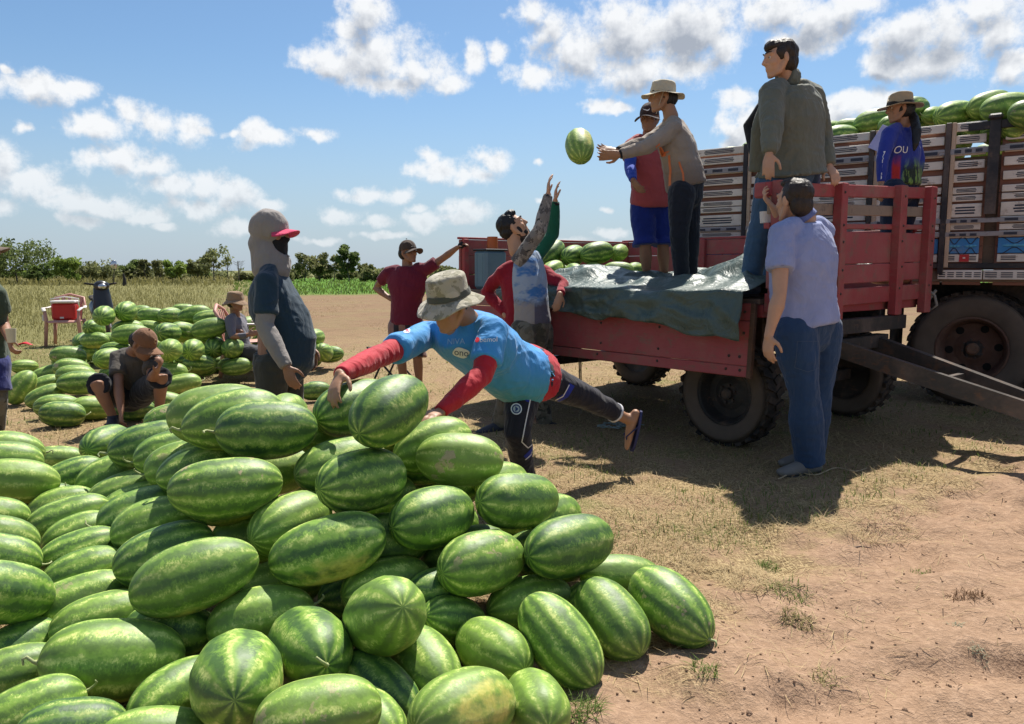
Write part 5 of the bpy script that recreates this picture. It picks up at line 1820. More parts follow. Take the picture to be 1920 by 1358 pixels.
    def shirt(s, mat, hem=-.10, sleeve='short', grow=.014, belly=0.0, wide=1.0, deep=1.0, name='shirt', amp=.006, hw=1.0, vox=None, collar=True, sl=.62, flare=1.0, sleeve_mat=None, slgrow=.014, armfat=1.0):
        J, k = s.J, s.k
        ring, P, Rr, Sd, fwd, ax = s.torso_path(grow, wide=wide, deep=deep)
        mb = MB()
        shw = (J['shR'] - J['shL']).length / 2 / k / wide
        for (t, rx, ry, q) in ((hem, .165 * flare * hw, .120 * flare, belly * .35), (hem * .4 + .02, .168 * hw, .125, belly * .8), (.22, .155, .118, belly), (.45, .157, .115, belly * .7), (.68, max(.168, shw * .92), .115, belly * .15), (.84, max(.168, shw * .98), .100, 0), (.95, max(.15, shw * .88), .086, 0), (1.03, max(.10, shw * .56), .074, 0), (1.09, .078, .066, 0)):
            ring(t, rx, ry, q)
        mb.tube(P, Rr, side=Sd, n=20, cap=('flat', 'flat'))
        for S_ in 'LR':
            a, e, w_ = J['sh' + S_], J['el' + S_], J['wr' + S_]
            ins = J['neck'].lerp(a, .55)
            f = armfat
            sv = sleeve if isinstance(sleeve, str) else sleeve[S_]
            if sv == 'short':
                mb.tube([ins, a, a.lerp(e, .35), a.lerp(e, sl)], [.062 * k, .058 * k * f + slgrow * .5, .056 * k * f + slgrow * .7, .057 * k * f + slgrow * .85], n=16, cap=('round', 'flat'))
            elif sv == 'long':
                mb.tube([ins, a, a.lerp(e, .4), e, e.lerp(w_, .4), e.lerp(w_, .94)], [.060 * k, .057 * k * f + slgrow * .6, .053 * k * f + slgrow * .6, .048 * k * f + slgrow * .5, .045 * k * f + slgrow * .4, .034 * k + slgrow * .3], n=16, cap=('round', 'flat'))
        me = remesh(mb, vox or s.vox * 1.25, 7, .55)
        displace(me, amp * 1.7, 8, (1, 1, .38), .5, random.random())
        displace(me, amp * .45, 13, (.8, .8, 1.5), .8, random.random())
        return s.fin(me, name, mat)
    def sleeves(s, mat, t0=.5, grow=.010, name='undersleeve', which='LR', amp=.003, fat=1.0):
        J, k = s.J, s.k
        out = []
        for S_ in which:
            a, e, w_ = J['sh' + S_], J['el' + S_], J['wr' + S_]
            mb = MB()
            mb.tube([a.lerp(e, t0), a.lerp(e, .8), e, e.lerp(w_, .35), e.lerp(w_, .75), e.lerp(w_, 1.0)], [.050 * k * fat + grow, .046 * k * fat + grow, .043 * k * fat + grow, .043 * k * fat + grow, .034 * k * fat + grow * .9, .027 * k + grow * .8], n=16, cap=('flat', 'flat'))
            me = remesh(mb, s.vox * 1.1, 2, .5)
            displace(me, amp, 16, (1, 1, 1), seed=random.random())
            out.append(s.fin(me, name, mat))
        return out
    def trousers(s, mat, length='long', grow=.016, name='trousers', wide=1.0, amp=.006, rise=.10, kw=1.0, cuff=1.0, belt=False, lens=None):
        J, k = s.J, s.k
        mb = MB()
        ring, P, Rr, Sd, fwd, ax = s.torso_path(grow, wide=wide)
        for (t, rx, ry) in ((-.20, .12, .10), (-.08, .160, .118), (.02, .158, .112), (rise, .145, .105)):
            ring(t, rx, ry)
        mb.tube(P, Rr, side=Sd, n=18, cap=('round', 'flat'))
        for S_ in 'LR':
            h_, kn, an = J['hip' + S_], J['kn' + S_], J['an' + S_]
            ln = lens[S_] if lens else length
            pts = [h_, h_.lerp(kn, .35), h_.lerp(kn, .8)]
            rr = [.092 * k * wide + grow, (.084 * k + grow) * kw, (.066 * k + grow) * kw]
            if ln == 'knee':
                pts.append(kn.lerp(h_, .02)); rr.append((.066 * k + grow * 1.3) * kw * cuff)
            elif ln == 'calf':
                pts += [kn, kn.lerp(an, .5), kn.lerp(an, .72)]; rr += [(.060 * k + grow) * kw, (.052 * k + grow) * kw * cuff, (.046 * k + grow) * kw * cuff]
            elif ln == 'thigh':
                pts[-1] = h_.lerp(kn, .78); rr[-1] = (.078 * k + grow * 1.3) * kw * cuff
            else:
                pts += [kn, kn.lerp(an, .4), kn.lerp(an, .8), kn.lerp(an, 1.06)]; rr += [(.059 * k + grow) * kw, (.056 * k + grow) * kw * cuff, (.048 * k + grow) * kw * cuff, (.047 * k + grow) * kw * cuff]
            mb.tube(pts, rr, n=16, cap=('round', 'flat'))
        me = remesh(mb, s.vox * 1.3, 3, .5)
        displace(me, amp * 1.4, 8, (1, 1, .4), .5, random.random())
        displace(me, amp * .6, 14, (.8, .8, 1.5), .8, random.random())
        return s.fin(me, name, mat)
    def shoe(s, S_, toe, mat, sole_mat, up=Vector((0, 0, 1)), boot=False):
        J, k = s.J, s.k
        a = J['an' + S_]; f = (Vector(toe) - a); f = (f - up * f.dot(up)).normalized(); sd = f.cross(up)
        mb = MB()
        mb.tube([a - up * .045 * k - f * .055 * k, a - up * .04 * k, a - up * .045 * k + f * .08 * k, a - up * .055 * k + f * .16 * k, a - up * .060 * k + f * .205 * k],
                [(.036 * k, .042 * k), (.043 * k, .050 * k), (.047 * k, .042 * k), (.050 * k, .030 * k), (.040 * k, .022 * k)], side=sd, n=14)
        mb.tube([a + up * (.07 if boot else .015) * k, a - up * .04 * k], [.046 * k, .048 * k], n=12, cap=('flat', 'round'))
        me = remesh(mb, s.vox, 2); displace(me, .002, 30, (1, 1, 1))
        o = s.fin(me, 'shoe', mat)
        so = MB()
        n = 18
        rim_ = []
        for kk in range(n):
            an_ = 2 * math.pi * kk / n
            rx = .054 * k * (1 + .06 * math.cos(an_)); ry = .152 * k
            c = a + f * .065 * k
            rim_.append(c + sd * rx * math.sin(an_) + f * ry * math.cos(an_))
        V = [q - up * .100 * k for q in rim_] + [q - up * .078 * k for q in rim_]
        F = [tuple(range(n - 1, -1, -1)), tuple(range(n, 2 * n))] + [(i, (i + 1) % n, n + (i + 1) % n, n + i) for i in range(n)]
        so.add(V, F)
        s.part(so, 'sole', sole_mat, o, smooth=False)
        return o
    def hair(s, mat, parts, vox=.006, amp=.006, scale=45, name='hair', hk=1.0):
        """parts: (x,y,z,rx,ry,rz) ellipsoids in the head's frame"""
        mb = MB(); c = s.J['head']
        for (x, y, z, a, b, d) in parts:
            mb.ell(c + s.M @ (Vector((x, y, z)) * s.k * hk), [q * s.k * hk for q in (a, b, d)], s.M)
        me = remesh(mb, vox, 1, .4)
        displace(me, amp, scale, (1, 1, .45), .7, random.random())
        return s.fin(me, name, mat)
    def headlathe(s, prof, mat, name, n=40, shift=(0, 0, 0), ov=(1.0, 1.14), warp=None, tilt=0.0, parent=None, thick=None):
        """hat shapes turned about the head's up axis, oval front to back"""
        c = s.J['head']; V, F = [], []
        tm = Euler((tilt, 0, 0)).to_matrix()
        for i, (r_, z) in enumerate(prof):
            for q in range(n):
                a = 2 * math.pi * q / n
                p = Vector((r_ * math.cos(a) * ov[0], r_ * math.sin(a) * ov[1], z))
                if warp: p = warp(p, r_, a, i)
                V.append(c + s.M @ ((tm @ p + Vector(shift)) * s.k))
        for i in range(len(prof) - 1):
            for q in range(n):
                F.append((i * n + q, i * n + (q + 1) % n, (i + 1) * n + (q + 1) % n, (i + 1) * n + q))
        mb = MB().add(V, F)
        return s.part(mb, name, mat, parent)
    def cap(s, mat, visor_mat=None, visor=True, tilt=0.0, name='cap', hk=1.0, z=.030):
        prof = []
        r0, h0 = .094, .108
        for t in np.linspace(0, 1, 10):
            a = t * math.pi / 2
            prof.append((max(.001, r0 * math.cos(a) ** .85), z + h0 * math.sin(a)))
        prof = [(r0 - .006, z - .004)] + [(r0, z - .006)] + prof
        o = s.headlathe(prof, mat, name, ov=(.92, 1.12), tilt=tilt)
        b_ = MB().ell(s.J['head'] + s.M @ (Euler((tilt, 0, 0)).to_matrix() @ Vector((0, 0, z + h0 + .002))), (.008, .008, .005), s.M, 8, 6)
        s.part(b_, 'button', mat, o)
        if visor:
            V, F = [], []
            n, m_ = 17, 6
            tm = Euler((tilt, 0, 0)).to_matrix()
            for layer in (0, 1):
                for j in range(m_):
                    for i in range(n):
                        a = R(-68 + 136 * i / (n - 1))
                        rr = .088 + .078 * (j / (m_ - 1)) * (math.cos(a * .95) ** .7)
                        x = math.sin(a) * rr * .95; y = math.cos(a) * rr * 1.12
                        zz = z + .002 - .028 * (x / .09) ** 2 - .12 * max(0, rr - .09) - layer * .004
                        V.append(s.J['head'] + s.M @ (tm @ Vector((x, y, zz)) * s.k))
            for layer in (0, 1):
                b0 = layer * n * m_
                for j in range(m_ - 1):
                    for i in range(n - 1):
                        F.append((b0 + j * n + i, b0 + j * n + i + 1, b0 + (j + 1) * n + i + 1, b0 + (j + 1) * n + i))
            for i in range(n - 1):
                q = (m_ - 1) * n
                F.append((q + i, q + i + 1, n * m_ + q + i + 1, n * m_ + q + i))
            s.part(MB().add(V, F), 'visor', visor_mat or mat, o)
        return o
    def brimhat(s, mat, crown_r=.098, crown_h=.105, brim=.07, droop=.03, tilt=0.0, band=None, flat=.75, wav=.010, name='hat', pinch=0.0, z=.035, upturn=0.0):
        prof = [(crown_r - .004, z - .002)]
        for t in np.linspace(0, 1, 6):
            prof.append((crown_r * (1 - .10 * t), z + crown_h * flat * t))
        for t in np.linspace(.2, 1, 6):
            a = t * math.pi / 2
            prof.append((max(.001, crown_r * .90 * math.cos(a) ** .6), z + crown_h * (flat + (1 - flat) * math.sin(a))))
        def wp(p, r_, a, i):
            if pinch and p.z > z + crown_h * .55:
                q = math.exp(-((p.x) / .028) ** 2) * (1 if p.y > -.05 else .5)
                p.z -= pinch * q
            p.x += .003 * math.sin(3 * a + i); p.y += .003 * math.cos(4 * a + i * .7)
            return p
        o = s.headlathe(prof, mat, name, ov=(.94, 1.10), tilt=tilt, warp=wp)
        bp = []
        for t in np.linspace(0, 1, 7):
            bp.append((crown_r - .002 + brim * t, z - droop * t ** 1.2))
        bp += [(r_, z_ - .004) for r_, z_ in bp[::-1]]
        def wb(p, r_, a, i):
            q = (r_ - crown_r) / brim
            p.z += wav * q * math.sin(2 * a + 1.3) + wav * .5 * q * math.sin(5 * a) + upturn * q * (math.cos(a) ** 2)
            return p
        s.headlathe(bp, mat, 'brim', ov=(.97, 1.08), tilt=tilt, warp=wb, parent=o)
        if band:
            s.headlathe([(crown_r + .003, z + .002), (crown_r + .002, z + .014), (crown_r - .002, z + .030)], band, 'hat_band', ov=(.94, 1.10), tilt=tilt, parent=o)
        return o

def project(mb_or_me, target, name, mat, parent, direction, lift=.0025):
    """lay a flat print onto a garment along a direction"""
    me = mb_or_me
    tm = target.data
    off = target.matrix_world.translation if target.parent is None else target.parent.location
    bvh = BVHTree.FromPolygons([v.co + off for v in tm.vertices], [tuple(p.vertices) for p in tm.polygons])
    d = Vector(direction).normalized()
    for v in me.vertices:
        w_ = v.co
        hit, no, idx, dist = bvh.ray_cast(w_ - d * .5, d)
        if hit is None:
            hit, no, idx, dist = bvh.find_nearest(w_)
        v.co = (hit - d * lift) - off
    me.materials.clear(); me.materials.append(mat); me.name = name
    return link(bpy.data.objects.new(name, me), parent)

def text_mesh(txt, size, origin, xdir, ydir, res=3, cuts=True):
    cu = bpy.data.curves.new('t', 'FONT'); cu.body = txt; cu.size = size; cu.align_x = 'CENTER'; cu.align_y = 'CENTER'; cu.resolution_u = res
    ob = bpy.data.objects.new('t', cu); TMP.collection.objects.link(ob)
    TMP.view_layers[0].update(); dg = TMP.view_layers[0].depsgraph
    me = bpy.data.meshes.new_from_object(ob.evaluated_get(dg), depsgraph=dg)
    bpy.data.objects.remove(ob); bpy.data.curves.remove(cu)
    x, y = Vector(xdir).normalized(), Vector(ydir).normalized()
    o = Vector(origin)
    for v in me.vertices: v.co = o + x * v.co.x + y * v.co.y
    return me

def disc_mesh(origin, xdir, ydir, rx, ry, n=20, fn=None):
    x, y = Vector(xdir).normalized(), Vector(ydir).normalized(); o = Vector(origin)
    V = [o]; F = []
    for j, t in enumerate((.5, 1.0)):
        for i in range(n):
            a = 2 * math.pi * i / n
            s_ = fn(a) if fn else 1.0
            V.append(o + x * rx * t * s_ * math.cos(a) + y * ry * t * s_ * math.sin(a))
    for i in range(n):
        F.append((0, 1 + i, 1 + (i + 1) % n)); F.append((1 + i, 1 + n + i, 1 + n + (i + 1) % n, 1 + (i + 1) % n))
    me = bpy.data.meshes.new('print'); me.from_pydata(V, [], F); me.update()
    return me

print_white = material('print_white', base=(.75, .76, .78), rough=.7, bump=0)
print_red = material('print_red', base=(.65, .02, .04), rough=.7, bump=0)
print_navy = material('print_navy', base=(.03, .05, .16), rough=.7, bump=0)
TOCAM = Vector((0, 1, -.1))

def camo(cols, scale=9):
    def second(b, co, c):
        n1 = b.noise(co, scale, 3, .6, .6); n2 = b.noise(b.vmath('ADD', co, (3.1, 7.7, 1.3)), scale * .8, 3, .6, .6); n3 = b.noise(b.vmath('ADD', co, (9.1, 2.7, 5.3)), scale * 1.3, 3, .6)
        r_ = b.mix(b.smooth(n1, .50, .53), cols[0], cols[1])
        r_ = b.mix(b.smooth(n2, .54, .57), r_, cols[2])
        return b.mix(b.smooth(n3, .60, .63), r_, cols[3])
    return second

# ---- the man bending over the pile
J = dict(head=at(846, 574, 3.70), neck=at(893, 617, 3.86), shL=at(926, 618, 3.72), shR=at(800, 628, 3.98),
         elL=at(905, 702, 3.58), wrL=at(826, 773, 3.36), elR=at(712, 668, 3.54), wrR=at(638, 702, 3.13),
         pel=at(992, 692, 4.26), hipL=at(985, 715, 4.20), hipR=at(1003, 705, 4.42),
         knL=at(970, 808, 4.06), anL=at(985, 900, 4.28), knR=at(1100, 745, 4.60), anR=at(1172, 784, 4.80))
p = Person('man in blue t-shirt and red undersleeves bending over the pile, gripping a melon', J, SKIN, .0070)
hl = dict(L=dict(d=at(770, 792, 3.12) - J['wrL'], p=Vector((-.2, -.3, -.9)), t=-1, c=.35), R=dict(d=at(612, 765, 3.00) - J['wrR'], p=Vector((.55, .45, -.5)), t=1, c=.32, s=1.3))
p.body((-.74, -.62, -.30), (-.10, -.18, .97), hands=hl, toes=dict(L=at(940, 925, 4.05), R=(J['anR'] + Vector((-.02, .02, -.20)), Vector((-.92, -.1, .25)))))
def tee_grad(b, co, c):
    x, y, z = b.sep(b.pos())
    n = b.noise(co, 3, 3, .6)
    f = b.smooth(b.math('MULTIPLY_ADD', n, .12, z), .62, .86)
    return b.mix(f, (.055, .27, .34), (.050, .27, .60))
tee = p.shirt(cloth('blue_sport_tee', (.03, .19, .46), second=tee_grad, rough=.7), hem=.02, sleeve='short', sl=.72, grow=.022, amp=.010, belly=.055, deep=1.22, flare=1.08, slgrow=.018)
red_cl = cloth('red_undershirt', (.42, .012, .025), rough=.75)
p.sleeves(red_cl, .45, .009, amp=.005)
# red hem of the undershirt
ring, P_, Rr, Sd, fwd, ax = p.torso_path(.018)
for (t, rx, ry) in ((-.19, .160, .115), (-.08, .160, .115), (.04, .150, .108)): ring(t, rx, ry, 0)
mb = MB().tube(P_, Rr, side=Sd, n=20, cap=('flat', 'flat'))
me = remesh(mb, .011, 2); displace(me, .005, 12); p.fin(me, 'undershirt_hem', red_cl)
mb = MB().tube([J['neck'].lerp(J['head'], .02), J['neck'].lerp(J['head'], .30)], [.066, .064], n=16, cap=('flat', 'flat'))
me = remesh(mb, .007, 1); p.fin(me, 'undershirt_collar', red_cl)
def track_second(b, co, c):
    return c
pants = p.trousers(cloth('navy_track_pants', (.012, .011, .020), second=None, rough=.7), lens=dict(L='long', R='calf'), grow=.013, amp=.006, rise=.02)
blue_panel = cloth('royal_blue_panel', (.012, .025, .26), rough=.7)
piping = material('white_piping', base=(.6, .58, .6), rough=.7, bump=0)
def strip_on(target, pts, wd, name, mat, parent, d=TOCAM, lift=.004):
    V, F = [], []
    pts = [Vector(q) for q in pts]
    # refine
    fine = []
    for i in range(len(pts) - 1):
        for t in np.linspace(0, 1, 8, endpoint=False): fine.append(pts[i].lerp(pts[i + 1], t))
    fine.append(pts[-1])
    W_ = wd if isinstance(wd, (list, tuple)) else [wd] * 2
    for i, q in enumerate(fine):
        t = (fine[min(i + 1, len(fine) - 1)] - fine[max(i - 1, 0)]).normalized()
        sd = t.cross(Vector(d)).normalized()
        ww = W_[0] + (W_[1] - W_[0]) * i / (len(fine) - 1)
        for k_ in (-1, -.33, .33, 1): V.append(q + sd * ww / 2 * k_)
    for i in range(len(fine) - 1):
        for k_ in range(3): F.append((i * 4 + k_, i * 4 + k_ + 1, i * 4 + 5 + k_, i * 4 + 4 + k_))
    me = bpy.data.meshes.new(name); me.from_pydata([tuple(v) for v in V], [], F); me.update()
    return project(me, target, name, mat, parent, d, lift)
strip_on(pants, [at(1020, 660, 4.1), at(1012, 690, 4.1), at(1000, 725, 4.1), at(988, 752, 4.1)], [.075, .02], 'side_panel', blue_panel, pants)
strip_on(pants, [at(1028, 668, 4.1), at(1020, 705, 4.1), at(995, 745, 4.1), at(985, 790, 4.1), at(978, 825, 4.1), at(990, 838, 4.1), at(1006, 828, 4.1)], .006, 'piping', piping, pants, lift=.006)
strip_on(pants, [at(985, 858, 4.1), at(1000, 846, 4.1), at(1008, 838, 4.1)], [.03, .05], 'knee_panel', blue_panel, pants)
strip_on(pants, [at(985, 862, 4.1), at(1008, 843, 4.1)], .006, 'piping', piping, pants, lift=.006)
strip_on(pants, [at(1046, 752, 4.4), at(1062, 742, 4.4), at(1074, 722, 4.4)], [.03, .035], 'knee_panel', blue_panel, pants)
strip_on(pants, [at(1042, 752, 4.4), at(1056, 744, 4.4), at(1068, 722, 4.4)], .006, 'piping', piping, pants, lift=.006)
mb = MB(); c_ = J['knR'].lerp(J['anR'], .73); t_ = (J['anR'] - J['knR']).normalized()
mb.lathe([(.055, -.008), (.063, -.008), (.063, .008), (.055, .008)], 20, t_.to_track_quat('Z', 'Y').to_matrix(), c_, True)
p.part(mb, 'white_cuff', piping, pants)
o = project(disc_mesh(at(968, 765, 4.1), (1, 0, 0), (0, 0, 1), .030, .030), pants, 'badge', print_white, pants, TOCAM, .005)
project(disc_mesh(at(968, 765, 4.1), (1, 0, 0), (0, 0, 1), .024, .024), pants, 'badge_ring', print_navy, pants, TOCAM, .0065)
project(disc_mesh(at(968, 765, 4.1), (1, 0, 0), (0, 0, 1), .017, .017), pants, 'badge_field', material('badge_grey', base=(.45, .5, .52), bump=0), pants, TOCAM, .008)
project(disc_mesh(at(968, 765, 4.1), (1, 0, 0), (0, 0, 1), .007, .012, fn=lambda a: 1 + .3 * math.cos(3 * a)), pants, 'badge_figure', print_navy, pants, TOCAM, .0095)
# prints on the t-shirt
project(text_mesh('bemol', .034, at(916, 637, 3.6), (1, 0, .04), (0, .1, 1)), tee, 'sleeve_lettering', print_white, tee, TOCAM, .004)
project(disc_mesh(at(893, 637, 3.6), (1, 0, 0), (0, 0, 1), .012, .012, fn=lambda a: 1 + .25 * math.cos(a)), tee, 'sleeve_mark', print_red, tee, TOCAM, .004)
project(disc_mesh(at(865, 662, 3.8), (1, 0, -.1), (.1, 0, 1), .042, .026, fn=lambda a: 1 + .08 * math.sin(4 * a)), tee, 'chest_patch', print_white, tee, TOCAM, .004)
project(text_mesh('ono', .046, at(866, 662, 3.8), (1, 0, -.12), (.1, 0, 1)), tee, 'chest_lettering', print_navy, tee, TOCAM, .006)
project(text_mesh('NIVA', .040, at(856, 641, 3.8), (1, 0, .02), (0, 0, 1)), tee, 'chest_lettering', material('print_pale_blue', base=(.30, .48, .66), bump=0), tee, TOCAM, .004)
project(disc_mesh(at(768, 620, 3.9), (1, 0, -.5), (.5, 0, 1), .026, .012), tee, 'sleeve_badge', print_white, tee, TOCAM, .004)
project(disc_mesh(at(768, 620, 3.9), (1, 0, -.5), (.5, 0, 1), .020, .005), tee, 'sleeve_badge_line', print_red, tee, TOCAM, .006)
# hat, flip-flop
hat_camo = cloth('faded_camo_hat', (.33, .30, .22), second=camo([(.36, .33, .25), (.24, .22, .15), (.42, .38, .30), (.19, .18, .13)], 16), fold=.6)
p.hair(hair_mat, [(0, -.02, .03, .078, .092, .085)], amp=.003)
p.brimhat(hat_camo, .100, .118, .062, .040, tilt=.0, band=cloth('dark_hat_band', (.07, .075, .06)), flat=.78, wav=.014, z=.046)
sole = MB()
an = J['anR']; upv = Vector((-.92, -.1, .25)).normalized(); fdir = Vector((-.02, .02, -.20)); fdir = (fdir - upv * fdir.dot(upv)).normalized(); sdv = fdir.cross(upv)
V = []
for lay in (0, 1):
    for kk in range(20):
        a = 2 * math.pi * kk / 20
        V.append(an + fdir * (.065 + .138 * math.cos(a)) + sdv * (.046 + .006 * math.cos(a)) * math.sin(a) - upv * (.088 + .016 * lay) - upv * .012 * math.cos(a))
sole.add(V, [tuple(range(19, -1, -1)), tuple(range(20, 40))] + [(i, (i + 1) % 20, 20 + (i + 1) % 20, 20 + i) for i in range(20)])
fl = p.part(sole, 'flip_flop', material('navy_rubber', base=(.02, .025, .10), rough=.6), smooth=False)
mb = MB()
for q in (-1, 1):
    mb.tube([an + fdir * .17 - upv * .075, an + fdir * .11 + sdv * .03 * q - upv * .035, an + fdir * .03 + sdv * .045 * q - upv * .08], [.005] * 3, n=6)
p.part(mb, 'strap', MATS['navy_rubber'], fl)

# ---- bearded man catching, camouflage sleeve
J = dict(head=at(962, 427, 6.25), neck=at(968, 470, 6.25), shL=at(976, 484, 6.10), shR=at(1004, 482, 6.38), elL=at(1012, 432, 6.02), wrL=at(1028, 366, 6.05), elR=at(1036, 440, 6.42), wrR=at(1041, 378, 6.36),
         pel=at(998, 606, 6.22), hipL=at(982, 622, 6.12), hipR=at(1012, 622, 6.32), knL=at(960, 712, 6.02), anL=at(938, 792, 6.10), knR=at(1015, 715, 6.35), anR=at(1020, 790, 6.40))
p = Person('bearded man looking up with both arms raised to catch, one sleeve camouflage', J, SKIN_L, .0080)
p.body((.80, .05, .50), (-.5, 0, .86), hands=dict(L=dict(d=(.02, 0, 1), p=(.8, 0, .3), t=1, c=.28), R=dict(d=(.06, 0, 1), p=(.8, 0, .3), t=-1, c=.24)), toes=dict(L=at(905, 815, 6.0), R=at(1060, 805, 6.3)))
def beach(b, co, c):
    x, y, z = b.sep(b.pos())
    n = b.noise(co, 7, 4, .7)
    skyc_ = b.mix(b.smooth(b.noise(b.vmath('MULTIPLY', co, (1, 1, 2.2)), 5, 3, .6), .45, .58), (.30, .38, .50), (.05, .17, .42))
    f = b.smooth(b.math('MULTIPLY_ADD', n, .16, z), 1.07, 1.13)
    low = b.mix(b.smooth(x, .175, .18), (.30, .27, .25), (.10, .09, .12))
    r_ = b.mix(f, low, skyc_)
    tr = b.math('MULTIPLY', b.smooth(b.math('MULTIPLY_ADD', n, .28, z), 1.20, 1.12), b.smooth(b.math('MULTIPLY_ADD', n, .1, z), 1.05, 1.09))
    return b.mix(b.math('MULTIPLY', tr, .9), r_, (.020, .022, .030))
top = p.shirt(cloth('printed_fishing_shirt', (.4, .4, .4), second=beach, rough=.7), hem=-.03, sleeve='none', grow=.014, amp=.005)
p.sleeves(cloth('grey_camo_sleeve', (.2, .2, .2), second=camo([(.20, .18, .16), (.09, .08, .075), (.30, .27, .24), (.035, .033, .035)], 17)), -.18, .010, 'camouflage_sleeve', 'L', .004)
p.sleeves(cloth('green_sleeve', (.008, .10, .055)), -.12, .010, 'green_sleeve', 'R', .004)
black_cl = cloth('black_cuff', (.012, .012, .014))
for S_ in 'LR':
    mb = MB().tube([J['wr' + S_].lerp(J['el' + S_], .02), J['wr' + S_].lerp(J['el' + S_], .10)], [.036, .038], n=14, cap='flat')
    p.part(mb, 'cuff', black_cl)
p.trousers(cloth('olive_camo_trousers', (.1, .1, .07), second=camo([(.12, .105, .075), (.06, .055, .04), (.17, .15, .11), (.035, .033, .025)], 10)), grow=.018, amp=.008, rise=.06)
p.hair(hair_mat, [(0, -.025, .045, .083, .094, .085), (0, .03, .10, .055, .05, .035), (0, -.06, 0, .072, .06, .06)], amp=.009)
p.hair(hair_mat, [(0, .045, -.078, .052, .046, .040), (-.048, .02, -.045, .02, .03, .045), (.048, .02, -.045, .02, .03, .045)], amp=.003, name='beard')
shoe_dk = material('dark_shoe', base=(.03, .032, .042), rough=.7); sole_dk = material('dark_sole', base=(.05, .05, .055), rough=.8)
p.shoe('L', at(905, 815, 6.0), shoe_dk, sole_dk); p.shoe('R', at(1070, 806, 6.3), shoe_dk, sole_dk)

# ---- person in red behind him
J = dict(head=at(978, 448, 6.62), neck=at(980, 488, 6.62), shL=at(940, 512, 6.62), shR=at(1020, 512, 6.58), elL=at(912, 548, 6.72), wrL=at(948, 592, 6.55), elR=at(1056, 535, 6.44), wrR=at(1050, 552, 6.24),
         pel=at(980, 622, 6.58), hipL=at(962, 635, 6.58), hipR=at(998, 635, 6.58), knL=at(962, 712, 6.5), anL=at(962, 775, 6.55), knR=at(1000, 712, 6.5), anR=at(1000, 775, 6.55))
p = Person('person in long-sleeved red shirt behind the catcher, elbow out and arm on wagon', J, SKIN_L, .0095, k=.97)
p.body((.5, .6, .1), (0, 0, 1), hands=dict(L=dict(d=(.5, .3, -.6), p=(.7, .2, .2), t=1, c=.5), R=dict(d=(-.25, -.2, -.9), p=(-.3, .8, 0), t=1, c=.4)), toes=dict(L=at(955, 785, 6.3), R=at(1005, 785, 6.3)))
p.shirt(cloth('crimson_long_sleeve', (.27, .010, .022)), hem=-.06, sleeve='long', amp=.007)
p.trousers(cloth('dark_trousers', (.03, .03, .035)), rise=.05)
p.hair(hair_mat, [(0, -.02, .04, .083, .1, .09)])

# ---- man in maroon polo with a hand on the wagon corner
J = dict(head=at(765, 474, 7.92), neck=at(764, 500, 7.95), shL=at(728, 512, 7.98), shR=at(800, 505, 7.9), elL=at(704, 540, 8.1), wrL=at(734, 562, 7.95), elR=at(834, 482, 7.86), wrR=at(858, 464, 7.72),
         pel=at(762, 602, 7.95), hipL=at(746, 612, 7.95), hipR=at(779, 612, 7.95), knL=at(752, 672, 7.9), anL=at(759, 728, 7.98), knR=at(783, 672, 7.9), anR=at(787, 728, 7.98))
p = Person('man in maroon polo and cap, one hand on hip, the other on the wagon corner', J, SKIN_D, .0095, k=.94)
p.body((.75, -.55, .12), (0, 0, 1), hands=dict(L=dict(d=(.6, .2, -.5), p=(.5, .4, .5), t=1, c=.5), R=dict(d=(.6, -.3, .25), p=(.2, -.2, -.9), t=-1, c=.5)), toes=dict(L=at(752, 742, 7.7), R=at(795, 742, 7.7)))
p.shirt(cloth('maroon_polo', (.14, .012, .030)), hem=-.07, sleeve='short', sl=.55, amp=.007)
def stripes(b, co, c):
    x, y, z = b.sep(co)
    return b.mix(b.smooth(b.math('SINE', b.math('MULTIPLY', x, 52.0)), .1, .3), (.26, .15, .13), (.03, .028, .035))
p.trousers(cloth('striped_shorts', (.2, .1, .1), second=stripes), 'knee', name='shorts', cuff=1.15, kw=1.08)
p.hair(hair_mat, [(0, -.03, .0, .079, .09, .08)])
p.cap(cloth('brown_cap', (.065, .042, .03)))
mb = MB().ell(J['wrR'] + Vector((.05, -.03, .02)), (.05, .035, .035)); me = remesh(mb, .008, 1); displace(me, .003, 30)
p.fin(me, 'dark_glove', black_cl)
for S_, tt in (('L', at(752, 742, 7.7)), ('R', at(795, 742, 7.7))): p.shoe(S_, tt, shoe_dk, sole_dk)

# ---- hooded man standing behind the front pile
J = dict(head=at(508, 440, 5.0), neck=at(505, 490, 5.02), shL=at(499, 528, 4.80), shR=at(520, 522, 5.20), elL=at(497, 612, 4.74), wrL=at(537, 688, 4.66), elR=at(552, 606, 5.30), wrR=at(584, 652, 5.22),
         pel=at(516, 668, 5.0), hipL=at(508, 688, 4.90), hipR=at(535, 688, 5.12), knL=at(512, 780, 4.88), anL=at(506, 858, 4.94), knR=at(548, 778, 5.10), anR=at(545, 850, 5.14))
p = Person('man in grey hood, pink cap, black face mask and dark teal t-shirt', J, SKIN_D, .0080, k=1.0)
p.body((1, -.12, -.02), (0, 0, 1), hands=dict(L=dict(d=(.30, -.05, -.9), p=(.2, .9, 0), t=1, c=.32), R=dict(d=(.1, 0, -1), p=(-.3, -.8, 0), t=-1, c=.35)), toes=dict(L=at(550, 872, 4.8), R=at(590, 862, 5.0)))
p.shirt(cloth('dark_teal_tee', (.014, .036, .058), rough=.75), hem=-.08, sleeve='short', sl=.74, belly=.10, wide=1.02, deep=1.32, amp=.007, slgrow=.020, flare=1.04)
grey_cl = cloth('grey_hood_cotton', (.24, .215, .20))
p.sleeves(grey_cl, .5, .013, 'grey_sleeve', 'LR', .005)
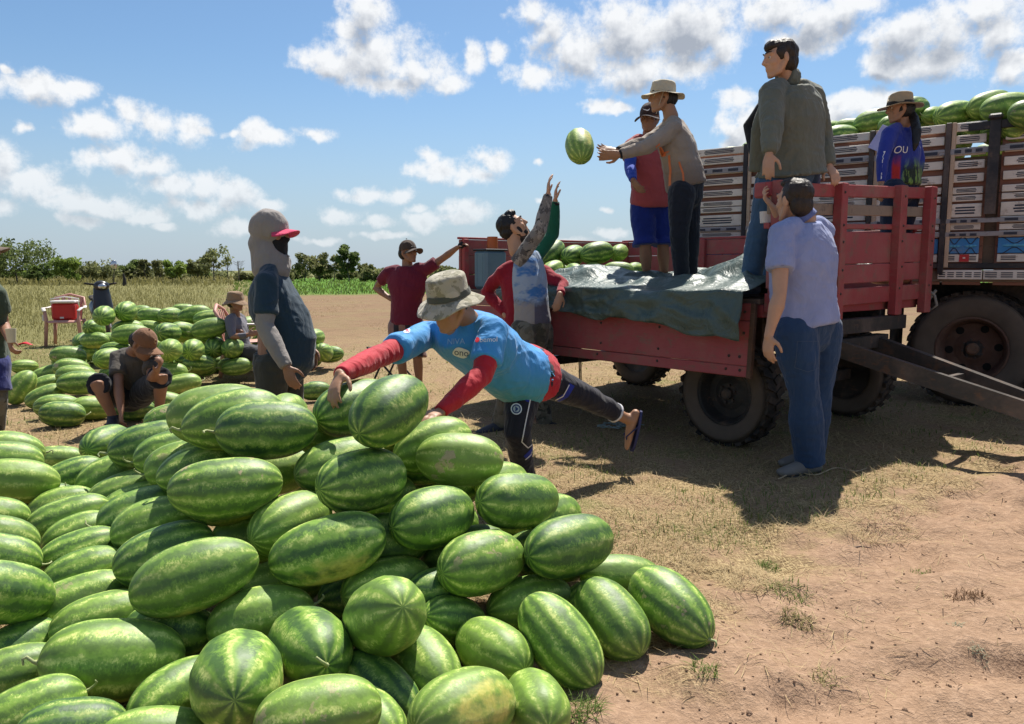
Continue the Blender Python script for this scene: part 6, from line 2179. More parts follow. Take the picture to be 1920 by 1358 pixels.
p.trousers(cloth('dark_olive_trousers', (.045, .045, .036)), amp=.008, rise=.05)
mb = MB(); c_ = J['head']; M_ = p.M
mb.ell(c_ + M_ @ Vector((0, -.014, .042)), (.106, .126, .120), M_)
mb.ell(c_ + M_ @ Vector((0, -.048, -.06)), (.088, .096, .110), M_)
mb.tube([c_ + M_ @ Vector((0, -.03, -.10)), c_ + M_ @ Vector((0, -.01, -.17)), c_ + M_ @ Vector((0, .0, -.20))], [(.10, .105), (.115, .12), (.125, .125)], side=M_ @ Vector((1, 0, 0)), n=16)
me = remesh(mb, .010, 3); displace(me, .011, 10, (1, 1, .7)); p.fin(me, 'hood', grey_cl)
mb = MB(); mb.ell(c_ + M_ @ Vector((0, .035, -.045)), (.066, .075, .062), M_); mb.tube([c_ + M_ @ Vector((0, .045, -.07)), c_ + M_ @ Vector((0, .03, -.16))], [.064, .068], n=14)
mb.ell(c_ + M_ @ Vector((0, .105, -.028)), (.02, .022, .02), M_)
me = remesh(mb, .008, 2); displace(me, .003, 18); p.fin(me, 'face_mask', black_cl)
mb = MB().tube([c_ + M_ @ Vector((.055, .05, -.115)), c_ + M_ @ Vector((.0, .12, -.135)), c_ + M_ @ Vector((-.055, .05, -.115))], [.004] * 3, n=6)
p.part(mb, 'mask_seam', grey_cl)
p.cap(cloth('pink_cap', (.62, .04, .12)), z=.036)

# ---- seated man with brown cap
J = dict(head=at(268, 646, 5.98), neck=at(248, 664, 6.12), shL=at(222, 668, 6.12), shR=at(286, 672, 6.10), elL=at(222, 728, 5.92), wrL=at(227, 770, 5.82), elR=at(284, 712, 5.86), wrR=at(294, 694, 5.70),
         pel=at(242, 735, 6.30), hipL=at(228, 742, 6.22), hipR=at(262, 742, 6.22), knL=at(182, 720, 5.85), anL=at(212, 782, 5.92), knR=at(302, 706, 5.86), anR=at(298, 776, 6.0))
p = Person('man in grey t-shirt and brown cap sitting on melons, looking down', J, SKIN_D, .0085, k=.97)
p.body((.86, -.30, -.42), (.40, -.12, .90), hands=dict(L=dict(d=(.1, -.3, -.9), p=(.6, .4, -.2), t=-1, c=.6), R=dict(d=(.45, -.3, .5), p=(-.4, -.3, .6), t=1, c=.75)), toes=dict(L=at(205, 800, 5.7), R=at(305, 800, 5.75)))
p.shirt(cloth('charcoal_brown_tee', (.085, .072, .06)), hem=-.02, sleeve='short', sl=.62, amp=.007)
p.trousers(cloth('black_shorts', (.012, .013, .018)), 'knee', name='shorts', cuff=1.1)
p.hair(hair_mat, [(0, -.035, .01, .079, .09, .075)])
o = p.cap(cloth('tan_brown_cap', (.20, .095, .048)), tilt=-.1)
mb = MB().lathe([(.012, 0), (.016, 0), (.016, .004), (.012, .004)], 16, (p.M @ Euler((R(-75), 0, 0)).to_matrix()), J['head'] + p.M @ Vector((0, .100, .075)), True)
p.part(mb, 'cap_emblem', cloth('emblem_tan', (.42, .24, .10)), o)
for S_, tt in (('L', at(205, 800, 5.7)), ('R', at(305, 800, 5.75))): p.shoe(S_, tt, shoe_dk, sole_dk)

# ---- man in bucket hat on the plastic chair
J = dict(head=at(441, 566, 8.85), neck=at(441, 590, 8.9), shL=at(432, 600, 8.72), shR=at(452, 600, 9.1), elL=at(436, 632, 8.62), wrL=at(466, 628, 8.62), elR=at(462, 632, 9.1), wrR=at(452, 622, 8.75),
         pel=at(447, 655, 8.9), hipL=at(450, 660, 8.78), hipR=at(452, 660, 9.02), knL=at(512, 664, 8.72), anL=at(508, 712, 8.75), knR=at(514, 662, 9.05), anR=at(512, 708, 9.1))
p = Person('man in tan bucket hat and grey jacket sitting with folded arms', J, SKIN_D, .0095, k=.92)
p.body((1, -.2, 0), (0, 0, 1), hands=dict(L=dict(d=(.8, .2, .2), p=(0, .9, 0), t=1, c=.5), R=dict(d=(-.8, -.2, .1), p=(0, .9, 0), t=1, c=.5)), toes=dict(L=at(530, 722, 8.7), R=at(530, 718, 9.0)))
p.shirt(cloth('slate_grey_jacket', (.13, .125, .15)), hem=-.10, sleeve='long', amp=.009, grow=.022)
p.trousers(cloth('dark_grey_trousers', (.05, .05, .055)))
p.hair(hair_mat, [(0, -.03, .0, .079, .09, .08)])
p.brimhat(cloth('tan_bucket_hat', (.26, .165, .10)), .098, .112, .055, .050, flat=.7, wav=.014, z=.02)
for S_, tt in (('L', at(530, 722, 8.7)), ('R', at(530, 718, 9.0))): p.shoe(S_, tt, shoe_dk, sole_dk)

# ---- man at the left edge with a cup
J = dict(head=at(-34, 470, 5.85), neck=at(-34, 515, 5.85), shL=at(-64, 545, 5.85), shR=at(-6, 550, 5.82), elL=at(-72, 610, 5.9), wrL=at(-62, 660, 5.8), elR=at(8, 610, 5.88), wrR=at(17, 636, 5.66),
         pel=at(-27, 668, 5.88), hipL=at(-45, 684, 5.88), hipR=at(-9, 684, 5.85), knL=at(-44, 748, 5.82), anL=at(-44, 806, 5.88), knR=at(-6, 748, 5.80), anR=at(-8, 806, 5.86))
p = Person('man in green shirt and blue shorts at the left edge, holding a cup', J, SKIN_D, .0090, k=.98)
p.body((.8, .3, 0), (0, 0, 1), hands=dict(L=dict(d=(0, 0, -1), p=(.9, 0, 0), t=1, c=.4), R=dict(d=(.25, -.2, -.7), p=(.5, .5, 0), t=1, c=.7)), toes=dict(L=at(-25, 825, 5.6), R=at(15, 825, 5.6)))
p.shirt(cloth('dark_green_shirt', (.045, .065, .04)), hem=-.12, sleeve='short', amp=.006, deep=1.1)
p.trousers(cloth('navy_blue_shorts', (.03, .035, .14)), 'thigh', name='shorts', cuff=1.1)
p.sleeves(black_cl, 2.0, .001, which='')
mb = MB()
for S_ in 'LR':
    mb = MB().tube([J['kn' + S_].lerp(J['hip' + S_], .3), J['kn' + S_], J['kn' + S_].lerp(J['an' + S_], .5), J['an' + S_]], [.076, .072, .066, .058], n=14, cap='flat')
    me = remesh(mb, .011, 2); displace(me, .008, 10); p.fin(me, 'camouflage_trouser_leg', MATS['olive_camo_trousers'])
p.hair(hair_mat, [(0, -.03, .03, .08, .095, .085)])
p.cap(cloth('brown_cloth_cap', (.12, .08, .055)))
for S_, tt in (('L', at(-25, 825, 5.6)), ('R', at(15, 825, 5.6))): p.shoe(S_, tt, shoe_dk, sole_dk)
cup_at = J['wrR'] + Vector((.05, -.05, -.02))

# ---- man in red t-shirt and blue shorts on the wagon
J = dict(head=at(1218, 222, 7.2), neck=at(1217, 252, 7.25), shL=at(1250, 272, 7.32), shR=at(1183, 274, 7.18), elL=at(1262, 322, 7.35), wrL=at(1256, 360, 7.2), elR=at(1181, 314, 7.05), wrR=at(1187, 338, 6.86),
         pel=at(1221, 375, 7.25), hipL=at(1240, 388, 7.28), hipR=at(1204, 388, 7.22), knL=at(1243, 462, 7.22), anL=at(1246, 524, 7.3), knR=at(1210, 462, 7.16), anR=at(1213, 526, 7.22))
p = Person('man in red t-shirt, blue shorts and dark cap standing on the wagon', J, SKIN_D, .0090, k=1.0)
p.body((-.45, -.85, -.15), (0, 0, 1), fat=1.1, hands=dict(L=dict(d=(-.2, -.1, -.9), p=(-.8, 0, 0), t=1, c=.4), R=dict(d=(.45, -.4, -.7), p=(.6, .3, .2), t=-1, c=.35)), toes=dict(L=at(1240, 540, 7.0), R=at(1200, 540, 7.0)))
p.shirt(cloth('brick_red_tee', (.34, .065, .07)), hem=-.09, sleeve='short', sl=.6, wide=1.18, deep=1.25, amp=.006, belly=.02)
p.sleeves(cloth('bright_blue_sleeve', (.02, .06, .38)), .5, .008, 'blue_arm_sleeve', 'LR', .002)
p.trousers(cloth('royal_blue_shorts', (.008, .022, .17)), 'knee', name='shorts', cuff=1.22, kw=1.16, wide=1.1)
p.hair(hair_mat, [(0, -.03, .0, .079, .09, .08)])
o = p.cap(cloth('dark_brown_cap', (.045, .022, .02)), z=.03)
V_ = []
c_ = J['head']
sw = [(-.034, .010), (-.030, -.006), (-.016, -.012), (.010, -.002), (.040, .014), (.008, .004), (-.014, -.002), (-.026, .002)]
mb = MB().add([c_ + p.M @ Vector((x_, .103 - .9 * x_ * x_ * 6, .072 + y_)) for x_, y_ in sw], [tuple(range(8))])
p.part(mb, 'cap_logo', print_white, o)

# ---- man in cream hat throwing a melon
J = dict(head=at(1243, 184, 6.5), neck=at(1258, 219, 6.5), shL=at(1265, 242, 6.34), shR=at(1254, 240, 6.66), elL=at(1212, 276, 6.28), wrL=at(1162, 290, 6.28), elR=at(1206, 268, 6.58), wrR=at(1158, 284, 6.46),
         pel=at(1286, 345, 6.5), hipL=at(1278, 362, 6.38), hipR=at(1288, 360, 6.62), knL=at(1274, 442, 6.34), anL=at(1278, 520, 6.40), knR=at(1294, 440, 6.60), anR=at(1293, 516, 6.62))
p = Person('man in cream brimmed hat and beige long-sleeved shirt throwing a melon', J, SKIN, .0078, k=1.0)
p.body((-1, -.10, .02), (0, 0, 1), hands=dict(L=dict(d=(-1, 0, -.05), p=(.1, .85, .5), t=1, c=.2, s=1.8, k=1.1), R=dict(d=(-1, 0, .15), p=(.1, -.75, .6), t=-1, c=.2, s=1.8, k=1.1)), toes=dict(L=at(1240, 535, 6.32), R=at(1262, 530, 6.6)))
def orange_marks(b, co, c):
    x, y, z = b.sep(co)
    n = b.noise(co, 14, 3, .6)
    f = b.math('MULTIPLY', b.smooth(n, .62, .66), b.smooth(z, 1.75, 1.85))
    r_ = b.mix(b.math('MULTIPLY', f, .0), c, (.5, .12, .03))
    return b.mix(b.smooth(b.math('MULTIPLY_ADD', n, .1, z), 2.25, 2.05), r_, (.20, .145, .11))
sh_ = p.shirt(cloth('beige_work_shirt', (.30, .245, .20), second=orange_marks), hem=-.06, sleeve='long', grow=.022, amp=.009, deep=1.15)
orange = material('orange_trim', base=(.62, .17, .06), rough=.7, bump=0)
strip_on(sh_, [at(1262, 282, 6.2), at(1266, 310, 6.2), at(1266, 338, 6.2)], .014, 'orange_trim', orange, sh_)
strip_on(sh_, [at(1280, 296, 6.2), at(1287, 318, 6.2), at(1288, 340, 6.2)], .014, 'orange_trim', orange, sh_)
project(disc_mesh(at(1248, 277, 6.2), (1, 0, 0), (0, 0, 1), .05, .02, fn=lambda a: 1 + .3 * math.sin(5 * a)), sh_, 'orange_print', orange, sh_, TOCAM, .004)
for S_ in 'LR':
    mb = MB().tube([J['wr' + S_], J['wr' + S_].lerp(J['el' + S_], .13)], [.036, .040], n=14, cap='flat')
    p.part(mb, 'wristband', black_cl)
p.trousers(cloth('dark_navy_jeans', (.012, .015, .024)), amp=.007, rise=.05)
p.hair(hair_mat, [(0, -.035, .0, .079, .088, .075)])
p.brimhat(cloth('cream_canvas_hat', (.50, .44, .32)), .098, .105, .068, .012, flat=.72, wav=.014, upturn=-.02, z=.034)
mb = MB().tube([J['head'] + p.M @ Vector((-.075, .02, .03)), J['head'] + p.M @ Vector((-.06, .045, -.06)), J['head'] + p.M @ Vector((0, .05, -.125))], [.003] * 3, n=5)
p.part(mb, 'chin_cord', cloth('cord_cream', (.5, .45, .35)))

# ---- man in olive jacket leaning on the head board
J = dict(head=at(1462, 112, 5.42), neck=at(1478, 150, 5.46), shL=at(1446, 176, 5.34), shR=at(1522, 178, 5.58), elL=at(1448, 240, 5.20), wrL=at(1442, 290, 5.12), elR=at(1542, 255, 5.64), wrR=at(1554, 312, 5.54),
         pel=at(1484, 322, 5.52), hipL=at(1448, 338, 5.48), hipR=at(1508, 336, 5.66), knL=at(1424, 432, 5.50), anL=at(1407, 530, 5.55), knR=at(1456, 432, 5.80), anR=at(1444, 524, 5.86))
p = Person('dark-haired man in olive jacket and jeans leaning against the wagon head board', J, SKIN_L, .0080, k=1.03)
p.body((-.92, -.12, -.10), (0, 0, 1), hands=dict(L=dict(d=(-.1, -.2, -.9), p=(.4, .8, 0), t=1, c=.3), R=dict(d=(.2, -.5, -.6), p=(0, .6, -.7), t=-1, c=.4)), toes=dict(L=at(1385, 548, 5.5), R=at(1420, 540, 5.85)))
jk = p.shirt(cloth('olive_field_jacket', (.125, .132, .102), rough=.75, fold=.8), hem=-.04, sleeve='long', grow=.040, amp=.012, slgrow=.034, name='jacket', wide=1.22, deep=1.25, flare=1.16)
mb = MB().tube([at(1438, 195, 5.42), at(1428, 245, 5.45), at(1424, 285, 5.48), at(1422, 322, 5.5)], [(.05, .04), (.075, .05), (.075, .05), (.07, .045)], side=Vector((1, 0, 0)), n=12, cap='flat')
me = remesh(mb, .010, 3); displace(me, .008, 10); cloth('dark_jacket_front', (.030, .032, .026)); p.fin(me, 'open_jacket_front', MATS['olive_field_jacket'])
mb = MB().tube([at(1470, 142, 5.44), at(1482, 150, 5.48)], [(.085, .075), (.095, .085)], n=16, cap='flat'); me = remesh(mb, .008, 2); p.fin(me, 'collar', MATS['olive_field_jacket'])
mb = MB().tube([at(1448, 182, 5.50), at(1406, 238, 5.60), at(1414, 284, 5.50)], [.055, .055, .042], n=12); me = remesh(mb, .010, 2); displace(me, .006, 10); p.fin(me, 'dark_sleeve', black_cl)
p.trousers(cloth('mid_blue_jeans', (.045, .095, .17)), amp=.006, rise=.05, cuff=1.1)
p.hair(hair_brown, [(0, -.030, .040, .084, .098, .090), (0, .035, .085, .062, .06, .04), (0, -.055, -.02, .076, .062, .072), (.05, 0, .03, .034, .05, .05), (-.05, 0, .03, .034, .05, .05)], amp=.008, scale=38)
shoe_bl = material('worn_blue_boot', base=(.06, .09, .14), rough=.7)
for S_, tt in (('L', at(1385, 548, 5.5)), ('R', at(1420, 540, 5.85))): p.shoe(S_, tt, shoe_bl, sole_dk)

# ---- man in lilac polo and jeans standing in front of the wagon
J = dict(head=at(1488, 378, 4.84), neck=at(1510, 412, 4.84), shL=at(1464, 438, 4.72), shR=at(1543, 434, 4.97), elL=at(1462, 552, 4.60), wrL=at(1441, 630, 4.58), elR=at(1490, 470, 5.20), wrR=at(1452, 392, 5.06),
         pel=at(1513, 600, 4.86), hipL=at(1490, 622, 4.78), hipR=at(1538, 618, 4.96), knL=at(1508, 742, 4.76), anL=at(1518, 862, 4.80), knR=at(1530, 740, 4.98), anR=at(1520, 846, 5.02))
p = Person('dark-haired man in lilac polo and blue jeans standing before the wagon, back turned', J, SKIN_L, .0075, k=1.06)
p.body((-.50, .86, .02), (0, 0, 1), fat=1.12, hands=dict(L=dict(d=(-.02, -.05, -1), p=(.8, .5, 0), t=1, c=.35), R=dict(d=(-.45, .05, .5), p=(.4, -.3, .6), t=1, c=.6)), toes=dict(L=at(1450, 885, 4.7), R=at(1470, 868, 4.95)))
polo = p.shirt(cloth('lilac_blue_polo', (.26, .30, .50), rough=.85), hem=-.10, sleeve='short', sl=.60, wide=1.22, deep=1.42, amp=.008, belly=.02, slgrow=.018, armfat=1.1, grow=.012)
strip_on(polo, [at(1436, 516, 4.5), at(1462, 520, 4.5), at(1478, 516, 4.5)], .016, 'sleeve_band', cloth('polo_band', (.13, .16, .33)), polo)
mb = MB().tube([J['neck'].lerp(J['head'], .0) + Vector((0, 0, .0)), J['neck'].lerp(J['head'], .42)], [(.088, .082), (.074, .07)], n=18, cap='flat'); me = remesh(mb, .008, 2); p.fin(me, 'collar', cloth('polo_collar', (.12, .15, .33)))
p.trousers(cloth('blue_denim_jeans', (.020, .050, .115)), amp=.007, rise=.08, wide=1.22, kw=1.22, cuff=1.12, grow=.016)
jn = [o_ for o_ in p.root.children if o_.name.startswith('trousers')][0]
pocket = cloth('denim_seam', (.05, .08, .14))
for a_, b_ in (((1500, 640), (1498, 690)), ((1498, 690), (1520, 698)), ((1520, 698), (1548, 690)), ((1548, 690), (1550, 640)), ((1500, 640), (1550, 640))):
    strip_on(jn, [at(*a_, 4.6), at(*b_, 4.6)], .004, 'pocket_seam', pocket, jn)
p.hair(hair_brown, [(0, -.028, .048, .082, .094, .082), (0, .02, .105, .060, .065, .030), (0, -.058, -.02, .075, .056, .072), (.05, -.01, .02, .034, .05, .045), (-.05, -.01, .02, .034, .05, .045)], amp=.005, scale=50)
shoe_gr = material('grey_suede_shoe', base=(.16, .15, .14), rough=.9)
for S_, tt in (('L', at(1450, 885, 4.7)), ('R', at(1465, 868, 4.95))): p.shoe(S_, tt, shoe_gr, sole_dk)

# ---- woman in straw hat and blue jersey
J = dict(head=at(1688, 205, 6.6), neck=at(1694, 232, 6.62), shL=at(1668, 252, 6.48), shR=at(1708, 252, 6.78), elL=at(1655, 302, 6.42), wrL=at(1652, 345, 6.40), elR=at(1722, 300, 6.82), wrR=at(1716, 345, 6.80),
         pel=at(1688, 345, 6.62), hipL=at(1676, 358, 6.54), hipR=at(1700, 358, 6.70), knL=at(1668, 440, 6.52), anL=at(1668, 515, 6.56), knR=at(1692, 440, 6.68), anR=at(1692, 515, 6.70))
p = Person('woman in straw hat and royal blue jersey with long black ponytail', J, SKIN, .0085, k=.95)
p.body((-.95, .12, -.05), (0, 0, 1), hands=dict(L=dict(d=(-.2, 0, -.9), p=(.9, 0, 0), t=1, c=.4), R=dict(d=(0, 0, -1), p=(-.9, 0, 0), t=1, c=.4)), toes=dict(L=at(1645, 530, 6.5), R=at(1668, 530, 6.7)))
def jersey(b, co, c):
    x, y, z = b.sep(b.pos())
    n = b.noise(co, 9, 4, .7)
    zz = b.math('MULTIPLY_ADD', n, .14, z)
    pr = b.mix(b.smooth(b.noise(b.vmath('MULTIPLY', co, (6, 6, 1.5)), 5, 3, .6), .48, .56), (.015, .025, .015), (.14, .24, .05))
    r_ = b.mix(b.math('MULTIPLY', b.smooth(zz, 2.28, 2.16), b.smooth(x, 3.17, 3.22)), c, pr)
    red_ = b.math('MULTIPLY', b.math('MULTIPLY', b.smooth(zz, 2.30, 2.18), b.smooth(b.math('ABSOLUTE', b.math('SUBTRACT', x, 3.155)), .035, .02)), 1.0)
    return b.mix(red_, r_, (.45, .03, .03))
js = p.shirt(cloth('royal_blue_jersey', (.018, .035, .26), second=jersey, rough=.7), hem=-.06, sleeve='long', grow=.016, amp=.006, deep=1.15, name='jersey')
project(text_mesh('OU', .075, at(1709, 272, 6.3), (1, 0, 0), (0, 0, 1)), js, 'back_lettering', print_white, js, TOCAM, .004)
project(text_mesh('NUNN', .085, at(1652, 292, 6.2), (.12, 0, 1), (-1, 0, .12)), js, 'sleeve_lettering', print_white, js, TOCAM, .004)
project(text_mesh('OU', .085, at(1648, 322, 6.2), (.12, 0, 1), (-1, 0, .12)), js, 'sleeve_lettering', print_white, js, TOCAM, .004)
p.trousers(cloth('dark_blue_jeans', (.014, .024, .055)), amp=.006)
p.hair(hair_mat, [(0, -.03, .0, .081, .094, .085)])
mb = MB().tube([at(1702, 205, 6.62), at(1714, 222, 6.55), at(1719, 248, 6.42), at(1717, 272, 6.38), at(1714, 282, 6.38)], [.028, .034, .036, .024, .008], n=12)
me = remesh(mb, .007, 1); displace(me, .005, 40, (1, 1, .2)); p.fin(me, 'ponytail', hair_mat)
straw_hat = cloth('straw_weave', (.36, .28, .18), fold=.3)
p.brimhat(straw_hat, .100, .115, .075, .012, band=cloth('black_hat_ribbon', (.02, .018, .016)), flat=.8, wav=.008, pinch=.03, z=.032)

# ------------------------------------------------------------------ the tarpaulin on the wagon bed
def tarp_fn(b, bs):
    co = b.objco()
    n = b.noise(co, 2.5, 5, .65)
    c = b.mix(n, (.034, .058, .049), (.080, .118, .100))
    dust = b.smooth(b.noise(co, 4.5, 5, .7), .5, .8)
    c = b.mix(b.math('MULTIPLY', dust, .18), c, (.15, .15, .12))
    b.put(bs.inputs['Base Color'], c)
    b.put(bs.inputs['Roughness'], b.math('MULTIPLY_ADD', n, .2, .34))
    cr = b.noise(b.vmath('MULTIPLY', co, (1, 1.6, 1)), 4.5, 3, .55, 1.6)
    fine = b.noise(co, 22, 4, .7, 1.0)
    h = b.math('MULTIPLY_ADD', b.math('ABSOLUTE', b.math('SUBTRACT', cr, .5)), -2.4, b.math('MULTIPLY', fine, .35))
    b.put(bs.inputs['Normal'], b.bump(h, .55, .02))
tarp_mat = material('green_tarpaulin', tarp_fn, spec=.5)
na, nb = 170, 110
a_ = np.linspace(.02, 2.55, na)          # metres behind the head board
b_ = np.linspace(-.36, 1.75, nb)         # across; below 0 hangs over the edge
A, B = np.meshgrid(a_, b_)
P3 = np.stack([A.ravel(), B.ravel(), A.ravel() * 0], 1)
def ridged(P, s, seed):
    q = P * s + seed
    q = q + np.stack([vnoise(q * .6 + 4), vnoise(q * .6 + 40), q[:, 0] * 0], 1) * 1.2
    return (1 - np.abs(2 * vnoise(q) - 1)).reshape(A.shape)
fold = ridged(P3, np.array([1.6, 3.2, 1]), 3.0) * .085 + ridged(P3, np.array([4.2, 6.5, 1]), 11.0) * .045 + ridged(P3, np.array([9, 12, 1]), 21.0) * .020
def hump(a0, b0, ra, rb, h): return h * np.exp(-((A - a0) / ra) ** 2 - ((B - b0) / rb) ** 2)
H = fold + hump(1.95, .35, .38, .40, .12) + hump(.50, 1.35, .5, .38, .32) + hump(.25, .95, .3, .3, .10) + hump(1.35, 1.2, .6, .3, .06) + hump(.15, .15, .35, .3, .05)
for (a0_, b0_) in ((1.22, .72), (1.35, .95), (.95, .70), (.30, .55), (.55, .75)):
    H = H * (1 - .85 * np.exp(-((A - a0_) / .20) ** 2 - ((B - b0_) / .20) ** 2))
trail = np.clip(1 - np.abs((B - .9) / 1.1) ** 6, 0, 1)
lim = np.clip((2.45 + .08 * np.sin(B * 9) - .25 * np.clip(B, 0, 2) - A) / .25, 0, 1)
H = H * (.25 + .75 * lim)
on = B >= 0
hang = np.clip(-B, 0, None) * (.86 - .20 * A + .05 * np.sin(A * 5.3) + .03 * np.sin(A * 13.7 + 2))
zz = np.where(on, FLOOR + .008 + H * np.clip(.35 + B * 3, .35, 1), FLOOR + .008 + H * .35 - hang)
yy = np.where(on, B, -.060 - .020 - fold * .8 - hang * .10)
yy = np.where(on & (B < .08), B * (1 + .055 / .08 * 1.4) - .077 + 0, yy)
xx = -A - (.05 * np.sin(B * 5 + 1) + .10 * np.clip(B, 0, 2)) * (A / 2.5)
V = np.stack([xx.ravel(), yy.ravel(), zz.ravel()], 1)
idx = np.arange(na * nb).reshape(nb, na)
F = np.stack([idx[:-1, :-1].ravel(), idx[:-1, 1:].ravel(), idx[1:, 1:].ravel(), idx[1:, :-1].ravel()], 1)
me = bpy.data.meshes.new('tarpaulin'); me.from_pydata(V.tolist(), [], F.tolist()); smooth_all(me); me.materials.append(tarp_mat)
tarp = link(bpy.data.objects.new('tarpaulin', me)); tarp.matrix_world = WM
md = tarp.modifiers.new('thick', 'SOLIDIFY'); md.thickness = .003
tag(tarp, 'crumpled dark green tarpaulin spread over the wagon bed and near edge', 'tarpaulin')

# ------------------------------------------------------------------ things around
plastic_pink = material('faded_pink_plastic', base=(.50, .25, .20), rough=.55, var=.2, vscale=4)
plastic_white = material('white_plastic', base=(.62, .57, .54), rough=.5, var=.12)
red_plastic = material('red_cooler_plastic', base=(.50, .016, .014), rough=.4, var=.2, vscale=5)

def plastic_chair(loc, rotz, label):
    t = empty('plastic_chair', loc, (0, 0, rotz))
    tag(t, label, 'chair', 'plastic garden chairs')
    # x right, y forward
    for sx in (-1, 1):
        MB().tube([(sx * .27, .22, .0), (sx * .24, .20, .42), (sx * .255, .21, .60)], [(.030, .018), (.034, .018), (.026, .016)], n=8, cap='flat').build('leg', plastic_pink, t, True)
        MB().tube([(sx * .26, -.26, .0), (sx * .22, -.21, .44)], [(.030, .018), (.034, .018)], n=8, cap='flat').build('leg', plastic_pink, t, True)
        MB().tube([(sx * .255, .23, .60), (sx * .29, .16, .645), (sx * .29, -.05, .64), (sx * .25, -.22, .66)], [(.03, .012)] * 4, side=(1, 0, 0), n=8).build('arm_rest', plastic_white, t, True)
    mb = MB()
    for k in range(1):
        mb.tube([(0, -.22, .43), (0, 0, .415), (0, .22, .43), (0, .245, .405)], [(.22, .014), (.235, .014), (.235, .014), (.22, .014)], side=(1, 0, 0), n=14)
    mb.build('seat', plastic_pink, t, True)
    for k in range(5):
        x_ = (k - 2) * .085
        MB().tube([(x_, -.22, .44), (x_ * 1.1, -.30, .80)], [(.025, .008)] * 2, side=(1, 0, 0), n=8).build('back_slat', plastic_pink, t, True)
    MB().tube([(-.25, -.22, .66), (-.22, -.30, .80), (0, -.325, .86), (.22, -.30, .80), (.25, -.22, .66)], [(.022, .02)] * 5, n=8).build('back_frame', plastic_pink, t, True)
    return t
c1 = gnd(127, 648)
plastic_chair((c1.x, c1.y, 0), R(195), 'faded pink plastic chair carrying the red cooler')
c2 = gnd(468, 706)
plastic_chair((c2.x - .06, c2.y + .1, 0), R(-82), 'faded pink plastic chair under the man in the bucket hat')
# cooler on the chair
ck = empty('cooler_box', (c1.x, c1.y, .43), (0, 0, R(195)))
tag(ck, 'red cooler box with a white lid standing on the plastic chair', 'cooler')
MB().box((0, .0, .15), (.36, .28, .28), bev=.03).build('body', red_plastic, ck)
MB().box((0, .0, .315), (.38, .30, .045), bev=.015).build('lid', plastic_white, ck)
MB().tube([(-.20, 0, .26), (-.215, .0, .36), (0, .0, .40), (.215, .0, .36), (.20, 0, .26)], [.010] * 5, n=6).build('handle', plastic_white, ck, True)
MB().box((.02, .145, .05), (.06, .012, .03), bev=.004).build('drain_plug', plastic_white, ck)
mb = MB().lathe([(.0, .0), (.034, .0), (.040, .10), (.036, .10), (.031, .006), (.0, .006)], 16)
o = mb.build('drinking_glass', plastic_white); o.location = (c1.x - .24, c1.y - .2, .43)
tag(o, 'small white cup on the chair left of the red cooler', 'cup')
mb = MB().lathe([(.0, .0), (.028, .0), (.036, .10), (.033, .10), (.026, .006), (.0, .006)], 16)
o = mb.build('plastic_cup', material('pale_cup', base=(.55, .50, .36), rough=.4)); o.location = cup_at
tag(o, 'pale plastic cup in the hand of the man at the left edge', 'cup')
mb = MB(); c = gnd(44, 649); mb.tube([c + Vector((-.10, 0, .02)), c + Vector((.02, .02, .05)), c + Vector((.14, 0, .02))], [(.05, .012), (.08, .02), (.03, .008)], side=(0, 1, 0), n=10)
tag(mb.build('red_wrapper', red_plastic, smooth=True), 'crumpled red wrapper lying on the grass at the left', 'wrapper')

# scooter behind the heap
sc = gnd(186, 640)
st = empty('motor_scooter', (sc.x, sc.y + .1, 0), (0, 0, R(-55)))
tag(st, 'dark motor scooter parked behind the far heap, round mirror raised', 'scooter')
dark_paint = material('black_scooter_paint', base=(.022, .022, .026), rough=.3, var=.3, spec=.5)
chrome = material('scooter_chrome', base=(.5, .5, .52), rough=.2, metal=.9, bump=0)
silver = material('silver_trim', base=(.5, .5, .52), rough=.4)
mx_ = Euler((R(90), 0, 0)).to_matrix()
for x_, nm in ((.62, 'front_wheel'), (-.58, 'rear_wheel')):
    e = bpy.data.objects.new(nm, None); link(e, st); e.location = (x_, 0, .25)
    MB().lathe([(.25, -.03), (.262, 0), (.25, .03), (.19, .028), (.19, -.028)], 32, mx_, closed=True).build('tyre', rubber, e, True)
    MB().lathe([(.19, -.02), (.03, -.025), (.03, .025), (.19, .02)], 20, mx_, closed=True).build('rim', red_plastic, e)
mb = MB()
mb.tube([(.50, 0, .42), (.40, 0, .62), (.30, 0, .95)], [(.10, .05), (.17, .07), (.13, .08)], side=(0, 1, 0), n=14)
mb.tube([(.44, 0, .40), (.30, 0, .26), (-.1, 0, .24), (-.3, 0, .34)], [(.13, .05), (.15, .05), (.15, .06), (.13, .10)], side=(0, 1, 0), n=12)
mb.tube([(-.2, 0, .50), (-.5, 0, .60), (-.85, 0, .66)], [(.13, .15), (.13, .13), (.06, .05)], side=(0, 1, 0), n=14)
me = remesh(mb, .02, 3); me.name = 'bodywork'; me.materials.append(dark_paint); link(bpy.data.objects.new('bodywork', me), st)
MB().tube([(-.02, 0, .72), (-.4, 0, .76), (-.78, 0, .78)], [(.10, .05), (.13, .05), (.09, .03)], side=(0, 1, 0), n=12).build('seat', rubber, st, True)
mb = MB().ell((.36, 0, 1.00), (.09, .13, .09)); mb.build('headlamp_cowl', dark_paint, st, True)
mb = MB().ell((.43, 0, .99), (.035, .07, .05)); mb.build('headlamp', chrome, st, True)
MB().tube([(.27, -.24, 1.04), (.33, -.10, 1.02), (.33, .10, 1.02), (.27, .24, 1.04)], [.018] * 4, n=8).build('handlebar', rubber, st, True)
MB().tube([(.58, .07, .28), (.47, .06, .56)], [.02, .02], n=8).build('fork', silver, st, True)
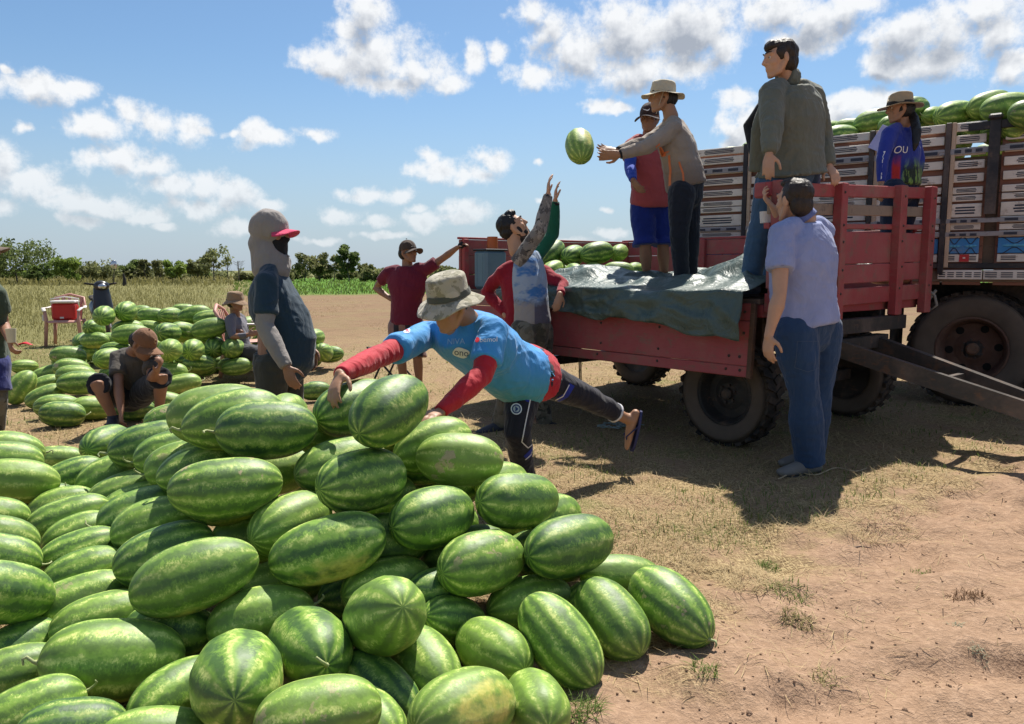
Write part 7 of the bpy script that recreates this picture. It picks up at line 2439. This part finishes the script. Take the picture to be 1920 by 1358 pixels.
MB().box((.62, 0, .52), (.34, .11, .03), (0, R(18), 0), .012).build('front_mudguard', dark_paint, st)
for s_ in (1,):
    e = MB().tube([(.30, .20 * s_, 1.04), (.27, .22 * s_, 1.18), (.26, .23 * s_, 1.30)], [.008] * 3, n=6).build('mirror_arm', rubber, st, True)
    MB().ell((.26, .23 * s_, 1.37), (.020, .055, .080)).build('mirror', chrome, e, True)

# folding chair behind the maroon shirt
fc = gnd(730, 655)
fe = empty('folding_chair', (at(738, 600, 8.45).x, 8.45, 0), (0, 0, R(78)))
tag(fe, 'black folding chair half hidden behind the man in the maroon polo', 'chair')
blk = material('black_tube', base=(.015, .015, .017), rough=.5)
for sx in (-1, 1):
    MB().tube([(sx * .22, .2, .0), (sx * .22, -.2, .82)], [.012, .012], n=7).build('leg', blk, fe, True)
    MB().tube([(sx * .22, -.2, .0), (sx * .22, .22, .45)], [.012, .012], n=7).build('leg', blk, fe, True)
MB().box((0, .02, .44), (.42, .40, .02), bev=.006).build('seat', blk, fe)
MB().box((0, -.17, .68), (.42, .02, .22), (R(12), 0, 0), .006).build('backrest', blk, fe)

# blue drum, orange lid and small crate on the tail of the wagon
def drum_fn(b, bs):
    co = b.objco(); n = b.noise(co, 6, 5, .6)
    b.put(bs.inputs['Base Color'], b.mix(n, (.085, .16, .21), (.16, .26, .32)))
    b.put(bs.inputs['Normal'], b.bump(n, .2, .01))
drum_mat = material('dusty_blue_plastic', drum_fn, rough=.55)
dp = W(-3.12, .20, FLOOR)
dr = empty('water_container', dp, (0, 0, WANG))
tag(dr, 'dusty blue rectangular water container at the tail of the wagon', 'container')
MB().box((0, 0, .19), (.20, .27, .37), bev=.025).build('body', drum_mat, dr)
MB().box((0, 0, .382), (.21, .28, .018), bev=.006).build('rim', blk, dr)
for s_ in (-1, 1):
    MB().box((s_ * .045, -.136, .19), (.02, .006, .30), bev=.002).build('rib', drum_mat, dr)
og = MB().tube([(0, 0, 0), (0, 0, .12)], [.055, .052], n=18, cap='flat').build('orange_jug', material('orange_plastic', base=(.55, .13, .03), rough=.5)); og.location = W(-3.05, .52, FLOOR + .39)
og.location = dp + Vector((.02, .05, .392))
tag(og, 'orange plastic jug standing on the blue container', 'jug')
cr = empty('white_crate', W(-3.0, .78, FLOOR), (0, 0, WANG)); tag(cr, 'small white crate beside the blue container on the wagon', 'crate')
for k in range(3):
    for s_ in (-1, 1):
        MB().box((s_ * .12, 0, .04 + k * .055), (.012, .3, .035), bev=.003).build('slat', plastic_white, cr)
        MB().box((0, s_ * .15, .04 + k * .055), (.25, .012, .035), bev=.003).build('slat', plastic_white, cr)
# white cup on the rail beside the lilac polo
mb = MB().lathe([(.0, .0), (.040, .0), (.046, .075), (.043, .075), (.036, .006), (.0, .006)], 18)
o = mb.build('white_mug', plastic_white); o.location = W(-.04, .10, 1.588); tag(o, 'white mug on the wagon rail beside the raised hand', 'mug')
# ring-bound sheet on the lorry side left of the woman
mb = MB().box((0, 0, 0), (.20, .006, .24), (0, R(28), 0), .002)
o = mb.build('paper_sheet', material('lilac_paper', base=(.42, .40, .62), rough=.8)); o.location = T(1.86, -.07, 2.50); o.rotation_euler = (R(-12), 0, TANG)
tag(o, 'pale lilac sheet leaning on the lorry left of the straw hat', 'sheet')

bpy.data.scenes.remove(TMP)
